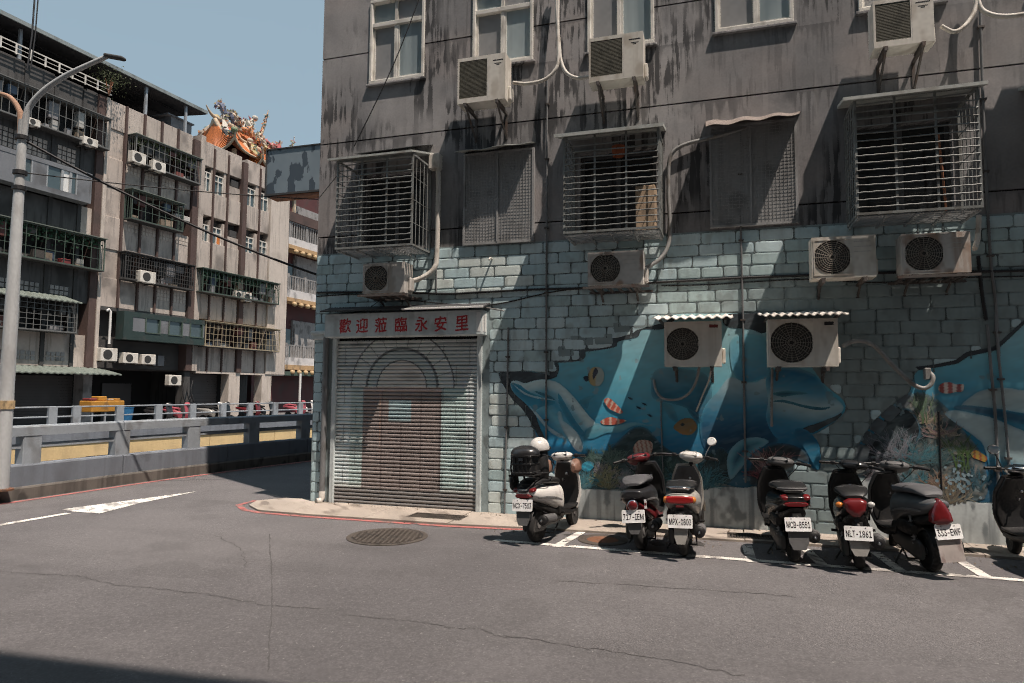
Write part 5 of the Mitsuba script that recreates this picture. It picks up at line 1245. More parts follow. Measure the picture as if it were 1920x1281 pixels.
mat('board_steel', board_fn, 0.6)
sg = thing('sign_board', 'blank blue grey weathered board standing out from the corner building', 'sign')
part(sg, 'panel', box(gb[0] + .03, XL, 5.0, 5.35, gb[2] + .12, gb[3] - .03), 'board_steel')
part(sg, 'border', [box(gb[0], XL, 4.97, 5.38, gb[3] - .03, gb[3]), box(gb[0], XL, 4.97, 5.38, gb[2] + .07, gb[2] + .12), box(gb[0], gb[0] + .03, 4.97, 5.38, gb[2] + .12, gb[3] - .03)], 'dark_awning')
part(sg, 'underside', box(gb[0] + .15, XL, 5.02, 5.3, gb[2], gb[2] + .07), 'wood_pole')


# ================================ buildings across the ramp ================================
LA = math.radians(4.5)
LM = np.eye(4); LM[:2, 0], LM[:2, 1], LM[:2, 3] = (math.sin(LA), math.cos(LA)), (-math.cos(LA), math.sin(LA)), (-28, 24)


def lb(s0, s1, o0, o1, z0, z1, b=0.0):
    """A box on the street front: s along the street, o outwards from the front."""
    return box(s0, s1, -o1, -o0, z0, z1, b)


def lp(parent, name, m, mat_, smooth=False, label=None, kind=None):
    return part(parent, name, m, mat_, smooth, label, kind, m=LM)


def lput(name, m, mat_, label, cat_, smooth=False, group=None):
    return put(name, m, mat_, label, cat_, smooth, group, m=LM)


mat('beige_wall', speck((0.42, 0.37, 0.33), 0.36, 0.7, (0.14, 0.125, 0.115), 0.75, 12, 0.5), 0.9)
mat('beige_pale', speck((0.50, 0.445, 0.395), 0.22, 0.7, (0.22, 0.19, 0.16), 0.5, 12, 0.35), 0.9)
mat('brown_column', speck((0.085, 0.056, 0.05), 0.35, 1.2, (0.05, 0.04, 0.036), 0.5, 12), 0.85)
mat('soot_shade_wall', speck((0.07, 0.069, 0.068), 0.5, 0.8, (0.03, 0.03, 0.03), 0.8, 10, 0.7), 0.9)  # soot plus the shade of the roof overhang, put into the colour
mat('sooty_dark', speck((0.05, 0.05, 0.05), 0.5, 1), 0.9)
mat('far_bars', speck((0.15, 0.155, 0.15), 0.3, 3), 0.6)
mat('green_bars', speck((0.065, 0.095, 0.075), 0.3, 3), 0.6)
mat('green_net', speck((0.03, 0.075, 0.04), 0.6, 3, (0.01, 0.03, 0.015), 0.6), 0.9)
mat('green_box', speck((0.022, 0.042, 0.04), 0.3, 2), 0.7)
mat('green_awning', speck((0.14, 0.165, 0.145), 0.3, 2, (0.08, 0.09, 0.07), 0.6), 0.8)
mat('beige_bars', speck((0.36, 0.30, 0.20), 0.3, 3), 0.6)
mat('far_shutter', speck((0.07, 0.066, 0.066), 0.25, 1.5), 0.6)
mat('far_glass', speck((0.07, 0.10, 0.11), 0.5, 0.8), 0.12, spec=0.7)
mat('far_curtain', speck((0.5, 0.16, 0.035), 0.4, 2), 0.8)
mat('grey_box', speck((0.16, 0.17, 0.185), 0.3, 1), 0.7)
mat('roof_sheet', speck((0.22, 0.25, 0.25), 0.2, 1), 0.6)
mat('roof_under', (0.03, 0.031, 0.035), 0.9)
mat('leaf', speck((0.06, 0.075, 0.03), 0.5, 4), 0.8)

bb = thing('apartment_building', 'beige apartment building with brown columns and caged windows across the ramp', 'building')
FINS = [-8.62, -7.56, -6.51, -5.46, -4.41, -3.37]
FR_ = [-2.62, -1.82, -0.73, 0.38]
FR2 = [0.74, 1.93, 2.88]
SP = [(14.6, 16.0), (11.72, 13.14), (8.58, 10.2), (5.72, 7.15), (2.74, 4.12)]
lp(bb, 'core', [lb(-8.6, 4.62, -11, -.5, 2.7, 15.6), lb(-8.6, 4.62, -11, -3, 0, 2.7)], 'soot_shade_wall')
DECO = {}
for i, (z0, z1) in enumerate(SP):
    low = i == 4
    for a, b in zip(FINS[:-1], FINS[1:]):
        if low: continue
        lp(bb, 'wall_panel', lb(a + .05, b - .05, -.5, 0.0, z0, z1, .015), 'beige_wall')
        if 0 < i < 4 and a > -7.7 and (i, round(a)) not in ((3, -8), (3, -7)):
            lp(bb, 'breeze_blocks', [lb(a + .16 + .2 * q, a + .32 + .2 * q, 0.0, .025, z1 - .32 - .2 * r_, z1 - .16 - .2 * r_) for q in range(4) for r_ in range(2 if i < 3 else 3)], 'beige_pale', kind='stuff')
    for a, b in list(zip(FR_[:-1], FR_[1:])) + list(zip(FR2[:-1], FR2[1:])):
        lp(bb, 'wall_panel', lb(a + .045, b - .045, -.5, 0.0, z0, z1, .015), 'beige_wall')
for f in FINS[1:-1]:
    lp(bb, 'fin', lb(f - .05, f + .05, -.4, .10, 5.72, 16.0), 'brown_column')
for f in FR_[1:-1] + FR2[1:-1]:
    lp(bb, 'fin', lb(f - .045, f + .045, -.4, .08, 2.74, 15.75), 'brown_column')
lp(bb, 'column', lb(-8.72, -8.55, -.5, .16, 2.7, 16.0), 'beige_pale')
lp(bb, 'column', lb(-3.37, -2.98, -.5, .14, 2.74, 15.8), 'brown_column')
lp(bb, 'column', lb(-2.96, -2.62, -.5, .16, 2.74, 16.2), 'beige_wall')
lp(bb, 'column', lb(0.38, 0.74, -.5, .14, 2.74, 15.7), 'brown_column')
lp(bb, 'end_pier', lb(2.88, 4.62, -.5, .10, 2.7, 15.6), 'beige_pale')
lp(bb, 'lintel', lb(-8.6, -3.0, -.5, .02, 5.55, 5.71), 'soot_shade_wall')
lp(bb, 'lintel', lb(-2.6, 4.62, -.5, .04, 2.62, 2.73), 'beige_pale')
for z in (13.14, 10.2, 7.15):                                     # the shaded first bay beside the party column
    lp(bb, 'wall_panel', lb(-8.5, -7.62, -.4, -.06, z, z + 1.45), 'beige_wall')
for z0, z1 in ((13.02, 14.3), (10.15, 11.2)):
    for k, (a, b) in enumerate(((-2.56, -1.95), (-1.74, -0.98), (0.82, 1.64), (2.0, 2.8))):
        w = lp(bb, 'window', [lb(a, b, -.22, -.10, z0, z0 + .06), lb(a, b, -.22, -.10, z1 - .06, z1), lb(a, a + .06, -.22, -.10, z0 + .06, z1 - .06), lb(b - .06, b, -.22, -.10, z0 + .06, z1 - .06), lb((a + b) / 2 - .03, (a + b) / 2 + .03, -.21, -.1, z0 + .06, z1 - .06), lb(a + .06, b - .06, -.2, -.105, z1 - .4, z1 - .34)], 'white_frame')
        lp(w, 'pane', lb(a + .06, b - .06, -.19, -.17, z0 + .06, z1 - .06), 'far_glass')
        if z0 < 11 and k == 1:
            lp(w, 'curtain', lb((a + b) / 2 + .04, b - .08, -.16, -.14, z0 + .1, z1 - .45), 'far_curtain', label='orange curtain')
        lp(bb, 'window_wall', [lb(a - .2, a, -.5, -.06, z0 - .05, z1 + .32), lb(b, b + .16, -.5, -.06, z0 - .05, z1 + .32)], 'beige_wall')
    lp(bb, 'small_window', [lb(-.36, .2, -.3, -.1, z1 - .3, z1 + .1)], 'sooty_dark')
    lp(bb, 'window_wall', lb(-.72, .36, -.5, -.11, z0 - .1, z1 - .32), 'beige_wall')


def window_cage(s0, s1, z0, z1, o, label, mat_, step=.22, hz=3, net=None, roof=None):
    c = thing('window_cage', label, 'window cage', 'steel cages on the buildings across the ramp')
    fr = [lb(s0, s1, o - .04, o, z, z + .05) for z in (z0, z1 - .05)] + [lb(s, s + .05, q, q + .04, z0, z1) for s in (s0, s1 - .05) for q in (.04, o - .04)] + [lb(s, s + .04, .08, o - .04, z, z + .04) for s in (s0, s1 - .04) for z in (z0, z1 - .05)]
    lp(c, 'frame', fr, mat_)
    bars = [lb(s, s + .022, o - .03, o - .008, z0 + .05, z1 - .05) for s in np.arange(s0 + step, s1 - .08, step)]
    bars += [lb(s0 + .05, s1 - .05, o - .032, o - .012, z, z + .022) for z in np.linspace(z0, z1, hz + 2)[1:-1]]
    bars += [lb(s, s + .02, q, q + .02, z0 + .05, z1 - .05) for s in (s0 + .015, s1 - .035) for q in np.arange(.15, o - .1, .16)]
    lp(c, 'bars', bars, mat_, kind='stuff')
    lp(c, 'floor', lb(s0, s1, .04, o, z0 - .03, z0), 'sooty_dark')
    r_ = np.random.default_rng(int(abs(s0 * 977 + z0 * 31)))
    jm, jc = [], []
    for _ in range(int((s1 - s0) * 2.6)):                            # stored things and washing behind the bars
        a = r_.uniform(s0 + .1, s1 - .5)
        hang = r_.random() < .4
        w_, h_ = r_.uniform(.15, .5), r_.uniform(.12, .55)
        zb = z1 - .15 - h_ * 1.4 if hang else z0
        jm.append(lb(a, a + w_, r_.uniform(.05, .2), r_.uniform(.22, .45), zb, zb + h_ * (1.4 if hang else 1)))
        jc.append(np.tile(np.array([(0.25, 0.25, 0.26), (0.12, 0.11, 0.1), (0.3, 0.24, 0.18), (0.1, 0.14, 0.2), (0.2, 0.07, 0.06), (0.4, 0.4, 0.38), (0.06, 0.06, 0.06)][r_.integers(7)]) * r_.uniform(.5, 1), (8, 1)))
    jk = num(c + '__stored_junk'); labels[jk] = {'kind': 'stuff'}
    scene[jk] = mikit.ply(xf(cat(jm), LM), 'mat_plain_paint', False, color=np.vstack(jc))
    lp(c, 'roof', lb(s0 - .06, s1 + .06, 0.02, o + .08, z1, z1 + .035), roof or mat_)
    if net:
        r_ = np.random.default_rng(int(abs(s0 * 100)))
        lv = []
        for _ in range(int((s1 - s0) * 60)):
            a, z, q = r_.uniform(s0, s1), z1 - abs(r_.normal(0, .28)), r_.uniform(.1, o - .05)
            lv.append(lb(a, a + r_.uniform(.04, .12), q, q + .01, z - r_.uniform(.04, .12), z))
        lp(c, 'creeper', lv, net, kind='stuff')
    return c


window_cage(-7.42, -3.3, 13.14, 14.56, .62, 'mossy top floor cage holding two air conditioners on the beige building', 'far_bars', .34, 2, 'leaf', 'green_awning')
window_cage(-7.5, -4.35, 10.22, 11.72, .62, 'dark green cage below the mossy one', 'green_bars', .4, 2, None, 'green_awning')
window_cage(-7.6, -3.36, 7.18, 8.52, .5, 'dark brown close barred cage with one air conditioner', 'sooty_dark', .15, 5)
window_cage(-2.9, 3.3, 7.18, 8.5, .62, 'green netted cage with two small units at the end of the beige building', 'green_bars', .3, 2, 'green_net', 'green_bars')
window_cage(-2.55, 3.5, 4.14, 5.55, .62, 'beige barred cage over the street pillars', 'beige_bars', .3, 3)
gx = thing('balcony_box', 'dark green closed in balcony with three small windows', 'balcony')
lp(gx, 'shell', [lb(-7.6, -2.6, 0.05, .6, 4.16, 4.6), lb(-7.6, -2.6, .05, .6, 5.3, 5.56), lb(-7.6, -7.1, .05, .6, 4.6, 5.3)], 'green_box')
for k, s in enumerate((-6.4, -5.0, -3.62)):
    f_ = lp(gx, 'window', [lb(s, s + .06, .5, .63, 4.6, 5.3), lb(s + .84, s + .9, .5, .63, 4.6, 5.3), lb(s, s + .9, .5, .63, 4.55, 4.6)], 'green_bars')
    lp(f_, 'pane', lb(s + .06, s + .84, .5, .52, 4.6, 5.3), 'far_glass')
for a, b in ((-7.1, -6.4), (-5.5, -5.0), (-4.1, -3.62), (-2.72, -2.6)):
    lp(gx, 'sheet', lb(a, b, .48, .58, 4.6, 5.3), 'grey_box')
lp(bb, 'dark_storey', lb(-8.5, -3.4, -.9, -.4, 2.75, 4.14), 'sooty_dark')
for s in (-4.4, -3.9): lp(bb, 'grey_panel', lb(s - .9, s - .5, -.4, -.3, 2.95, 3.5), 'grey_box')


def small_ac(s0, s1, z0, z1, o, label, mat_='ac_white'):
    k = thing('air_conditioner', label, 'air conditioner', 'small air conditioners on the buildings across the ramp')
    lp(k, 'casing', lb(s0, s1, o - .34, o, z0, z1, .02), mat_)
    r = (z1 - z0) * .38
    lp(k, 'fan', lathe([(.004, 0), (r, 0), (r, .01), (.004, .012)], 20, 'y', (s0 + (s1 - s0) * .4, -o - .012, (z0 + z1) / 2)), 'ac_dark')
    for q_ in (s0 + .1, s1 - .14): lp(k, 'bracket', lb(q_, q_ + .04, .0, o, z0 - .06, z0 - .002), 'bracket_steel')
    return k


for q, o, lab in (((-7.697,-6.906,13.057,13.621), .75, 'upper left of two units in the mossy top floor cage'), ((-6.491,-5.718,13.006,13.526), .75, 'lower right of two units in the mossy top floor cage'), ((-6.872,-5.966,7.118,7.715), .68, 'single unit set in the dark brown barred cage'),
                  ((-0.264,0.272,7.154,7.597), .5, 'left of two small units in the green netted cage'), ((0.425,1.027,7.053,7.597), .5, 'right of two small units in the green netted cage'), ((-8.604,-7.734,3.051,3.677), .45, 'leftmost and largest of three white units in a row above the dark shopfront'),
                  ((-7.414,-6.584,2.991,3.512), .45, 'middle of three white units in a row above the dark shopfront'), ((-6.365,-5.552,2.976,3.488), .45, 'rightmost of three white units in a row above the dark shopfront'), ((-4.672,-3.89,1.914,2.472), .45, 'lone white unit low on the dark pillar with hanging cables'),
                  ((-12.702,-12.145,13.085,13.395), .7, 'white unit beside the street lamp on the top floor of the sooty building'), ((-10.174,-9.469,13.099,13.465), .7, 'white unit at the end of the ornate top floor cage')):
    small_ac(q[0], q[1], q[2], q[3], o, lab)
q = (-4.673,-3.72,10.531,11.191)
small_ac(q[0], q[1], q[2] + .4, q[3], .4, 'dull unit at the end of the dark green cage', 'ac_grey')
# ground floor of the beige building
lp(bb, 'pillar', lb(-.1, .78, -.6, .04, 0, 2.62, .02), 'beige_pale')
lp(bb, 'pillar', lb(2.64, 3.5, -.6, .04, 0, 2.62, .02), 'beige_pale')
lp(bb, 'pillar', lb(-3.3, -2.92, -.6, .0, 0, 2.7), 'soot_shade_wall')
for k in range(18):
    lp(bb, 'shutter_slat', lb(-2.9, -.12, -.95, -.9 + .02 * (k % 2), .02 + k * .143, .155 + k * .143), 'far_shutter')
lp(bb, 'dark_shop', lb(.8, 2.6, -2.6, -2.5, 0, 2.6), 'room_dark')
lp(bb, 'dark_shop', lb(-8.5, -3.3, -2.6, -2.5, 0, 2.7), 'room_dark')
lp(bb, 'shop_door', lb(-6.3, -4.6, -2.49, -2.42, 0, 2.0), 'far_shutter')
lp(bb, 'white_drain', tube([(s, -.1, z) for s, z in ((-8.15, 5.5), (-8.05, 5.6), (-7.95, 5.5), (-7.95, 3.9))], .06, 8), 'plastic_white', True)
lput('hanging_cables', [tube(spline([(-3.2 + a, -.25, 2.2), (-3.35 + a, -.3, 1.6), (-3.1 + a, -.3, 1.0), (-2.95, -.25, 1.4)], 5), .03, 5) for a in (-.3, 0, .25)], 'black_cable', 'bundle of slack cables under the lone white unit', 'cables')

# the sooty building at the left edge, wall colour darkened for roof overhang shade
sb_ = thing('apartment_building', 'sooty apartment building darkened for roof shade at the left edge behind the street lamp', 'building')
lp(sb_, 'core', [lb(-24, -8.75, -11, -.5, 2.7, 16.2), lb(-24, -8.75, -11, -2.5, 0, 2.7)], 'sooty_dark')
SF = [-23.1, -21.7, -20.3, -18.9, -17.5, -16.1, -14.9, -13.65, -12.42, -11.1, -9.75]
ZS = [(14.83, 16.05), (11.78, 13.25), (8.9, 10.33), (5.75, 7.3), (2.72, 4.23)]
for i, (z0, z1) in enumerate(ZS):
    for a, b in zip(SF[:-1], SF[1:]):
        lp(sb_, 'wall_panel', lb(a + .09, b - .09, -.5, 0, z0, z1, .015), 'soot_shade_wall' if i != 4 else 'beige_wall')
        if i in (1, 3, 4) and a > -15:
            lp(sb_, 'breeze_blocks', [lb(a + .2 + .22 * q, a + .37 + .22 * q, 0, .03, z0 + .25 + .22 * r_, z0 + .42 + .22 * r_) for q in range(4) for r_ in range(4 if i == 1 else 2)], 'beige_wall' if i == 1 else 'concrete', kind='stuff')
    lp(sb_, 'wall_panel', lb(-9.66, -9.1, -.5, -.02, z0, z1), 'soot_shade_wall' if i in (0, 1, 3) else 'beige_pale')
lp(sb_, 'column', lb(-9.1, -8.74, -.5, .12, 2.7, 16.0), 'brown_column')
for f in SF[8:]:
    lp(sb_, 'fin', lb(f - .09, f + .09, -.4, .05, 2.72, 15.9), 'sooty_dark')
window_cage(-20, -8.8, 13.25, 14.75, .6, 'ornate grilled cage along the top floor of the sooty building', 'far_bars', .3, 1)
window_cage(-20, -8.8, 7.32, 8.85, .65, 'green creeper covered cage on the sooty building', 'green_bars', .42, 2, 'green_net', 'green_awning')
window_cage(-20, -9.95, 4.25, 5.65, .6, 'dark cluttered cage low on the sooty building', 'far_bars', .3, 5, 'sooty_dark', 'green_awning')
cl = thing('storage_basket', 'red basket on the floor of the green creeper covered cage', 'basket')
q = (-10.764,-10.328,7.291,7.605)
lp(cl, 'basket', lb(q[0], q[1], .2, .5, q[2], q[3], .02), 'dark_red')
gx2 = thing('balcony_box', 'grey closed in balcony with sliding windows on the sooty building', 'balcony')
lp(gx2, 'shell', [lb(-20, -9.62, .03, .62, 10.38, 10.62), lb(-20, -9.62, .03, .62, 11.6, 11.8), lb(-9.7, -9.62, .03, .62, 10.62, 11.6), lb(-12.3, -11.7, .03, .6, 10.62, 11.6), lb(-10.3, -9.7, .03, .6, 10.62, 11.6), lb(-20, -12.9, .03, .6, 10.62, 11.6)], 'grey_box')
for k, (a, b) in enumerate(((-12.9, -12.3), (-11.7, -11.0), (-11.0, -10.62), (-10.62, -10.3))):
    f_ = lp(gx2, 'window', [lb(a, a + .06, .5, .6, 10.62, 11.6), lb(b - .06, b, .5, .6, 10.62, 11.6)], 'alu')
    lp(f_, 'pane', lb(a + .06, b - .06, .53, .55, 10.62, 11.6), ['far_glass', 'far_glass', 'plastic_white', 'far_glass'][k])
for k, (z, o, s1, lab) in enumerate(((2.42, 1.15, -8.0, 'pale green sheet awning over the closed shop at street level'), (5.66, .8, -9.9, 'pale green narrow awning one storey above the shop'))):
    lput('shop_awning', sheet([(-20, -.03, z + .30), (s1 - .35, -.03, z + .30)], [(-20, -o, z), (s1, -o, z)], wav=.02, waves=40, th=.05), 'green_awning', lab, 'awning', 30)
for k in range(17):
    lp(sb_, 'shutter_slat', lb(-20, -9.15, -.7, -.65 + .02 * (k % 2), .02 + k * .135, .145 + k * .135), 'far_shutter')
lp(sb_, 'pillar', lb(-9.12, -8.68, -.6, .05, 0, 2.4), 'concrete')
lp(sb_, 'lintel', lb(-20, -8.7, -.5, .02, 2.4, 2.71), 'soot_shade_wall')
# roof railing, roof canopy and its posts
rr_ = thing('roof_railing', 'white metal railing along the roof edge of the sooty building', 'railing')
lp(rr_, 'rail', [lb(-20, -8.6, .25, .29, 16.5, 16.55), lb(-20, -8.6, .25, .29, 16.1, 16.14), lb(-20, -8.6, .255, .285, 16.32, 16.34)], 'white_frame')
for s in np.arange(-16.2, -8.55, .62):
    lp(rr_, 'baluster', lb(s, s + .06, .24, .3, 16.06, 16.55), 'white_frame')
cn = thing('roof_canopy', 'long dark sheet roof on posts over both flat roofs', 'canopy')
lp(cn, 'sheet', sheet([(-21, 8.5, 18.5), (-2.55, 8.5, 18.5)], [(-21, 0.0, 17.68), (-2.55, 0.0, 17.62)], 12, th=.07), 'roof_under', 30)
lp(cn, 'gutter_edge', [lb(-21, -2.5, -.02, .07, 17.60, 17.78)], 'roof_sheet')
for s, o in (((-6.369,16.491)[0], -.1), ((-3.829,16.292)[0], -.1), (-12.5, -.4), (-17, -.4)):
    lp(cn, 'post', lb(s - .06, s + .06, o - .12, o, 15.95, 17.6), 'rail_paint')
lp(cn, 'purlin', [lb(-21, -2.6, -q, -q + .08, 17.5 + q * .095, 17.62 + q * .095) for q in (1.5, 3.0, 4.5, 6.0)], 'roof_under')
lput('roof_shed', [lb(-20, -3.6, -9, -3.2, 15.6, 17.4)], 'sooty_dark', 'dark shed under the sheet roof', 'shed')
lput('roof_lean_to', [lb(-4.3, -2.9, -2.2, -.7, 15.7, 16.9), lb(-4.6, -2.8, -2.4, -.6, 16.9, 16.97)], 'grey_box', 'grey lean to beside the temple roof', 'shed')
r8 = np.random.default_rng(4)
fp = (-8.654,16.92)
leaves = []
for _ in range(420):
    c = r8.normal(0, 1, 3) * [.42, .3, .3] + [fp[0] - .15, -.35, 16.85]
    m_ = trimesh.transformations.random_rotation_matrix(r8.random(3)); m_[:3, 3] = c
    leaves.append(xf((np.array([[-.06, 0, 0], [0, .025, 0], [.06, 0, 0], [0, -.025, 0.0]]), np.array([[0, 1, 2], [0, 2, 3]])), m_))
pt = thing('roof_plant', 'straggly potted plant behind the end of the white roof railing', 'plant')
lp(pt, 'foliage', leaves, 'leaf', kind='stuff')
lp(pt, 'stem', [tube([(fp[0] - .15, -.35, 16.0), (fp[0] - .1 + a, -.35 + b, 16.8)], .02, 5) for a, b in ((0, 0), (.2, .1), (-.25, .05), (-.1, -.2))], 'wood_pole', True)

# the temple: balconied building beyond, and its tiled roofs
mat('temple_red', speck((0.085, 0.03, 0.03), 0.3, 1.5), 0.7)
mat('temple_white', speck((0.56, 0.54, 0.53), 0.2, 1.5), 0.7)
mat('temple_orange', speck((0.42, 0.28, 0.15), 0.2, 1.5), 0.7)
mat('tile_orange', speck((0.52, 0.155, 0.04), 0.35, 3, (0.25, 0.09, 0.04), 0.5), 0.5)
mat('tile_dark', speck((0.32, 0.09, 0.03), 0.35, 3), 0.6)
mat('ridge_pale', speck((0.52, 0.40, 0.28), 0.4, 4, (0.2, 0.22, 0.2), 0.6), 0.7)
mat('lantern', (0.5, 0.36, 0.2), 0.6)
tp = thing('temple_building', 'red walled temple building with white balconies seen in the gap beside the mural wall', 'building')
TS = (8.293,6.806)[0]
lp(tp, 'core', lb(TS - 2, TS + 14, -16, -4.2, 0, 18.5), 'temple_red')
TO = -3.0
for (vt, vs, vb, vo) in ((420, 449, 463, 470), (520, 546, 561, 568), (648, 671, 685, 694)):
    zt_, zs_, zb_, zo_ = [(9.311,14.19)[1], (9.364,13.018)[1], (9.39,12.452)[1], (9.403,12.17)[1]] if vt == 420 else ([(9.494,10.155)[1], (9.541,9.109)[1], (9.569,8.506)[1], (9.582,8.225)[1]] if vt == 520 else [(9.727,5.018)[1], (9.769,4.098)[1], (9.794,3.538)[1], (9.81,3.179)[1]])
    b_ = lp(tp, 'balcony', lb(TS, TS + 8, -5, TO, zb_, zs_), 'temple_white')
    lp(b_, 'trim', lb(TS - .05, TS + 8, -5, TO + .06, zo_, zb_), 'temple_orange')
    lp(b_, 'balustrade', [lb(TS, TS + 8, TO - .08, TO, zt_ - .07, zt_)] + [lb(s, s + .09, TO - .08, TO - .01, zs_, zt_ - .07) for s in np.arange(TS + .02, TS + 8, .27)] + [lb(s, s + .2, TO - .1, TO + .02, zs_, zt_ + .12) for s in (TS, TS + 1.9, TS + 3.8)], 'concrete')
    for k in range(4):
        lp(b_, 'lantern', lathe([(.05, -.34), (.17, -.30), (.2, -.18), (.17, -.06), (.05, -.02)], 10, at=(TS + .7 + k * .75, -TO - .1, zo_)), 'lantern', True)
    lp(tp, 'doorway', [lb(TS + 1.0, TS + 1.8, -4.2, -4.1, zs_, zs_ + 2.2)], 'far_glass')
    lp(tp, 'grey_wall', lb(TS + 1.9, TS + 8, -4.2, -4.0, zs_, zs_ + 2.9), 'concrete')
    for q_ in (.1, 2.0): lp(tp, 'pier', lb(TS + q_, TS + q_ + .45, -4.2, -3.9, zs_, zs_ + 2.6), 'concrete')
lp(tp, 'top_frieze', lb(TS - .1, TS + 8, -5, -2.9, 14.2, 14.9), 'brown_column')
lp(tp, 'dark_porch', lb(TS - .6, TS + 8, -6, -4.3, 0, 3.0), 'room_dark')
lp(tp, 'eave_beam', [lb(TS - .2, TS + 8, -4, -2.9, 2.75, 3.05)], 'green_bars')
lp(tp, 'porch_post', tube([((9.39,2.927)[0], 2.5, 0), ((9.39,2.927)[0], 2.5, 2.9)], .09, 10), 'plastic_white', True)

DRAG = [(0.36, 0.09, 0.09), (0.13, 0.22, 0.2), (0.42, 0.34, 0.17), (0.50, 0.46, 0.40), (0.19, 0.24, 0.14), (0.5, 0.22, 0.10), (0.16, 0.18, 0.25), (0.46, 0.38, 0.3)]


def temple_roof(c, ws, wo, hz, label, tail=1.5, seed=1):
    """A hipped, sagging tile roof with upturned corners; c = (s, o, z) of the corner nearest the street."""
    k = thing('temple_roof', label, 'temple roof', None)
    s0, o0, z0 = c
    r = np.random.default_rng(seed)
    RF = .84
    cs, co = s0 + ws / 2, o0 - wo / 2
    hs, ho = ws / 2, wo / 2

    def surf(u, t, side):
        # u in -1..1 along the eave, t 0 at eave to 1 at ridge
        rise = hz * (t ** 1.5)
        lift = .75 * abs(u) ** 4 * (1 - t) ** 2
        rl_ = hs * RF
        if side in ('f', 'b'):
            sgn = 1 if side == 'f' else -1
            return (cs + u * (hs * (1 - t) + rl_ * t), co + sgn * ho * (1 - t), z0 + rise + lift)
        sgn = -1 if side == 'l' else 1
        return (cs + sgn * (hs * (1 - t) + rl_ * t), co + u * ho * (1 - t), z0 + rise + lift)

    for side in 'flbr':
        nu, nt = 25, 8
        grid = np.array([[surf(u, t, side) for u in np.linspace(-1, 1, nu)] for t in np.linspace(0, 1, nt)])
        P = np.stack([grid[..., 0], -grid[..., 1], grid[..., 2]], -1)
        i = np.arange(nu * nt).reshape(nt, nu)
        q = np.stack([i[:-1, :-1], i[1:, :-1], i[1:, 1:], i[:-1, 1:]], -1).reshape(-1, 4)
        v = np.vstack([P.reshape(-1, 3), P.reshape(-1, 3) - [0, 0, .12]])
        f = np.vstack([q, q + nu * nt])
        lp(k, 'tile_slope', (v, np.vstack([f[:, :3], f[:, [0, 2, 3]]])), 'tile_dark', 40)
        rows = []
        for u in np.linspace(-1, 1, 26):
            p = np.array([surf(u, t, side) for t in np.linspace(0, 1, 6)]); p = np.stack([p[:, 0], -p[:, 1], p[:, 2] + .03], -1)
            rows.append(tube(p, .055, 5))
        lp(k, 'tile_rolls', rows, 'tile_orange', True, kind='stuff')
        e = np.array([surf(u, 0, side) for u in np.linspace(-1, 1, 25)]); e = np.stack([e[:, 0], -e[:, 1], e[:, 2] - .05], -1)
        lp(k, 'eave_edge', tube(e, .09, 6), 'ridge_pale', True)
    lp(k, 'eave_wall', lb(cs - hs * .62, cs + hs * .62, co - ho * .7, co + ho * .7, z0 - 2.2, z0 + .35), 'temple_red')
    for sgn in (-1, 1):
        lp(k, 'corner_post', lb(cs + sgn * hs * .7 - .12, cs + sgn * hs * .7 + .12, co + ho * .7 - .12, co + ho * .7 + .12, z0 - 2.2, z0 + .2), 'ridge_pale')
    rz = z0 + hz
    rid = [(cs - hs * RF - .8, rz + .75), (cs - hs * RF - .2, rz + .25), (cs - hs * .3, rz + .12), (cs, rz + .08), (cs + hs * .3, rz + .12), (cs + hs * RF + .15, rz + .3), (cs + hs * RF + .8, rz + tail * .38), (cs + hs * RF + 1.25, rz + tail * .95)]
    p = spline([(a, -co, b) for a, b in rid], 6)
    lp(k, 'ridge', tube(p, np.interp(np.linspace(0, 1, len(p)), [0, .1, .25, .5, .72, .86, 1], [.03, .08, .2, .25, .2, .09, .02]), 8), 'ridge_pale', True)
    for sg in (-1, 1):                                                 # hip ridges down to the four corners
        for so in (-1, 1):
            hp = spline([(cs + sg * hs * RF, -co, rz), (cs + sg * hs * .8, -(co + so * ho * .5), z0 + hz * .36), (cs + sg * hs * .97, -(co + so * ho * .97), z0 + .62), (cs + sg * hs * 1.12, -(co + so * ho * 1.12), z0 + 1.35)], 5)
            lp(k, 'hip_ridge', tube(hp, np.linspace(.2, .02, len(hp)) ** 1.0, 6), 'ridge_pale', True)

    def figure(path, n, r0, dense):
        """A sinuous glazed figure: body, crest and scattered flames."""
        ms, cl_ = [], []
        b = tube(path, np.interp(np.linspace(0, 1, len(path)), [0, .2, .8, 1], [.05, r0, r0 * .8, .02]), 6)
        ms.append(b); cl_.append(np.tile(DRAG[r.integers(8)], (len(b[0]), 1)))
        for _ in range(n):
            i = r.integers(1, len(path) - 1)
            u = r.normal(0, 1, 3); u /= np.linalg.norm(u)
            L = r.uniform(.10, .26) * dense
            z_ = u; x_ = np.cross(u, [.3, .5, .81]); x_ /= np.linalg.norm(x_)
            m_ = np.eye(4); m_[:3, :3] = np.stack([x_, np.cross(z_, x_), z_], 1); m_[:3, 3] = path[i] + u * r0 * .6
            q = xf((np.array([[-.09, -.05, 0], [.09, -.05, 0], [0, .1, 0], [0, 0, L + r0 * .3]]), np.array([[0, 2, 1], [0, 1, 3], [1, 2, 3], [2, 0, 3]])), m_)
            ms.append(q); cl_.append(np.tile(np.array(DRAG[r.integers(8)]) * r.uniform(.6, 1.15), (4, 1)))
        hd = path[-1] if r.random() < .5 else path[0]
        e_ = ell(hd + [0, 0, .05], (.26, .2, .2) if r0 > .1 else (.05, .05, .05), 1); ms.append(e_); cl_.append(np.tile(np.array(DRAG[r.integers(8)]), (len(e_[0]), 1)))
        return cat(ms), np.vstack(cl_)

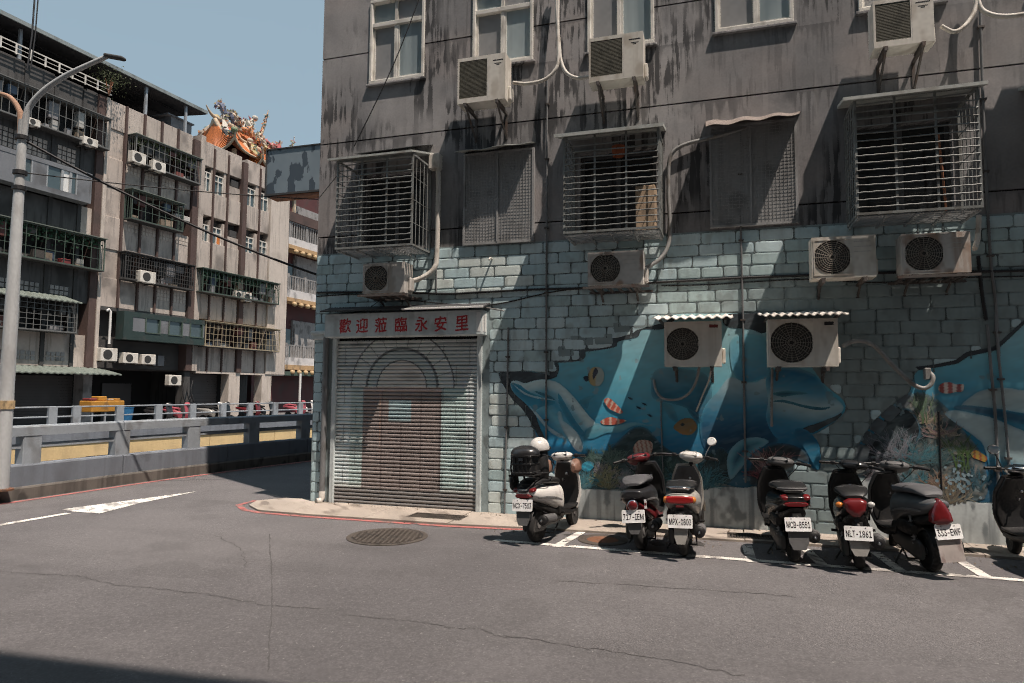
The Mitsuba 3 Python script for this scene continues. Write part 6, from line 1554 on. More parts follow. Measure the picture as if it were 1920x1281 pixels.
    def dragon(path, n, r0, dense, name):
        m_, c_ = figure(path, n, r0, dense)
        lp_k = num(k + '__' + name)
        scene[lp_k] = mikit.ply(xf(m_, LM), 'mat_plain_paint', False, color=c_)

    w = hs * RF
    for a, b, nm in ((-1, 1, 'dragon'), (1, -1, 'dragon')):  # along the ridge, facing each other
        q = np.linspace(0, 1, 18)
        x = cs + a * (w * .95 - q * w * .9)
        dragon(np.stack([x, -co + .12 * np.sin(q * 14), rz + .55 + .28 * np.sin(q * 13 + a) + .75 * (1 - q) ** 2], 1), 110, .24, 1.0, nm)
    for _ in range(2):
        q = np.linspace(0, 1, 12)
        dragon(np.stack([cs + r.normal(0, .2) + .3 * np.sin(q * 6), -co + .2 * np.cos(q * 6), rz + .2 + q * 1.0], 1), 60, .24, 1.0, 'flower_ornament')
    q = np.linspace(0, 1, 10)                                          # a small flame crest running up the ridge tail
    dragon(np.stack([cs + w * (1.36 - .36 * RF) + (q * 1.1), -co + 0 * q, rz + .3 + tail * .8 * q ** 1.7], 1), 70, .09, .8, 'ridge_tail_crest')
    for sg, so in ((-1, 1), (1, 1), (-1, -1)):
        q = np.linspace(0, 1, 14)
        x = cs + sg * (hs * (.68 + .36 * q)); y_ = -(co + so * ho * (.1 + .95 * q))
        dragon(np.stack([x + .1 * np.sin(q * 12), y_, z0 + hz * (1 - q) ** 1.6 * .9 + .55 + .55 * q ** 3], 1), 80, .2, .9, 'hip_ornament')
    return k


c1 = (2.751,18.396)
temple_roof((2.88, -3.2, 17.92), 4.6, 4.4, 2.35, 'larger orange tiled temple roof with dragons, next to the sheet roof', 2.9, 3)
c2 = (4.619,17.546)
temple_roof((4.77, -2.5, 16.98), 4.8, 4.2, 2.1, 'second, lower orange temple roof with dragons, behind the blank board', 2.6, 8)

# street things in the alley beyond the ramp
mat('tarp_orange', speck((0.42, 0.2, 0.03), 0.3, 2), 0.7)
mat('blue_plastic', (0.03, 0.16, 0.34), 0.5)
mat('pink_plastic', (0.34, 0.07, 0.09), 0.5)
tq = (-10.202,0.656)
st = thing('market_table', 'table under an orange cloth with heaped goods across the ramp', 'table')
lp(st, 'cloth', lb(tq[0] - .75, tq[0] + .8, 2.4, 3.2, .72, 1.2, .03), 'tarp_orange')
for a in (-.7, -.1, .5): lp(st, 'leg', lb(tq[0] + a, tq[0] + a + .06, 3.1, 3.16, 0, .78), 'rail_paint')
for a, w_, h_, c_ in ((-.7, .34, .12, 'dark_red'), (-.3, .4, .2, 'tarp_orange'), (.15, .3, .08, 'carton'), (.5, .25, .1, 'tarp_orange')):
    lp(st, 'crate', lb(tq[0] + a, tq[0] + a + w_, 2.5, 3.0, 1.2, 1.2 + h_, .03), c_)
bq = (-9.95,0.483)
lput('plastic_bin', lathe([(.2, .0), (.3, .9), (.32, .92), (.27, .92)], 14, at=(bq[0], -4.0, 0)), 'blue_plastic', 'blue plastic bin behind the far railing', 'bin', True)


# ================================ scooters ================================
def paintmat(name, c, rough=.25, metallic=0.0):
    return mat(name, speck(c, 0.16, 6, tuple(float(q) * .6 + .035 for q in c), 0.5, 45), rough, metallic, clear=0.7)


paintmat('paint_white', (0.62, 0.60, 0.57)); paintmat('paint_red', (0.13, 0.012, 0.016)); paintmat('paint_silver', (0.40, 0.38, 0.345), .35, .3)
paintmat('paint_black', (0.006, 0.006, 0.0065)); paintmat('paint_grey', (0.13, 0.135, 0.14), .35, .3); paintmat('paint_charcoal', (0.022, 0.022, 0.024))
mat('scooter_plastic', speck((0.011, 0.011, 0.0115), 0.4, 9, (0.035, 0.032, 0.03), 0.5), 0.5)
mat('grey_plastic', speck((0.10, 0.10, 0.102), 0.3, 9, (0.06, 0.055, 0.05), 0.5), 0.6)
mat('pale_plastic', speck((0.30, 0.29, 0.27), 0.3, 9, (0.15, 0.14, 0.12), 0.5), 0.6)
mat('seat_vinyl', speck((0.012, 0.012, 0.0125), 0.3, 8, (0.035, 0.032, 0.03), 0.4), 0.5)
mat('seat_grey', speck((0.085, 0.085, 0.09), 0.3, 8, (0.05, 0.05, 0.05), 0.4), 0.6)
mat('tyre', speck((0.018, 0.018, 0.018), 0.4, 12, (0.08, 0.075, 0.07), 0.5), 0.9)
mat('rim_metal', speck((0.28, 0.28, 0.28), 0.3, 9, (0.08, 0.07, 0.06), 0.5), 0.4, 0.6)
mat('engine_metal', speck((0.05, 0.05, 0.05), 0.4, 9, (0.025, 0.045, 0.04), 0.6), 0.5, 0.4)
mat('chrome', (0.6, 0.6, 0.6), 0.12, 1.0)
mat('mirror_glass', (0.8, 0.82, 0.84), 0.04, 1.0)
mat('lens_red', (0.34, 0.012, 0.012), 0.15, clear=1.0)
mat('lens_dark_red', (0.13, 0.008, 0.01), 0.15, clear=1.0)
mat('lens_orange', (0.55, 0.18, 0.03), 0.2, clear=1.0)
mat('lens_clear', (0.5, 0.5, 0.48), 0.15, clear=1.0)
mat('plate_white', speck((0.80, 0.80, 0.79), 0.1, 8, (0.45, 0.42, 0.38), 0.4), 0.5)
mat('old_flap', speck((0.34, 0.30, 0.28), 0.5, 9, (0.18, 0.13, 0.12), 0.8), 0.8)


def sweep(path, w, h, n=14, e=3.0):
    """A superelliptic bar along a path in the (y, z) plane; w across x."""
    p = np.asarray(path, float)
    t = np.gradient(p, axis=0); t /= np.linalg.norm(t, axis=1, keepdims=True)
    a = np.arange(n) / n * 2 * np.pi
    c, s = np.sign(np.cos(a)) * abs(np.cos(a)) ** (2 / e), np.sign(np.sin(a)) * abs(np.sin(a)) ** (2 / e)
    ww, hh = np.broadcast_to(w, len(p)), np.broadcast_to(h, len(p))
    rings = []
    for i in range(len(p)):
        nrm = np.array([-t[i, 1], t[i, 0]])
        rings.append(np.stack([ww[i] / 2 * c, p[i, 0] + hh[i] / 2 * s * nrm[0], p[i, 1] + hh[i] / 2 * s * nrm[1]], 1))
    return skin(rings)


def lens(poly, y, bulge, slope=0.0):
    """A domed lens over an outline in (x, z); slope leans its top forward."""
    g = poly.segmentize(.012)
    b = np.array(g.exterior.coords)[:-1]
    x0, z0, x1, z1 = g.bounds
    gx, gz = np.meshgrid(np.arange(x0, x1, .012), np.arange(z0, z1, .0105))
    pts = np.stack([gx.ravel(), gz.ravel()], 1)
    pts = pts[shapely.contains_xy(g.buffer(-.006), pts[:, 0], pts[:, 1])]
    q = np.vstack([b, pts])
    t = Delaunay(q).simplices
    c = q[t].mean(1); t = t[shapely.contains_xy(g, c[:, 0], c[:, 1])]
    a, c2 = q[t[:, 1]] - q[t[:, 0]], q[t[:, 2]] - q[t[:, 0]]
    flip = a[:, 0] * c2[:, 1] - a[:, 1] * c2[:, 0] < 0
    t[flip] = t[flip][:, ::-1]
    d = shapely.distance(g.exterior, shapely.points(q))
    d = d / d.max()
    yy = y - bulge * np.sqrt(np.clip(1 - (1 - d) ** 2, 0, 1)) + slope * (q[:, 1] - z0)
    front = np.stack([q[:, 0], yy, q[:, 1]], 1)
    n, k = len(q), len(b)
    back = np.stack([b[:, 0], yy[:k] + .06, b[:, 1]], 1)
    i = np.arange(k); j = (i + 1) % k
    f = np.vstack([t, np.stack([i, n + i, n + j], 1), np.stack([i, n + j, j], 1)])
    return np.vstack([front, back]), f


def wheel(parent, y, r, w, m, z=None):
    z = r if z is None else z
    pr = [(r - .075, -w * .36), (r - .03, -w * .5), (r - .008, -w * .33), (r, -w * .1), (r, w * .1), (r - .008, w * .33), (r - .03, w * .5), (r - .075, w * .36)]
    k = part(parent, 'wheel', lathe(pr, 30, 'x', (0, y, z)), 'tyre', 35, m=m)
    sp = [lathe([(.02, -.05), (.045, -.045), (.045, .045), (.02, .05)], 16, 'x', (0, y, z)), lathe([(r - .085, -w * .34), (r - .07, -w * .37), (r - .07, w * .37), (r - .085, w * .34)], 30, 'x', (0, y, z))]
    for q in range(5):
        a = q * 1.2566
        v, f = box(-.016, .016, .03, r - .08, -.02, .02, .006)
        sp.append(xf((v, f), mtr(0, y, z) @ mrot((1, 0, 0), math.degrees(a))))
    part(k, 'rim', sp, 'rim_metal', 30, m=m)
    return k


def scooter(label, x, y, head, lean, o):
    """Built with the rear wheel's contact at the origin, forward along +y; head turns it clockwise seen from above."""
    k = thing('scooter', label, 'scooter', 'scooters parked along the painted wall')
    sc = o.get('scale', .925)
    m = mtr(x, y, 0) @ mrot((0, 0, 1), -head) @ mrot((0, 1, 0), -lean) @ np.diag([sc, sc, sc, 1.0])
    B, B2 = o['body'], o.get('lower', 'scooter_plastic')
    P = lambda name, me, mt, sm=35, label=None: part(k, name, me, mt, sm, label, m=m)
    WB = o.get('wb', 1.24)
    r = .225
    wheel(k, 0, r, .105, m)
    # tail and seat
    tw = o.get('tail_w', .34); tz = o.get('tail_z', .69)
    P('tail', loft([(-.34, tz + .03, tw * .34, .05), (-.32, tz + .02, tw * .62, .10), (-.24, tz, tw * .84, .15), (-.08, tz - .03, tw, .21), (.16, tz - .07, tw * 1.08, .28), (.40, tz - .13, tw * 1.04, .36), (.56, tz - .16, tw * .86, .40), (.62, tz - .16, tw * .7, .38)], 3, 22, o.get('tail_e', 2.7)), B)
    P('under_tail', loft([(-.30, tz - .09, tw * .45, .05), (-.2, tz - .14, tw * .62, .09), (0, tz - .2, tw * .72, .12), (.3, tz - .3, tw * .8, .16), (.6, tz - .36, tw * .8, .16)], 2, 16), B2)
    sz = tz + o.get('seat_dz', .125)
    P('seat', loft([(-.24, sz - .02, tw * .5, .03), (-.18, sz, tw * .74, .07), (-.02, sz + .015, tw * .9, .095), (.18, sz, tw * .93, .10), (.40, sz - .02, tw * .82, .11), (.56, sz - .05, tw * .6, .10), (.62, sz - .07, tw * .35, .06)], 3, 20, 2.4), o.get('seat', 'seat_vinyl'))
    # tail lamp
    L = o.get('lamp', 'wide')
    lm_ = o.get('lens', 'lens_red')
    if L == 'wide':
        P('tail_lamp', loft([(-.355, tz + .01, tw * .66, .055), (-.345, tz + .01, tw * .82, .085), (-.28, tz + .01, tw * .86, .09)], 2, 22, 3.2), lm_)
        for s in (-1, 1):
            P('turn_signal', ell((s * tw * .40, -.315, tz + .01), (.03, .035, .038), 2), 'lens_orange', True)
        P('reflector', box(-.045, .045, -.352, -.33, tz - .075, tz - .05, .006), 'lens_dark_red')
    elif L == 'round':
        P('lamp_bezel', lathe([(.01, -.01), (.062, -.008), (.068, .03), (.05, .06)], 24, 'y', (0, -.355, tz - .10)), 'chrome', True)
        P('tail_lamp', ell((0, -.352, tz - .10), (.058, .035, .058), 2), lm_, True)
    elif L == 'tall':
        P('tail_lamp', lens(Polygon([(-.095, tz - .14), (-.085, tz - .07), (-.045, tz + .02), (0, tz + .075), (.045, tz + .02), (.085, tz - .07), (.095, tz - .14), (.05, tz - .165), (-.05, tz - .165)]).buffer(.012), -.37, .045, .12), lm_, 40)
    elif L == 'shield':
        sh_ = Polygon([(-.105, tz + .06), (-.06, tz + .085), (.06, tz + .085), (.105, tz + .06), (.085, tz - .03), (.03, tz - .085), (-.03, tz - .085), (-.085, tz - .03)]).buffer(.008).simplify(.003)
        P('tail_lamp', lens(sh_, -.35, .04, .18), lm_, 40)
        for s in (-1, 1):
            P('turn_signal', ell((s * .155, -.29, tz + .03), (.038, .03, .03), 2), 'lens_clear' if s > 0 else 'lens_orange', True)
    elif L == 'slim':
        P('tail_lamp', loft([(-.352, tz - .02, tw * .5, .03), (-.345, tz - .02, tw * .62, .05), (-.28, tz - .02, tw * .68, .055)], 2, 18, 3), lm_)
        for s in (-1, 1):
            P('turn_signal', loft([(-.335, tz + .04, .06, .03, s * .11), (-.32, tz + .05, .08, .045, s * .115), (-.26, tz + .06, .08, .05, s * .12)], 2, 12), 'lens_dark_red')
    # plate, its bracket and the mudflap
    pz = o.get('plate_z', tz - .225); pw, ph = .275, .15
    pm = mtr(o.get('plate_x', 0), -.37, pz) @ mrot((0, 0, 1), o.get('plate_turn', 0)) @ mrot((0, 1, 0), o.get('plate_roll', 0)) @ mrot((1, 0, 0), -14)
    P('plate_bracket', [xf(box(-.05, .05, .012, .03, -.06, .12, .006), pm), tube([(0, -.33, pz + .06), (0, -.25, tz - .1)], .03, 8)], 'scooter_plastic')
    pl = P('number_plate', xf(prism(sbox(-pw / 2, -ph / 2, pw / 2, ph / 2).buffer(-.012).buffer(.012), 0, .006), pm), 'plate_white', False)
    tm = meshkit.text_mesh(o['plate'], .066, .0015, True)
    v = np.asarray(tm.vertices); x0, x1 = v[:, 0].min(), v[:, 0].max()
    s_ = (pw - .03) / (x1 - x0)
    tv = np.stack([(v[:, 0] - (x0 + x1) / 2) * s_, -.0002 - v[:, 2], v[:, 1] - .038], 1)
    part(pl, 'lettering', xf((tv, np.asarray(tm.faces)), pm), 'black_text', m=m)
    part(pl, 'bolt', [xf(lathe([(.002, -.004), (.007, -.003), (.007, .002)], 8, 'y', (a, 0, .058)), pm) for a in (-.07, .07)], 'rim_metal', m=m)
    fw, fh = o.get('flap', (.15, .17))
    fl_ = [(-fw / 2, 0), (fw / 2, 0), (fw / 2 * .95, -fh * .6), (fw / 2 * .6, -fh), (-fw / 2 * .6, -fh), (-fw / 2 * .95, -fh * .6)] if not o.get('flap_square') else [(-fw / 2, 0), (fw / 2, 0), (fw / 2, -fh), (-fw / 2, -fh)]
    P('mudflap', xf(prism(Polygon(fl_).buffer(.008), .0, .012), mtr(o.get('plate_x', 0), -.355, pz - ph / 2 - .004) @ mrot((0, 0, 1), o.get('plate_turn', 0)) @ mrot((1, 0, 0), -10)), o.get('flap_mat', 'grey_plastic'))
    a = np.linspace(math.radians(20), math.radians(165), 14)
    P('rear_mudguard', sweep(np.stack([-np.cos(math.pi - a) * (r + .05) * -1, r + np.sin(a) * (r + .05)], 1), .14, .012), 'scooter_plastic')
    # drive case on the left, exhaust on the right
    P('drive_case', loft([(-.12, .24, .05, .16, -.12), (-.05, .25, .09, .22, -.125), (.2, .27, .10, .19, -.13), (.45, .30, .10, .2, -.125), (.56, .31, .06, .14, -.12)], 3, 16), 'engine_metal')
    P('air_box', loft([(-.02, .46, .07, .10, -.14), (.1, .46, .10, .16, -.14), (.3, .46, .10, .14, -.14), (.36, .46, .05, .08, -.14)], 2, 14), 'scooter_plastic')
    ex = spline([(.15, .48, .26), (.17, .32, .26), (.185, .16, .285), (.19, 0, .30), (.195, -.16, .315), (.195, -.22, .32)], 4)
    P('exhaust', tube(ex, np.interp(np.linspace(0, 1, len(ex)), [0, .25, .4, .85, .97, 1], [.02, .025, .062, .068, .06, .03]), 16), 'scooter_plastic', True)
    P('heat_shield', [tube([(.215, -.16, .335), (.21, .1, .315)], [.058, .056], 14)], o.get('shield', 'grey_plastic'), True)
    P('exhaust_tip', tube([(.195, -.22, .32), (.198, -.26, .322)], [.02, .02], 10), 'chrome', True)
    P('shock', [tube([(-.14, -.03, .27), (-.13, .08, .6)], .014, 8), tube([(-.14 + .012 * t_, -.02 + .09 * t_, .3 + .25 * t_) + np.array([.028 * math.cos(t_ * 50), .028 * math.sin(t_ * 50), 0]) for t_ in np.linspace(0, 1, 60)], .006, 5)], o.get('spring', 'rim_metal'), True)
    P('kick_stand', [tube([(-.08, .42, .2), (-.22, .36, .02)], .011, 7), tube([(-.22, .36, .02), (-.22, .30, .008)], .013, 7)], 'engine_metal', True)
    P('centre_stand', [tube([(-.12, .40, .18), (-.14, .22, .09), (.14, .22, .09), (.12, .40, .18)], .012, 7)], 'engine_metal', True)
    for s in (-1, 1):
        P('side_trim', loft([(-.22, tz - .055, .012, .02, s * tw * .44), (.0, tz - .07, .014, .03, s * tw * .515), (.25, tz - .11, .014, .028, s * tw * .535), (.45, tz - .16, .01, .02, s * tw * .5)], 3, 8), o.get('trim', 'rim_metal'))
        P('passenger_peg', tube([(s * .15, .42, .33), (s * .23, .40, .345)], .016, 8), 'scooter_plastic', True)
    P('seat_seam', tube(spline([(-tw * .47, .18, sz + .0), (-tw * .40, .12, sz + .042), (0, .09, sz + .052), (tw * .40, .12, sz + .042), (tw * .47, .18, sz + .0)], 4), .005, 5), 'grey_plastic', True)
    P('rear_hose', [tube(spline([(.06, -.1, tz - .12), (.10, -.02, .42), (.12, .1, .36), (.1, .3, .34)], 5), .007, 5), tube(spline([(-.1, .3, .55), (-.15, .2, .5), (-.13, .05, .42), (-.11, -.02, .30)], 5), .006, 5)], 'black_cable', True)
    # floor, tunnel, leg shield
    P('side_skirt', loft([(.36, .38, .36, .16), (.55, .33, .36, .13), (.8, .29, .34, .09), (1.0, .30, .3, .10)], 3, 18, 3.4), B2)
    P('floorboard', loft([(.55, .37, .33, .03), (.7, .35, .36, .03), (.92, .355, .36, .035), (1.0, .37, .34, .04)], 2, 16, 5), 'scooter_plastic')
    hw = o.get('shield_w', .42)
    sp_ = spline([(1.0, .30), (1.03, .42), (1.05, .58), (1.03, .74), (.985, .88), (.955, .98)], 3)
    P('leg_shield', sweep(sp_, np.interp(np.linspace(0, 1, len(sp_)), [0, .3, .65, 1], [.30, hw, hw * .96, .24]), .07, 20, 2.8), B)
    P('inner_shield', sweep(sp_[1:-1] - [.035, 0], np.interp(np.linspace(0, 1, len(sp_) - 2), [0, .3, .65, 1], [.26, hw * .88, hw * .84, .2]), .05, 18, 2.8), o.get('inner', 'scooter_plastic'))
    P('key_lock', lathe([(.004, -.01), (.018, -.008), (.02, .02)], 12, 'y', (.05, .90, .80)), 'chrome', True)
    P('bag_hook', tube([(0, .92, .72), (0, .88, .70), (0, .87, .73)], .008, 6), 'chrome', True)
    for q, (dx_, dy_, dz_, w_, h_, mt) in enumerate(o.get('decals', ())):
        P('decal', box(dx_ - w_ / 2, dx_ + w_ / 2, dy_ - .0015, dy_, dz_ - h_ / 2, dz_ + h_ / 2), mt)
    # steered parts
    ms = m @ mtr(0, .98, 0) @ mrot((0, .28, -1), o.get('steer', 25)) @ mtr(0, -.98, 0)
    S = lambda name, me, mt, sm=35, label=None: part(k, name, me, mt, sm, label, m=ms)
    wheel(k, WB, r - .01, .095, ms)
    a = np.linspace(math.radians(15), math.radians(170), 14)
    S('front_mudguard', sweep(np.stack([WB + np.cos(a) * (r + .045), r + np.sin(a) * (r + .045)], 1), np.interp(np.linspace(0, 1, 14), [0, .5, 1], [.09, .15, .10]), .018, 16, 2.4), B)
    S('fork', [tube([(s * .075, WB, r), (s * .07, WB - .12, .62)], .018, 8) for s in (-1, 1)], 'engine_metal', True)
    S('steering_column', tube([(0, WB - .14, .6), (0, .95, 1.0)], .03, 8), 'scooter_plastic', True)
    cz = o.get('cowl_z', 1.03)
    S('handlebar_cowl', loft([(.86, cz + .01, .12, .04), (.89, cz + .02, .24, .09), (.96, cz + .015, .34, .13), (1.03, cz - .005, .28, .15), (1.09, cz - .03, .18, .13), (1.11, cz - .04, .1, .08)], 3, 20, 2.3), o.get('cowl', B))
    S('instrument', xf(prism(Polygon([(-.09, -.035), (.09, -.035), (.07, .035), (-.07, .035)]).buffer(.012), 0, .01), mtr(0, .905, cz + .062) @ mrot((1, 0, 0), -62)), o.get('dial', 'pane_dark'))
    S('headlamp', ell((0, 1.10, cz - .04), (.085, .035, .06), 2), 'lens_clear', True)
    hb = spline([(-.37, .87, cz + .015), (-.22, .93, cz + .02), (0, .97, cz), (.22, .93, cz + .02), (.37, .87, cz + .015)], 4)
    S('handlebar', tube(hb, .012, 8), 'engine_metal', True)
    S('control_cable', [tube(spline([(-.2, .95, cz), (-.14, 1.02, cz - .10), (-.05, 1.06, cz - .2), (-.03, 1.04, cz - .34)], 5), .005, 5), tube(spline([(.22, .95, cz), (.17, 1.03, cz - .08), (.06, 1.08, cz - .22), (.03, 1.05, cz - .36)], 5), .005, 5)], 'black_cable', True)
    for s in (-1, 1):
        S('switch_pod', box(s * .225 - .028, s * .225 + .028, .90, .95, cz - .005, cz + .045, .01), 'scooter_plastic')
        S('grip', tube([(s * .24, .925, cz + .02), (s * .375, .868, cz + .014)], .018, 10), 'seat_vinyl', True)
        S('brake_lever', tube([(s * .2, .97, cz + .005), (s * .28, .965, cz + .0), (s * .37, .93, cz - .005)], .007, 6), 'chrome', True)
        if s in o.get('mirrors', ()):
            S('mirror_stalk', tube(spline([(s * .19, .95, cz + .03), (s * .22, .96, cz + .12), (s * .26, .95, cz + .19)], 4), .007, 6), o.get('stalk', 'scooter_plastic'), True)
            me = S('mirror', ell((s * .27, .955, cz + .235), (.062, .02, .058), 2), o.get('stalk', 'scooter_plastic'), True)
            part(me, 'glass', xf(lathe([(.001, -.012), (.05, -.010), (.058, 0), (.05, .008)], 20, 'y'), mtr(s * .27, .937, cz + .236) @ mrot((1, 0, 0), -22)), o.get('glass', 'mirror_glass'), m=ms)
    if o.get('rail', True):
        rz = tz + .10
        P('grab_rail', tube(spline([(-.13, .02, rz), (-.15, -.12, rz + .03), (-.12, -.28, rz + .045), (0, -.33, rz + .05), (.12, -.28, rz + .045), (.15, -.12, rz + .03), (.13, .02, rz)], 5), .013, 8), o.get('rail_mat', 'scooter_plastic'), True)
    return k, m, ms, P, S


S1, S2, S3, S4, S5, S6 = (-2.171,-1.512), (-0.881,-1.492), (-0.411,-1.617), (0.713,-1.5), (1.334,-1.582), (2.008,-1.481)
k1, m1, ms1, P1, Q1 = scooter('white scooter with a black carrier box, parked nearest the roller shutter', S1[0] + .06, S1[1], 12, 3,
    dict(body='paint_white', plate='NCX-7503', lamp='slim', lens='lens_dark_red', steer=-8, rail=False, flap=(.17, .17), shield='grey_plastic', mirrors=(), seat='seat_vinyl', tail_w=.36, cowl='paint_white', inner='scooter_plastic', flap_mat='grey_plastic', stalk='paint_white', plate_z=.53, plate_turn=6, scale=.90, tail_z=.66))
P1('tail_cover', loft([(-.345, .695, .12, .03), (-.3, .725, .24, .04), (-.16, .77, .31, .05), (.0, .80, .3, .05)], 3, 18), 'paint_charcoal')
P1('carrier_rack', [tube([(-.15, .1, .90), (-.17, -.38, .90), (.17, -.38, .90), (.15, .1, .90)], .012, 8)] + [tube([(a, -.05, .78), (a, -.08, .9)], .012, 6) for a in (-.12, .12)] + [tube([(-.16, y, .9), (.16, y, .9)], .008, 6) for y in (-.3, -.2, -.1, 0)], 'scooter_plastic', True)
P1('carrier_box', [box(-.14, .14, -.36, -.10, .915, 1.15, .02)] + [box(-.145 + .29 * (q / 5) - .006, -.145 + .29 * (q / 5) + .006, -.368, -.36, .93, 1.14) for q in range(1, 5)] + [box(-.148, .148, -.37, -.09, z, z + .03, .008) for z in (.92, 1.03, 1.125)], 'scooter_plastic')
P1('box_strap', [tube(spline([(-.2, -.2, .8), (-.23, -.22, .98), (-.2, -.2, 1.2)], 5), .012, 6), tube(spline([(.19, -.1, 1.15), (.24, .05, 1.1), (.2, .2, .98)], 5), .008, 6), tube(spline([(.19, -.3, .93), (.26, 0, .92), (.2, .25, .98)], 5), .008, 6)], 'black_cable', True)
P1('box_latch', box(-.03, .03, -.375, -.36, 1.09, 1.13, .005), 'chrome')


def helmet(label, mt, m, r=.135, visor=True):
    h = thing('helmet', label, 'helmet')
    mesh = trimesh.creation.icosphere(subdivisions=3, radius=1.0)
    v = np.asarray(mesh.vertices).copy()
    v[:, 2] = np.where(v[:, 2] < -.25, -.25 + (v[:, 2] + .25) * .25, v[:, 2])
    v *= np.array([r * .93, r * 1.12, r])
    part(h, 'shell', (v, mesh.faces), mt, True, m=m)
    part(h, 'rim', tube([(r * .92 * math.cos(a), r * 1.1 * math.sin(a), -.27 * r) for a in np.arange(28) / 28 * 6.2832], .010, 6, closed=True), 'scooter_plastic', True, m=m)
    if visor:
        part(h, 'peak', xf(prism(Polygon([(-.09, 0), (.09, 0), (.06, .07), (-.06, .07)]).buffer(.01), 0, .008), mtr(0, r * 1.05, -.02) @ mrot((1, 0, 0), -75)), 'scooter_plastic', m=m)
    return h


helmet('glossy dark half helmet sitting on the carrier box of the white scooter', 'paint_charcoal', m1 @ mtr(-.0, -.23, 1.18) @ mrot((0, 0, 1), 90) @ np.diag([1, 1.05, .6, 1]), .17, False)
helmet('white half helmet behind the carrier box of the white scooter', 'paint_white', m1 @ mtr(.05, .08, 1.23), .14)

bp = m1 @ mtr(.05, .08, .80)
put('bundle', [tube([(0, 0, 0), (0, 0, .18), (0.01, 0, .40)], [.11, .12, .10], 12)], 'scooter_plastic', 'black bag between the seat and carrier box of the white scooter', 'bag', True, m=bp)
mat('leather', speck((0.22, 0.12, 0.085), 0.5, 9, (0.42, 0.36, 0.32), 0.8), 0.6)
for s, lab in ((1, 'brown and white quilted hand muff on the right grip of the white scooter'), (-1, 'brown and white quilted hand muff on the left grip of the white scooter')):
    put('hand_muff', loft([(.76, .88, .05, .07, s * .22), (.82, .89, .12, .16, s * .22), (.93, .91, .16, .2, s * .22), (1.01, .93, .06, .08, s * .2)], 3, 14), 'leather', lab, 'muff', 35, m=ms1)
sv = m1 @ mtr(-.24, -.12, .86)
put('hanging_bag', [loft([(-.1, -.06, .03, .10), (-.06, -.07, .09, .2), (.03, -.07, .10, .22), (.08, -.06, .04, .12)], 2, 12)], 'seat_vinyl', 'small black bag strapped to the left side of the white scooter rack', 'bag', 35, m=sv)

scooter('dark red scooter with a round tail lamp and grey seat, beside the silver scooter', S2[0], S2[1], 3, 5,
        dict(body='paint_charcoal', cowl='paint_red', plate='717-IEM', lamp='round', lens='lens_dark_red', steer=-24, rail=False, seat='seat_grey', seat_dz=.15, tail_w=.37, mirrors=(), flap=(.14, .12), inner='scooter_plastic', tail_e=3.2, lower='paint_red', decals=((.15, -.33, .60, .03, .11, 'plate_white'), (.15, -.332, .60, .022, .03, 'dark_red'))))
k3, m3, ms3, P3, Q3 = scooter('silver scooter with a wide bright red tail lamp and one round mirror', S3[0], S3[1], 1, 2,
        dict(body='paint_silver', plate='MPX-0800', lamp='wide', lens='lens_red', steer=16, rail=True, rail_mat='chrome', seat='seat_vinyl', tail_w=.39, mirrors=(1,), glass='plastic_white', flap=(.13, .17), flap_mat='pale_plastic', inner='grey_plastic', stalk='paint_white', cowl='paint_white', cowl_z=1.07, dial='pale_plastic'))  # mirror face plain white in place of a bright sky reflection
scooter('black scooter with a grey mudflap and no visible tail lamp glow, alone in mid bay', S4[0], S4[1], -6, 2,
        dict(body='paint_black', plate='MCB-8551', lamp='slim', lens='lens_dark_red', steer=20, seat='seat_vinyl', tail_w=.40, tail_z=.72, mirrors=(), flap=(.20, .19), inner='scooter_plastic', cowl='grey_plastic', plate_z=.49, rail_mat='grey_plastic', tail_e=3))
scooter('black scooter with a shield shaped red tail lamp, left neighbour of the grey scooter', S5[0], S5[1], 5, 4,
        dict(body='paint_black', plate='NLT-1861', lamp='shield', lens='lens_dark_red', steer=24, seat='seat_vinyl', tail_w=.36, tail_z=.71, mirrors=(), flap=(.17, .15), flap_mat='pale_plastic', inner='scooter_plastic', cowl='paint_charcoal', plate_z=.45, plate_roll=2, rail=False))
scooter('grey scooter with a tall pointed red tail lamp and a long worn mudflap', S6[0], S6[1], -10, 4,
        dict(body='paint_grey', plate='333-EWF', lamp='tall', lens='lens_dark_red', steer=24, seat='seat_grey', tail_w=.33, tail_z=.75, mirrors=(), flap=(.24, .22), flap_square=True, flap_mat='old_flap', inner='scooter_plastic', cowl='grey_plastic', plate_x=.05, plate_turn=8, plate_z=.50, rail=False, tail_e=2.2))
S7 = (2.85,-1.46)
scooter('black scooter cut off by the right edge of the frame', S7[0] + .42, S7[1] - .02, -12, 3,
        dict(body='paint_black', plate='MQR-2260', lamp='slim', lens='lens_dark_red', steer=20, seat='seat_vinyl', tail_w=.36, mirrors=(-1,), flap=(.17, .15), inner='scooter_plastic', cowl='chrome', rail_mat='chrome', shield='chrome'))

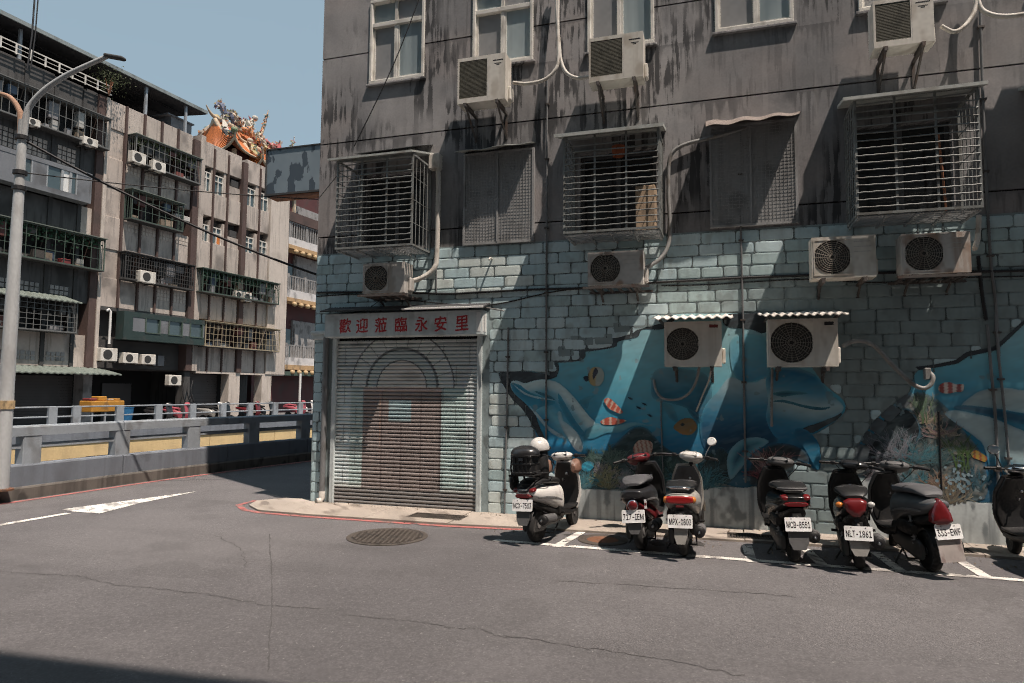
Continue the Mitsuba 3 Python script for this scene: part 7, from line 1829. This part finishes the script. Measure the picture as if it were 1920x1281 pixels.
# scooters parked across the ramp, seen through the far railing
FARS = [((-8.384,0.505)[0], 'paint_charcoal', 'dark scooter across the ramp, partly hidden by the far railing'), ((-7.356,0.472)[0], 'pink_plastic', 'pink seated scooter across the ramp behind the far railing'), ((-5.347,0.455)[0], 'paint_silver', 'silver scooter across the ramp before the beige shutter'), ((-4.901,0.441)[0], 'paint_black', 'black scooter across the ramp close to the first pillar'),
        ((-2.778,0.423)[0], 'paint_red', 'red scooter across the ramp between the two pillars'), ((-1.75,0.421)[0], 'paint_black', 'black scooter across the ramp before the second pillar'), ((0.944,0.398)[0], 'pink_plastic', 'pink scooter across the ramp before the temple porch'), ((1.786,0.406)[0], 'paint_white', 'white scooter across the ramp before the temple porch')]
for s, bm, lab in FARS:
    k = thing('scooter', lab, 'scooter', 'scooters parked across the ramp')
    mm = LM @ mtr(s, -3.6, 0) @ mrot((0, 0, 1), 180 + 8)
    part(k, 'body', [loft([(-.3, .74, .2, .1), (0, .7, .34, .22), (.4, .6, .34, .36), (.6, .5, .3, .3)], 2, 12), sweep(spline([(1.0, .3), (1.05, .6), (.96, .98)], 4), .38, .07, 12), loft([(.86, 1.04, .14, .05), (.96, 1.05, .34, .13), (1.1, 1.0, .12, .1)], 2, 12)], bm, 35, m=mm)
    part(k, 'seat', loft([(-.2, .84, .2, .06), (.1, .85, .3, .1), (.55, .8, .2, .08)], 2, 12), 'seat_vinyl' if bm != 'pink_plastic' else bm, 35, m=mm)
    part(k, 'wheel', lathe([(.15, -.035), (.2, -.05), (.225, 0), (.2, .05), (.15, .035)], 18, 'x', (0, 0, .225)), 'tyre', 30, m=mm)
    part(k, 'wheel', lathe([(.15, -.035), (.2, -.05), (.225, 0), (.2, .05), (.15, .035)], 18, 'x', (0, 1.24, .225)), 'tyre', 30, m=mm)
    part(k, 'handlebar', tube([(-.36, .87, 1.05), (0, .96, 1.04), (.36, .87, 1.05)], .014, 6), 'scooter_plastic', True, m=mm)
    part(k, 'floor', box(-.16, .16, .5, 1.02, .3, .37, .02), 'scooter_plastic', m=mm)

# dust, grit and leaf litter gathered along the foot of the wall
rg = np.random.default_rng(21)
gm = []
for _ in range(420):
    x_, y_ = rg.uniform(-6.1, 4.2), -abs(rg.normal(0, .10)) - .03 if rg.random() < .45 else rg.normal(-.98, .12)
    s_ = rg.uniform(.004, .016)
    m_ = trimesh.transformations.random_rotation_matrix(rg.random(3)); m_[:3, 3] = (x_, y_, .032 if y_ > -.7 else .008)
    gm.append(xf((np.array([[-1, -.4, 0], [1, -.5, .1], [.9, .5, 0], [-.8, .4, .15]]) * s_, np.array([[0, 1, 2], [0, 2, 3]])), m_))
mat('litter', speck((0.17, 0.13, 0.09), 0.8, 9), 0.9)
put('grit', gm, 'litter', 'scattered grit and dry leaf scraps along the gutter', 'grit', kind='stuff')

mat('lamp_steel', speck((0.46, 0.475, 0.48), 0.2, 2, (0.25, 0.24, 0.23), 0.4, 30, 0.15), 0.55)
mat('lamp_rust', speck((0.36, 0.22, 0.15), 0.4, 4, (0.3, 0.28, 0.26), 0.7), 0.8)
mat('sticker', speck((0.5, 0.36, 0.2), 0.6, 9), 0.6)
mat('opposite_wall', speck((0.36, 0.34, 0.32), 0.3, 0.6, (0.15, 0.14, 0.13), 0.5, 12, 0.4), 0.9)

# street lamp and overhead wires
lm = thing('street_lamp', 'tall grey street lamp with two curved arms, one rusty, at the left edge', 'street lamp')
PX, PY = -10.60, -1.70
part(lm, 'pole', tube([(PX, PY, 0.2), (PX, PY, 3.0), (PX, PY, 6.05)], [.11, .095, .062], 14), 'lamp_steel', True)
part(lm, 'base_plate', lathe([(.17, .2), (.17, .225), (.13, .235)], 16, at=(PX, PY, 0)), 'rust')
part(lm, 'arm', tube(spline([(PX + .035, PY, 5.7), (PX + .06, PY, 6.12), (PX + .15, PY + .02, 6.33), (PX + .38, PY + .06, 6.55), (PX + .68, PY + .12, 6.74), (PX + 1.0, PY + .18, 6.88), (PX + 1.4, PY + .25, 7.03)], 6), np.linspace(.05, .035, 37), 10), 'lamp_steel', True)
part(lm, 'arm', tube(spline([(PX - .035, PY, 5.7), (PX - .06, PY, 6.1), (PX - .11, PY - .01, 6.25), (PX - .2, PY - .03, 6.38), (PX - .32, PY - .06, 6.47), (PX - .6, PY - .12, 6.55)], 6), np.linspace(.05, .035, 31), 10), 'lamp_rust', True, label='rusty orange arm')
part(lm, 'lamp_head', box(-.05, .34, -.06, .06, -.025, .03, .02), 'dark_awning', m=mtr(PX + 1.4, PY + .25, 7.03) @ mrot((0, 1, 0), 16))
for z in (5.72, 5.15, 4.9):
    part(lm, 'band', lathe([(.08, z), (.10, z + .01), (.10, z + .07), (.08, z + .08)], 14, at=(PX, PY, 0)), 'black_cable')
part(lm, 'sticker', [tube([(PX, PY, 1.45), (PX, PY, 1.58)], .119, 14)], 'sticker')
for (a, b, r_, lab) in (((PX, PY, 5.74), (-6.25, 2.2, 3.62), .022, 'thick black cable from the street lamp down to the corner building'), ((PX, PY, 5.2), (-6.6, 5.2, 6.3), .010, 'thin wire from the street lamp to the blank board')):
    p = np.linspace(a, b, 22); t = np.linspace(0, 1, 22)
    p[:, 2] -= .22 * 4 * t * (1 - t) * (1 if r_ > .015 else .6)
    put('overhead_wire', tube(p, r_, 6), 'black_cable', lab, 'wire', True)
for k, (a, b) in enumerate((((-13.5,19.261), (-13.528,16.333)), ((-13.353,19.351), (-13.403,16.397)))):
    put('overhead_wire', xf(tube([(a[0], -2.0, a[1]), (b[0], -2.0, b[1]), (b[0] - .1, -2.0, b[1] - 1.5)], .035 - .008 * k, 6), LM), 'black_cable', ['left one of two black wires dropping from the top left edge', 'right one of two black wires dropping from the top left edge'][k], 'wire', True)
a, b = (-4.027,7.799), (-5.161,5.397)
put('overhead_wire', tube(spline([(a[0], -.75, a[1]), ((a[0] + b[0]) / 2 + .06, -.75, (a[1] + b[1]) / 2 - .02), (b[0], -.75, b[1])], 8), .008, 5), 'black_cable', 'thin wire slanting across the facade to the cage nearest the corner', 'wire', True)
a, b = (-5.659,5.105), (-6.206,4.89)
put('overhead_wire', tube([(a[0], -.4, a[1]), (b[0], -.05, b[1])], .006, 5), 'black_cable', 'short wire from the corner cage to the building edge', 'wire', True)

# the arcade building behind the camera, whose upper floors throw the shade along the bottom of the picture
ob = thing('opposite_building', 'pale arcade building on the near side of the street, behind the viewer', 'building')
OY = 0.0
OM = mtr(1.49, -8.83, 0) @ mrot((0, 0, 1), 4.4) @ mtr(-1.49, 0, 0)
part(ob, 'upper_floors', box(-16, 26, -11.2, OY, 3.6, 13.0), 'opposite_wall', m=OM)
part(ob, 'added_setback_floors', box(-16, 26, -21, -3.8, 13.0, 24.0), 'opposite_wall', m=OM)  # unseen upper floors added to cut sky light on the mural wall
part(ob, 'back_wall', box(-16, 26, -11.2, -4.4, 0, 3.6), 'opposite_wall', m=OM)
for x in (-15.5, -10.3, 5.4, 11, 16.5, 22):
    part(ob, 'pillar', box(x, x + .7, OY - .75, OY - .05, 0, 3.6, .02), 'opposite_wall', m=OM)
for x in np.arange(-14.5, 24, 3.0):
    for z in (4.6, 7.8, 10.8):
        w = part(ob, 'window', [box(x, x + 1.7, OY, OY + .05, z - .06, z), box(x, x + 1.7, OY, OY + .05, z + 1.4, z + 1.46)], 'white_frame', m=OM)
        part(w, 'pane', box(x, x + 1.7, OY, OY + .02, z, z + 1.4), 'far_glass', m=OM)
